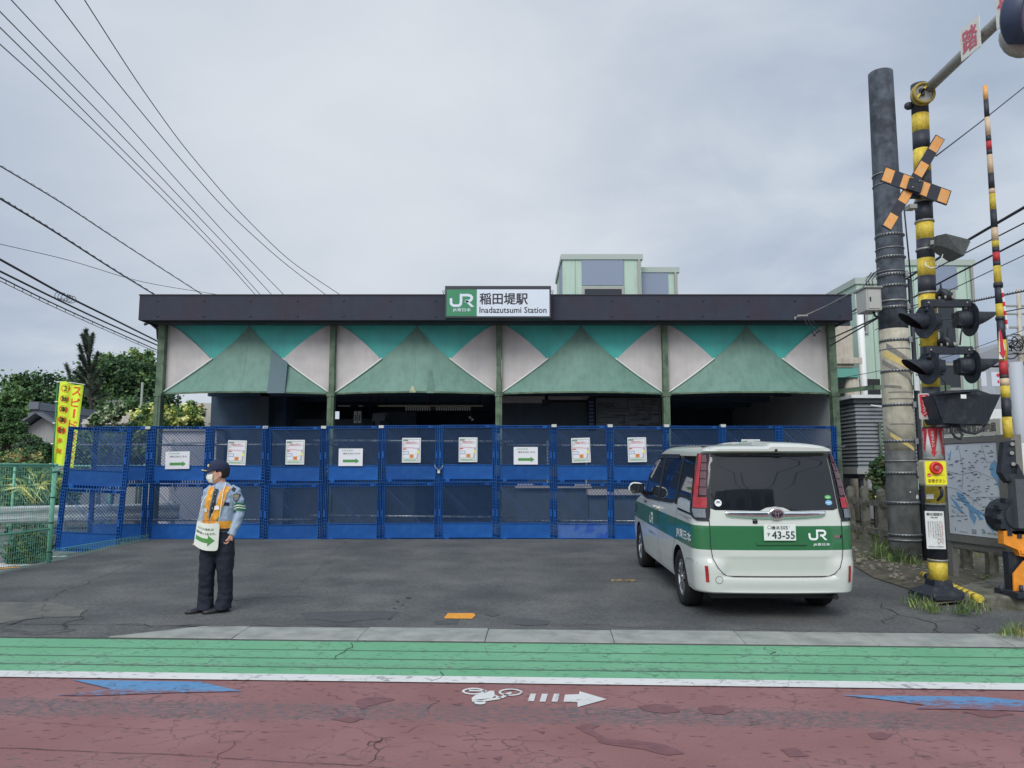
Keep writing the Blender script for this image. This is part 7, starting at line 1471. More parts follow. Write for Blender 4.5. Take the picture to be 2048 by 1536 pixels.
b = MB(); p0 = at(2031, 725, 21); b.tube([Vector((p0.x, 21, .1)), Vector((p0.x, 21, p0.z))], .17, M('pale_post', C(160, 166, 174, KW), .6), 14); tag(b.build('steel_post'), 'thick pale grey round post behind the raised barrier arm', 'post')
b = MB(); q0, q1 = at(2028, 886, 15), at(2200, 952, 15); b.box((q0.x, 15, q1.z), (q1.x + 1, 15.1, q0.z), m_wht2); b.box((q0.x + .2, 15.02, .1), (q0.x + .3, 15.08, q1.z), m_galv); tag(b.build('white_hoarding'), 'plain white hoarding beside the track at the right edge', 'hoarding')
# overhead wires
def wire(name, label, pts, r_, grp, deco=None):
    b = MB(); P = []
    for i in range(len(pts) - 1):
        (x0, y0, Y0), (x1, y1, Y1) = pts[i], pts[i + 1]
        for k in range(6): f = k / 6; P.append(at(x0 + (x1 - x0) * f, y0 + (y1 - y0) * f, Y0 + (Y1 - Y0) * f))
    P.append(at(*pts[-1])); 
    Q = P[:]
    for _ in range(4): Q = [Q[0]] + [(Q[i - 1] + Q[i] * 2 + Q[i + 1]) / 4 for i in range(1, len(Q) - 1)] + [Q[-1]]
    if pts[0][0] <= 0 or pts[0][1] <= 0 or pts[0][0] > 2048: Q = [Q[0] + (Q[0] - Q[1]).normalized() * 14] + Q      # carries on beyond the frame
    b.tube(Q, r_, m_wire, 6)
    if deco == 'spiral':
        n = 90; S = []
        for k in range(n + 1):
            f = k / n * (len(Q) - 1); i = min(int(f), len(Q) - 2); c_ = Q[i].lerp(Q[i + 1], f - i); S.append(c_ + Vector((0, .01 * math.cos(k * 1.9), .018 + .016 * math.sin(k * 1.9))))
        b.tube(S, r_ * .35, m_wire, 4)
    if deco == 'ladder':
        S = [q + Vector((0, 0, -.06)) for q in Q]; b.tube(S, r_ * .6, m_wire, 5)
        for q, s_ in zip(Q[::1], S[::1]): b.bar(q, s_, .008, .008, m_wire)
    tag(b.build(name), label, 'wire', grp)
gL = 'overhead wires on the left'
# six high wires sweeping down behind the roof
for k, (pts, lb) in enumerate((([(166, -5), (268, 155), (360, 285), (470, 415), (575, 520), (690, 596)], 'highest and rightmost of the six thin wires sweeping down behind the roof'), ([(106, -5), (230, 160), (345, 300), (450, 420), (560, 520), (660, 596)], 'second of the six thin high wires counted from the right'), ([(18, -5), (120, 105), (245, 238), (380, 390), (480, 500), (580, 602)], 'third of the six thin high wires counted from the right'),
                                  ([(-5, 18), (110, 135), (235, 262), (365, 400), (470, 510), (555, 602)], 'fourth of the six thin high wires counted from the right'), ([(-5, 50), (105, 158), (225, 280), (345, 400), (445, 505), (530, 600)], 'fifth of the six thin high wires counted from the right'), ([(-5, 84), (80, 160), (200, 272), (330, 400), (440, 510), (520, 600)], 'lowest of the six thin high wires, sloping down behind the roof edge'))):
    wire('overhead_wire', lb, [(x, y, 13 + i * 3.2) for i, (x, y) in enumerate(pts)], .0115, gL)
wire('overhead_wire', 'wire with fine spiral wrapping that drops behind the roof well right of its left end', [(-5, 329, 12), (120, 403, 14), (250, 490, 17), (415, 596, 22)], .011, gL, 'spiral')
wire('overhead_wire', 'thicker dark wire with fine spiral wrapping meeting the left end of the roof', [(-5, 394, 12), (100, 457, 14), (220, 535, 17), (330, 602, 22)], .017, gL, 'spiral')
wire('overhead_wire', 'faint nearly level wire crossing to the roof edge', [(-5, 487, 22), (140, 520, 24), (280, 565, 27), (480, 596, 32)], .010, gL)
wire('overhead_wire', 'thick wire with a knotted joint, upper one of the low bundle by the first column', [(-5, 516, 12), (60, 552, 13), (128, 590, 14), (220, 635, 16), (350, 700, 21)], .020, gL)
wire('overhead_wire', 'middle thick wire of the low bundle by the first column', [(-5, 540, 12), (100, 592, 13.5), (200, 640, 16), (350, 706, 21)], .017, gL)
wire('overhead_wire', 'lowest twin wire with loops in the bundle by the first column', [(-5, 552, 12), (95, 602, 13.5), (200, 650, 16), (350, 716, 21)], .012, gL, 'ladder')
b = MB(); c_ = at(131, 591, 14)
for k in range(5): b.tube([c_ + Vector((.06 * k - .12 + .09 * math.cos(j * .8 + k), 0, .07 * math.sin(j * .8 + k) - .02 * k)) for j in range(8)], .007, m_wire, 4)
tag(b.build('cable_joint'), 'tangled cable joint on the thick low wire at the left', 'cable joint')
gR = 'overhead wires on the right'
for pts, r_, lb, dc in (([(2060, 165, 12), (1960, 245, 10.5), (1872, 312, 9)], .009, 'single thin wire running up right from the crossbuck', None), ([(2060, 408, 10), (1905, 498, 12), (1800, 566, 15), (1700, 626, 19), (1640, 660, 23)], .022, 'thickest cable passing just under the floodlight', None), ([(2060, 440, 10), (1862, 541, 12), (1700, 632, 19)], .010, 'thin reddish wire just below the thickest cable', None),
                         ([(2060, 472, 10), (1862, 574, 12), (1660, 692, 16)], .014, 'dark wire third from the top behind the mast', None), ([(2060, 505, 12), (1862, 598, 13), (1750, 660, 17)], .008, 'fine wire fourth from the top behind the mast', None), ([(2060, 580, 14), (1990, 594, 14), (1930, 606, 14)], .016, 'twisted level wire ending beside the upper lamps', 'spiral'), ([(2060, 614, 14), (1975, 630, 14), (1880, 640, 14)], .012, 'twisted level wire at the height of the upper lamp hoods', None),
                         ([(2060, 655, 16), (1900, 715, 15), (1663, 760, 16.5)], .007, 'fine sagging wire between the lamp pairs', None), ([(1757, 634, 12), (1700, 660, 14), (1662, 677, 16)], .014, 'short dark cable from the junction box to the station end column', None)):
    wire('overhead_wire', lb, pts, r_, gR, dc)
b = MB(); 
P = [at(1757, 537, 11.8), at(1725, 575, 13), at(1690, 592, 14.3), at(1650, 613, 15.4), at(1612, 630, 15.5), at(1592, 634, 15.5)]; b.tube(P, .009, m_galv, 6); b.cb(at(1605, 631, 15.5), (.22, .02, .03), m_galv); b.cb(at(1590, 636, 15.5), (.03, .03, .06), m_galv)
for pts in ([(1608, 638), (1618, 655), (1627, 668)], [(1622, 638), (1632, 650), (1640, 662)], [(1616, 640), (1630, 658), (1633, 664)]): b.tube([at(x, y, 15.5) for x, y in pts], .006, m_wire, 5)
for x_, y_ in ((1629, 669), (1634, 663), (1639, 660)): b.ball(at(x_, y_, 15.5), (.03, .03, .045), m_pk, 8, 6)
tag(b.build('service_drop_wire'), 'service wire with three black insulators hanging before the right end of the fascia', 'wire')
# ================================================================== LEFT SIDE
m_fg = M('fence_mint', C(110, 176, 150, KW), .5, var=.06, vs=6, streak=.1); m_fgd = M('mesh_mint', C(98, 150, 134, KW), .5)
def mesh_fence(name, label, p0, p1, z0, h, posts, wires=(.05, .2), bands=(.62,), mat=m_fgd, rail=1):
    p0, p1 = Vector((p0[0], p0[1], 0)), Vector((p1[0], p1[1], 0)); t = thing(name, label, 'fence', ((p0 + p1) / 2).to_tuple()[:2] + (z0,)); d = (p1 - p0); L_ = d.length; d.normalize(); Z = lambda p, z: Vector((p.x, p.y, z))
    b = MB(); n = int(h / .1)
    for k in range(n + 1): z = z0 + .04 + (h - .06) * k / n; b.bar(Z(p0, z), Z(p1, z), .006, .006, mat)
    k = 0
    while k * wires[0] < L_: q = p0 + d * k * wires[0]; b.bar(Z(q, z0 + .03), Z(q, z0 + h), .004, .004, mat); k += 1
    b.build('wire_mesh', t)
    for f in bands:
        b = MB(); z = z0 + h * (1 - f); b.tube([Z(p0, z), Z(p1, z)], .014, m_fg, 8); b.build('stiffening_rail', t)
    b = MB(); nn = Vector((-d.y, d.x, 0)) * .03; top = z0 + h
    b.tube([Z(p0, top + .01), Z(p1, top + .01)], .02 if rail else .004, m_fg, 8); b.build('top_rail', t)
    for q in posts:
        q = Vector((q[0], q[1], 0)); b = MB(); b.tube([Z(q, z0 - .05), Z(q, top + .0)], .034, m_fg, 14); b.tube([Z(q, top), Z(q, top + .03), Z(q, top + .035)], [.04, .038, .01], m_fg, 14); b.box((q.x - .07, q.y - .07, z0 - .06), (q.x + .07, q.y + .07, z0 - .04), m_fg)
        for z in (.25, .7, 1.1, 1.5): b.tube([Z(q, z0 + z - .01), Z(q, z0 + z + .01)], .038, m_pk, 12)
        b.build('post', t)
    return t
mesh_fence('mint_mesh_fence', 'pale green wire mesh fence in front of the back street at the left edge', (-7.42, 8.6), (-7.30, 12.05), .06, 1.60, [(-7.30, 12.05), (-7.37, 10.05)])
mesh_fence('mint_mesh_fence', 'second pale green mesh fence running far behind the blue panels on the left', (-12.5, 15.5), (-6.3, 20.5), .05, 1.62, [(-11, 16.7), (-9.5, 17.9), (-8.1, 19.05), (-6.4, 20.4)], wires=(.05, .2))
mesh_fence('low_mesh_screen', 'low grey mesh strip standing along the forecourt edge below the leaning panels', (-7.30, 12.1), (-7.2, 15.1), .0, .32, [], bands=(), rail=0)
b = MB(); m_kb = M('pale_kerb', C(160, 168, 160, KW), .8, var=.1, vs=5); b.box((-7.52, 8, -.02), (-7.26, 12.1, .075), m_kb); b.box((-7.46, 12.11, -.02), (-7.18, 15.3, .11), m_kb); b.build('edge_kerb', keep=True, kind='structure', bevel=.01)
# guard rail
t = thing('guard_rail', 'silver corrugated guard rail with a bulky post along the back street on the left', 'guard rail', (-10, 14, 0)); ga, gb = Vector((-13.5, 13.6, 0)), Vector((-7.4, 16.9, 0)); dd = (gb - ga).normalized(); ns = Vector((dd.y, -dd.x, 0)); m_gr = M('rail_silver', C(176, 184, 184, KW), .35, .55, var=.15, vs=5)
b = MB(); prof = [(.0, .86), (.05, .82), (.05, .76), (.0, .71), (.0, .66), (.05, .61), (.05, .55), (.0, .51)]
for i in range(len(prof) - 1): (o0, z0), (o1, z1) = prof[i], prof[i + 1]; b.add([ga + ns * o0 + Vector((0, 0, z0)), gb + ns * o0 + Vector((0, 0, z0)), gb + ns * o1 + Vector((0, 0, z1)), ga + ns * o1 + Vector((0, 0, z1))], [(3, 2, 1, 0)], m_gr)
b.build('beam', t)
for f in (.0, .36, .68, .98): p = ga + (gb - ga) * f; b = MB(); b.tube([p - ns * .08, p - ns * .08 + Vector((0, 0, .9))], .065, m_gr, 12); b.build('post', t)
# planter-like clipped bush
# house beyond, shed, banner
m_tile = M('roof_tile', C(92, 98, 108, KW), .6, var=.2, vs=12); m_plas = M('grey_plaster', C(148, 148, 150, KW), .85, var=.05, vs=1.5, streak=.12)
Yh = 27; t = thing('tiled_roof_house', 'old grey plastered house with a dark tiled gable roof among the trees', 'house', at(100, 950, Yh).xy.to_tuple() + (.0,)); b = MB()
ap_ = at(88, 828, Yh); el, er = at(30, 868, Yh), at(150, 866, Yh); wl, wr2 = at(38, 900, Yh).x, at(140, 900, Yh).x
b.prism([(wl, Yh, 0), (wr2, Yh, 0), (wr2, Yh, at(0, 862, Yh).z), (ap_.x, Yh, ap_.z - .1), (wl, Yh, at(0, 866, Yh).z)], (0, 7, 0), m_plas); b.build('wall', t)
b = MB(); rt = .14
for e_ in (el, er): b.prism([(e_.x, Yh - .5, e_.z), (ap_.x, Yh - .5, ap_.z), (ap_.x, Yh - .5, ap_.z + rt), (e_.x, Yh - .5, e_.z + rt)][::1 if e_ is el else -1], (0, 8, 0), m_tile)
b.prism([(ap_.x - .2, Yh - .55, ap_.z + .1), (ap_.x + .2, Yh - .55, ap_.z + .1), (ap_.x + .12, Yh - .55, ap_.z + .38), (ap_.x - .12, Yh - .55, ap_.z + .38)], (0, 8.1, 0), m_tile); b.cb((ap_.x, Yh - .56, ap_.z + .26), (.34, .12, .26), m_tile)
for k in range(14): x_ = ap_.x + (er.x - ap_.x) * (k + .5) / 14; z_ = ap_.z + (er.z - ap_.z) * (k + .5) / 14 + rt; b.bar((x_, Yh - .5, z_ + .02), (x_, Yh + 7.5, z_ + .02), .07, .05, m_tile)
b.build('roof', t)
t = thing('small_house', 'second roof and pale wall partly hidden behind the banner and shrubs', 'house', at(250, 950, 25).xy.to_tuple() + (0,)); q0, q1 = at(165, 838, 25), at(330, 838, 25); b = MB(); b.box((q0.x, 25, 0), (q1.x, 29, q0.z), m_plas); b.build('wall', t); b = MB(); b.prism([at(160, 848, 24.7), at(340, 848, 24.7), at(330, 826, 24.7), at(190, 824, 24.7)], (0, 4, 0), M('pale_roof', C(176, 172, 166, KW), .8, var=.2, vs=6)); b.build('roof', t)
t = thing('plastered_annex', 'pale plastered annex glimpsed under the first awning', 'building', at(400, 900, 24).xy.to_tuple() + (0,)); q0, q1 = at(385, 812, 24), at(470, 900, 24); b = MB(); b.box((q0.x, 24, 0), (q1.x, 26, at(0, 806, 24).z), M('annex_wall', C(172, 170, 165, KW), .8, var=.05)); b.build('wall', t); b = MB(); b.box((at(396, 818, 24).x, 23.97, at(0, 832, 24).z), (at(412, 818, 24).x, 24, at(0, 822, 24).z), M('vent_grey', C(120, 126, 130, KW), .6)); b.build('vent', t)
t = thing('storage_shed', 'pale shed wall with a grey door behind the left end of the fence', 'shed', at(370, 1060, 18.2).xy.to_tuple() + (.1,)); Ys = 18.2; q0, q1 = at(308, 862, Ys), at(434, 862, Ys); b = MB(); m_sh2 = M('shed_wall', C(172, 172, 178, KW), .7, var=.04, vs=1, streak=.12); b.box((q0.x, Ys, .0), (q1.x, Ys + .5, q0.z), m_sh2); b.prism([(q0.x - .05, Ys - .1, q0.z), (q1.x, Ys - .1, q0.z), (q1.x, Ys - .1, q0.z + .06), (q0.x - .05, Ys - .1, q0.z + .06)], (0, .8, 0), m_galv); b.build('wall', t)
b = MB(); q0, q1 = at(347, 884, Ys - .05), at(404, 1058, Ys - .05); b.box((q0.x, Ys - .04, .2), (q1.x, Ys - .002, q0.z), M('door_grey', C(124, 130, 142, KW), .5, var=.04)); b.box((q0.x - .06, Ys - .03, .2), (q0.x - .002, Ys - .002, q0.z + .06), m_galv); b.box((q1.x + .002, Ys - .03, .2), (q1.x + .06, Ys - .002, q0.z + .06), m_galv); b.cb((q0.x + .08, Ys - .07, 1.2), (.03, .04, .14), m_galv); b.build('door', t)
# banner flag
YBn = 15.0; t = thing('yellow_banner', 'bright yellow vertical road safety banner with red and black characters on a green pole', 'banner', at(108, 1060, YBn)); m_bn = M('banner_yellow', C(196, 226, 52, KW), .6, var=.03, vs=3); m_br = M('banner_red', C(216, 66, 40, KW), .6); m_bk = M('banner_black', C(48, 46, 30, KW), .6)
B0, B1, B2, B3 = (104, 926), (146, 936), (168, 769), (120, 764)
def bn_pt(u, v, l=0):   # u across, v up, gentle ripple
    a_ = Vector(B0).lerp(Vector(B1), u); c_ = Vector(B3).lerp(Vector(B2), u); p = a_.lerp(c_, v); dz_ = .05 * math.sin(5 * v + 3 * u) + .03 * math.sin(11 * u + 2 * v); q = at(p.x, p.y - (2.5 * math.sin(u * 7) if v > .98 else 0), YBn + dz_ * 1.0); return q + Vector((0, -l, 0))
b = MB(); nu, nv = 10, 24; vs = [bn_pt(i / nu, j / nv) for j in range(nv + 1) for i in range(nu + 1)]; b.add(vs, [(j * (nu + 1) + i, j * (nu + 1) + i + 1, (j + 1) * (nu + 1) + i + 1, (j + 1) * (nu + 1) + i) for j in range(nv) for i in range(nu)], m_bn, True); b.build('cloth', t)
b = MB(); src = MB()
for k, ch in enumerate('②輪車事故多発'):
    zc = .93 - k * .128
    if k < 5: src.disc(.27, zc, .19, m_br, 0, 22, .047)
    src.text('2' if k == 0 else ch, .15 if k else .2, zc - .032, .064, m_bk if k < 5 else m_br, -.005, bold=.02, w=.24 if k else .14)
for k, ch in enumerate('スピード落とせ'): 
    zt_ = .965 - k * .135
    if ch == 'ー': src.q(.70, zt_ - .105, .78, zt_, m_br)
    else: src.text(ch, .56, zt_ - .105, .10, m_br, 0, bold=.035, w=.36)
for k, m in enumerate(src.mats):
    fs = [f for f, mi_ in zip(src.f, src.m) if mi_ == k]
    if fs: b.add([bn_pt(v.x, v.z, .006 - v.y) for v in src.v], fs, m)
b.build('lettering', t)
b = MB(); b.tube([at(99, 1060, YBn), at(105, 930, YBn), at(116, 762, YBn)], .016, M('banner_pole_green', C(40, 110, 70, KW), .5), 8); b.tube([at(114, 763, YBn), at(140, 765, YBn), at(170, 769, YBn)], .009, m_wht2, 6)
for f in (.0, .24, .5, .75, 1): p = at(100 + 17 * (1 - f) * .9 + 1, 928 - 164 * (1 - f), YBn - .02); b.cb(p, (.05, .03, .02), m_wht2)
b.build('banner_pole', t)
b = MB(); q = at(285, 765, 22); b.tube([Vector((q.x, 22, 0)), Vector((q.x, 22, q.z))], .035, M('pole_pale', C(128, 140, 130, KW), .6), 8); tag(b.build('slim_pole'), 'slim pale pole rising out of the shrubs left of the first station column', 'pole')
t = thing('tv_aerial', 'spindly television aerial among the trees behind the banner', 'aerial', at(232, 860, 24)); b = MB(); q = at(229, 806, 24); b.tube([Vector((q.x, 24, q.z - 1.6)), q], .03, m_galv, 6); b.build('mast', t); b = MB(); b.tube([at(212, 803, 24), at(248, 802, 24)], .012, m_galv, 5)
for k in range(6): b.tube([at(214 + k * 6, 799, 24.1), at(214 + k * 6, 806, 23.8)], .008, m_galv, 5)
b.build('antenna', t)
# ---- vegetation
def leafmat(name, c1, c2):
    m = M(name, c1, .75, var=.28, vs=3.2, col2=c2, spec=.25); t_ = m.node_tree; b_ = t_.nodes['Principled BSDF']; b_.inputs['Subsurface Weight'].default_value = 0
    return m
KL = .5
LM = {k: leafmat('leaf_' + k, C(*a_, KL), C(*c_, KL)) for k, a_, c_ in (('dark', (42, 62, 44), (58, 80, 50)), ('mid', (62, 86, 56), (84, 106, 64)), ('light', (96, 116, 66), (128, 140, 84)), ('pine', (52, 66, 58), (70, 82, 68)), ('yellow', (150, 156, 84), (190, 186, 130)), ('white', (128, 140, 116), (80, 100, 70)), ('brown', (138, 126, 84), (98, 100, 68)), ('weed', (60, 74, 48), (84, 90, 62)), ('topiary', (54, 76, 50), (70, 94, 58)))}
m_bark = M('bark', C(72, 66, 58, KW), .9, var=.3, vs=9); m_barkr = M('pine_bark', C(62, 56, 54, KW), .9, var=.3, vs=9)
def crown(b, c, r, nclump, nleaf, ls, mats, rnd, shell=.55, squash=1.0, flat=False):
    """leaf clumps spread through an ellipsoid; every leaf a small face"""
    c = Vector(c); r = Vector(r); cl_ = []
    for _ in range(nclump):
        while True:
            v = Vector((rnd.uniform(-1, 1), rnd.uniform(-1, 1), rnd.uniform(-1, 1)))
            if shell < v.length < 1: break
        k = 1 + .22 * mnoise.noise(v * 2.1 + c * .3); cl_.append((c + Vector((v.x * r.x, v.y * r.y, v.z * r.z)) * k, rnd.choice(mats), rnd.uniform(.7, 1.3)))
    vs_by = {}
    for (cc, m, s_) in cl_:
        vs, fs = vs_by.setdefault(m.name, ([], [])); cr_ = (r.x + r.z) / 2 * .30 * s_
        for _ in range(nleaf):
            d = Vector((rnd.gauss(0, .5), rnd.gauss(0, .5), rnd.gauss(0, .34 if flat else .42))) * cr_; p = cc + d; a = Vector((rnd.gauss(0, 1), rnd.gauss(0, 1), rnd.gauss(0, .55))).normalized(); u = a.cross(Vector((rnd.gauss(0, 1), rnd.gauss(0, 1), rnd.gauss(0, 1)))).normalized(); w_ = ls * rnd.uniform(.6, 1.3); i = len(vs)
            vs += [p - a * w_ * .5, p + u * w_ * .32, p + a * w_ * .5, p - u * w_ * .32]; fs.append((i, i + 1, i + 2, i + 3))
    for mn, (vs, fs) in vs_by.items(): b.add(vs, fs, MATS[mn])
def tree(name, label, base, c, r, nclump, nleaf, ls, mats, seed, cat='tree', group=None, lobes=None, trunk=.16, shell=.5):
    rnd = random.Random(seed); t = thing(name, label, cat, base, group=group); b = MB()
    for (lc, lr, kf) in (lobes or [(c, r, 1)]): crown(b, lc, lr, int(nclump * kf), nleaf, ls, [LM[k] for k in mats], rnd, shell)
    b.build('crown', t); b = MB(); base = Vector(base); c = Vector(c); mid = base.lerp(c, .5) + Vector((rnd.uniform(-.2, .2), 0, 0)); b.tube([base, mid, c], [trunk, trunk * .75, trunk * .4], m_bark, 10)
    for k in range(6): e_ = c + Vector((rnd.uniform(-.8, .8) * r[0], rnd.uniform(-.6, .6) * r[1], rnd.uniform(-.4, .7) * r[2])); s0 = mid.lerp(c, rnd.uniform(.1, .9)); b.tube([s0, s0.lerp(e_, .5) + Vector((0, 0, .2)), e_], [trunk * .4, trunk * .25, trunk * .08], m_bark, 6)
    b.build('trunk', t); return t
def P(px, py, Y): return at(px, py, Y)
def rr(wpx, hpx, Y, dy=None): return (wpx * Y / 1500, dy or wpx * Y / 1500 * .8, hpx * Y / 1500)
gT = 'trees behind the back street'
tree('broadleaf_tree', 'rounded dark tree at the far left edge above the tiled roof', (P(60, 900, 32).x, 32, 0), P(70, 815, 32), rr(80, 62, 32), 95, 95, .17, ('mid', 'dark', 'mid'), 1, group=gT, lobes=[(P(85, 800, 32), rr(66, 52, 32), .6), (P(25, 820, 32), rr(58, 66, 32), .6), (P(125, 805, 32.5), rr(40, 44, 32), .35), (P(45, 775, 32), rr(34, 26, 32), .25), (P(0, 880, 31), rr(50, 60, 31), .3)])
tree('broadleaf_tree', 'big dark tree mass right of the banner with a flat topped crown', (P(240, 900, 34).x, 34, 0), P(240, 800, 34), rr(85, 75, 34), 130, 100, .17, ('dark', 'dark', 'mid'), 2, group=gT, lobes=[(P(205, 800, 34), rr(72, 70, 34), .7), (P(285, 790, 34), rr(64, 72, 34), .7), (P(255, 850, 33), rr(95, 52, 33), .6), (P(235, 765, 34), rr(70, 40, 34), .5)])
tree('broadleaf_tree', 'paler bushy tree top rising against the sky beside the first column', (P(285, 900, 37).x, 37, 0), P(280, 735, 37), rr(46, 34, 37), 50, 80, .16, ('mid', 'light', 'mid'), 3, group=gT, lobes=[(P(262, 724, 37), rr(28, 24, 37), .5), (P(292, 728, 37), rr(28, 28, 37), .5), (P(318, 748, 37), rr(26, 32, 37), .5), (P(212, 730, 37), rr(24, 24, 37), .4), (P(240, 745, 37), rr(48, 26, 37), .5)], shell=.2)
tree('broadleaf_tree', 'fine leaved tree with feathery dark foliage behind the slim pole', (P(255, 900, 28).x, 28, 0), P(262, 832, 28), rr(42, 34, 28), 55, 90, .12, ('pine', 'mid'), 4, group=gT)
# pine
t = thing('pine_tree', 'sparse pine with upright tufted tips standing above the other trees', 'tree', (P(180, 900, 30).x, 30, 0), group=gT); b = MB(); rnd = random.Random(9); br = MB()
def tuft(p0, p1, n, ln):
    for k in range(n):
        f = rnd.uniform(.0, 1); p = p0.lerp(p1, f); d = ((p1 - p0).normalized() * .7 + Vector((rnd.gauss(0, .6), rnd.gauss(0, .6), rnd.gauss(.15, .4)))).normalized(); l = ln * rnd.uniform(.6, 1.2); s_ = d.cross(Vector((rnd.gauss(0, 1), rnd.gauss(0, 1), rnd.gauss(0, 1)))).normalized() * .018
        b.add([p - s_, p + s_, p + d * l], [(0, 1, 2)], LM['pine'])
br.tube([P(186, 900, 30), P(182, 800, 30), P(178, 740, 30), P(174, 665, 30)], [.1, .06, .035, .012], m_barkr, 8)
tuft(P(182, 800, 30), P(175, 680, 30), 900, .16)
for (x0, y0, x1, y1) in ((176, 740, 158, 690), (177, 730, 186, 668), (175, 700, 172, 660), (178, 745, 160, 712), (177, 720, 168, 680), (180, 760, 196, 705), (181, 770, 200, 740), (178, 760, 160, 735), (180, 775, 150, 745), (182, 790, 205, 760), (180, 800, 165, 775), (176, 705, 183, 675), (183, 800, 215, 790), (175, 690, 166, 672)):
    p0, p1 = P(x0, y0, 30 + rnd.uniform(-.6, .6)), P(x1, y1, 30 + rnd.uniform(-.8, .8)); br.tube([p0, p0.lerp(p1, .6) + Vector((0, 0, -.05)), p1], [.05, .035, .015], m_barkr, 5); tuft(p0.lerp(p1, .3), p1, 520, .17)
b.build('crown', t); br.build('trunk', t)
t = thing('pine_tree', 'leaning bare pine bough with brown tips left of the pine, over the banner', 'tree', (P(150, 900, 29).x, 29, 0), group=gT); b = MB(); br = MB(); br.tube([P(152, 850, 29), P(148, 780, 29), P(140, 755, 29), P(132, 732, 29)], [.07, .05, .035, .012], m_barkr, 6); tuft(P(144, 765, 29), P(132, 730, 29), 420, .17); b.build('crown', t); br.build('trunk', t)
# shrubs
gS = 'shrubs behind the left fences'
def shrub(label, x, y, Y, wx, hy, n, nl, ls, mats, seed, name='shrub', shell=.45): tree(name, label, (P(x, y, Y).x, Y, 0), P(x, y, Y), rr(wx, hy, Y), n, nl, ls, mats, seed, 'shrub', gS, trunk=.05, shell=shell)
shrub('variegated yellow green shrub behind the first station column', 310, 838, 21, 42, 27, 60, 70, .11, ('yellow', 'mid', 'yellow', 'light'), 11, shell=.2)
shrub('variegated yellow green shrub seen through the gap under the first awning', 372, 838, 21.5, 36, 26, 55, 70, .11, ('yellow', 'light', 'mid'), 12, shell=.2)
shrub('taller loose shrub under the first awning against the pale annex', 380, 822, 23, 26, 20, 25, 60, .10, ('light', 'brown', 'mid'), 13, shell=.2)
shrub('white flowering shrub below the television aerial', 232, 822, 23, 22, 16, 30, 60, .12, ('white', 'mid'), 14, shell=.1)
shrub('sparse white flowering bush beside the banner', 200, 838, 23, 18, 14, 22, 50, .12, ('white', 'mid'), 15, shell=.1)
shrub('dense dark hedge bush behind the upper leaning panel', 215, 895, 19.5, 70, 42, 90, 80, .10, ('dark', 'mid'), 16)
shrub('dense green bush behind the fence left of the shed', 285, 880, 19.8, 30, 48, 60, 80, .10, ('dark', 'mid', 'light'), 17)
for k, (x, y, wx, hy, lb) in enumerate(((10, 832, 34, 13, 'uppermost tier of clipped cloud-pruned shrub at the left edge'), (14, 857, 36, 11, 'second tier of clipped cloud-pruned shrub at the left edge'), (18, 880, 34, 12, 'third tier of clipped shrub at the left edge, above the fence'), (58, 888, 22, 16, 'round grey-green clipped bush below the tiled house'), (48, 905, 20, 16, 'small round clipped bush beside the brown shrub'))):
    tree('clipped_shrub', lb, (P(x, 920, 24 - k * .2).x, 24 - k * .2, 0), P(x, y, 24 - k * .2), rr(wx, hy, 24), 60, 110, .07, ('topiary',) if k < 3 else ('pine', 'topiary'), 30 + k, 'shrub', gS, trunk=.07, shell=.7)
shrub('wide dark hedge left of the banner behind the mint fence', 85, 905, 23, 34, 16, 60, 80, .09, ('dark', 'topiary'), 36)
shrub('dry brownish low shrub behind the mint fence', 35, 922, 21, 46, 18, 55, 70, .08, ('brown', 'mid'), 37, shell=.3)
shrub('dark leafy undergrowth behind the mint mesh fence', 60, 985, 19, 85, 55, 110, 90, .12, ('dark', 'mid'), 38, shell=.3)
shrub('dark clipped barrel-shaped bush at the street edge behind the guard rail', 60, 1100, 13.2, 40, 30, 60, 110, .06, ('dark', 'topiary'), 39, name='clipped_shrub', shell=.6)
b = MB(); b.box((-16, 20.6, -.02), (-6.3, 24, .05), m_soil); b.build('planting_bed', keep=True, kind='structure')
t = thing('shrub', 'spiky pale leaved plant arching behind the mint fence post', 'shrub', P(85, 1000, 17), group=gS); b = MB(); rnd = random.Random(4)
for k in range(38):
    p0 = P(95, 1010, 17) + Vector((rnd.uniform(-.3, .1), rnd.uniform(-.3, .3), 0)); e_ = p0 + Vector((rnd.uniform(-.9, .35), rnd.uniform(-.4, .4), rnd.uniform(.2, .85))); m_ = p0.lerp(e_, .5) + Vector((0, 0, .25)); b.add([p0, m_ + Vector((0, 0, .03)), e_, m_ - Vector((0, 0, .03))], [(0, 1, 2, 3)], LM['yellow'] if k % 3 else LM['light'])
b.build('leaves', t)
# weeds on the right verge
def weeds(name, label, spots, n, h, mats, seed, wid=.008):
    rnd = random.Random(seed); b = MB()
    for (x, y, rx_) in spots:
        for _ in range(n):
            a_ = rnd.uniform(0, 6.28); d = abs(rnd.gauss(0, .62)) * rx_; px, py = x + d * math.cos(a_), y + d * math.sin(a_) * .8; z = .06 + gz(px, py); hh_ = h * rnd.uniform(.25, 1.2) * max(.35, 1.15 - d / rx_ * .6); ln = Vector((rnd.gauss(0, .35), rnd.gauss(0, .35), 0)) * hh_; s_ = Vector((rnd.gauss(0, 1), rnd.gauss(0, 1), 0)).normalized() * wid * rnd.uniform(.3, 1); p = Vector((px, py, z)); q = p + ln * .35 + Vector((0, 0, hh_ * .62)); e_ = p + ln + Vector((0, 0, hh_ * rnd.uniform(.7, 1)))
            b.add([p - s_, p + s_, q + s_ * .8, q - s_ * .8, e_], [(0, 1, 2, 3), (3, 2, 4)], rnd.choice(mats))
    tag(b.build(name, keep=True), label, 'weeds', kind='stuff')
WM = [LM['weed'], LM['mid'], LM['weed'], LM['light']]
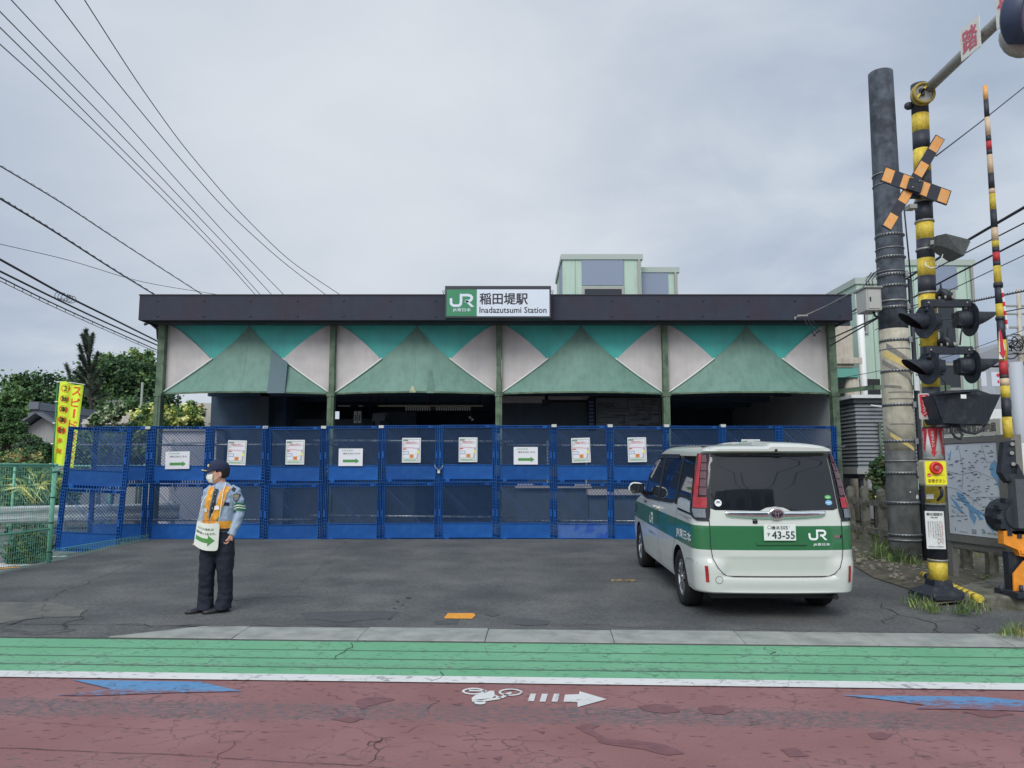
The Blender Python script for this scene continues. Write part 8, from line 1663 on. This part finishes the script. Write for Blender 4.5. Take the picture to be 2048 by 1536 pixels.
G = lambda x, y: on(x, y, .1)
sp = lambda L_: [(G(x, y).x, G(x, y).y, r_) for x, y, r_ in L_]
weeds('weeds', 'grassy weeds at the foot of the utility pole', sp([(1770, 1120, .35), (1760, 1130, .3), (1790, 1105, .35), (1745, 1100, .3), (1795, 1135, .35), (1735, 1085, .25)]), 200, .30, WM, 1)
weeds('weeds', 'ferny weeds round the foot of the banded mast', sp([(1850, 1212, .16), (1826, 1206, .14), (1865, 1218, .14), (1950, 1215, .2), (1925, 1222, .14), (1965, 1205, .18), (1985, 1150, .2), (1975, 1170, .15)]), 95, .15, WM, 2, .006)
weeds('weeds', 'low grass along the track fence', sp([(1960, 1130, .4), (1910, 1125, .3), (1830, 1140, .25), (2030, 1262, .2), (1700, 1010, .5), (1730, 1040, .4)]), 150, .16, WM + [LM['brown']], 3, .006)
weeds('dead_stalks', 'dry brown stalks and litter on the verge', sp([(1820, 1125, .5), (1850, 1140, .5), (1890, 1135, .5), (1930, 1190, .4), (1780, 1130, .4), (1900, 1160, .5)]), 70, .12, [LM['brown'], M('dry_stalk', C(150, 138, 112, KW), .9)], 5, .004)
rnd = random.Random(12); b = MB(); m_st = M('pebble', C(140, 136, 124, KW), .9, var=.3, vs=30)
for _ in range(420):
    x = rnd.uniform(5.1, 8.2); y = rnd.uniform(9.2, 13.5); s_ = rnd.uniform(.008, .03); z = .11 + gz(x, y) + rnd.uniform(-.01, .01); b.cb((x, y, z), (s_ * 2, s_ * 1.6, s_), m_st, Matrix.Rotation(rnd.uniform(0, 3), 3, 'Z'))
tag(b.build('pebbles', keep=True), 'loose pebbles and rubble over the verge', 'pebbles', kind='stuff')
tree('shrub', 'green bush behind the utility pole by the equipment hut', (P(1770, 960, 14.6).x, 14.6, .1), P(1765, 950, 14.6), rr(26, 36, 14.6), 34, 70, .08, ('mid', 'weed', 'dark'), 51, 'shrub', trunk=.04, shell=.2)
tree('shrub', 'yellowish low bush between the concrete posts and the utility pole', (P(1755, 1000, 14.8).x, 14.8, .1), P(1750, 995, 14.8), rr(22, 14, 14.8), 22, 60, .07, ('yellow', 'weed'), 52, 'shrub', trunk=.03, shell=.2)
# what stands across the road, behind the camera: it shows only as reflections in the van's glass
t = thing('apartment_block', 'pale apartment block across the road', 'building', (9, -26, 0)); b = MB(); b.box((4, -34, 0), (14, -24, 13), m_fw); b.box((14.2, -33, 0), (24, -25, 8), m_fr2); b.box((-30, -36, 0), (3.7, -28, 5.5), m_fr2); b.build('wall', t)
c_ = thing('catenary_gantry', 'railway catenary gantry with wires across the road', 'gantry', (3, -15, 0)); b = MB(); b.box((1.6, -15.2, 0), (1.9, -14.9, 9.4), m_pk); b.box((1.2, -15.15, 8.1), (16, -14.95, 8.35), m_pk)
for x_ in (4.6, 7.4): b.box((x_, -15.1, 8.35), (x_ + .1, -15, 9.9), m_pk)
b.box((4.6, -15.1, 9.8), (7.5, -15, 9.9), m_pk); b.build('frame', c_); b = MB()
for x_, z_ in ((5, 7.4), (7, 9.4), (3, 8.8), (9, 6.8)): b.tube([(x_ + 8, -30, z_ + 4), (x_, -15, z_), (x_ - 4, -6, z_ + 1)], .03, m_wire, 5)
b.build('wires', c_)
for z_ in (2, 4.8, 7.6, 10.4):
    for x_ in (5, 7.5, 10, 12.3): b = MB(); b.box((x_, -24, z_), (x_ + 1.4, -23.95, z_ + 1.5), m_dw); b.build('window', t)
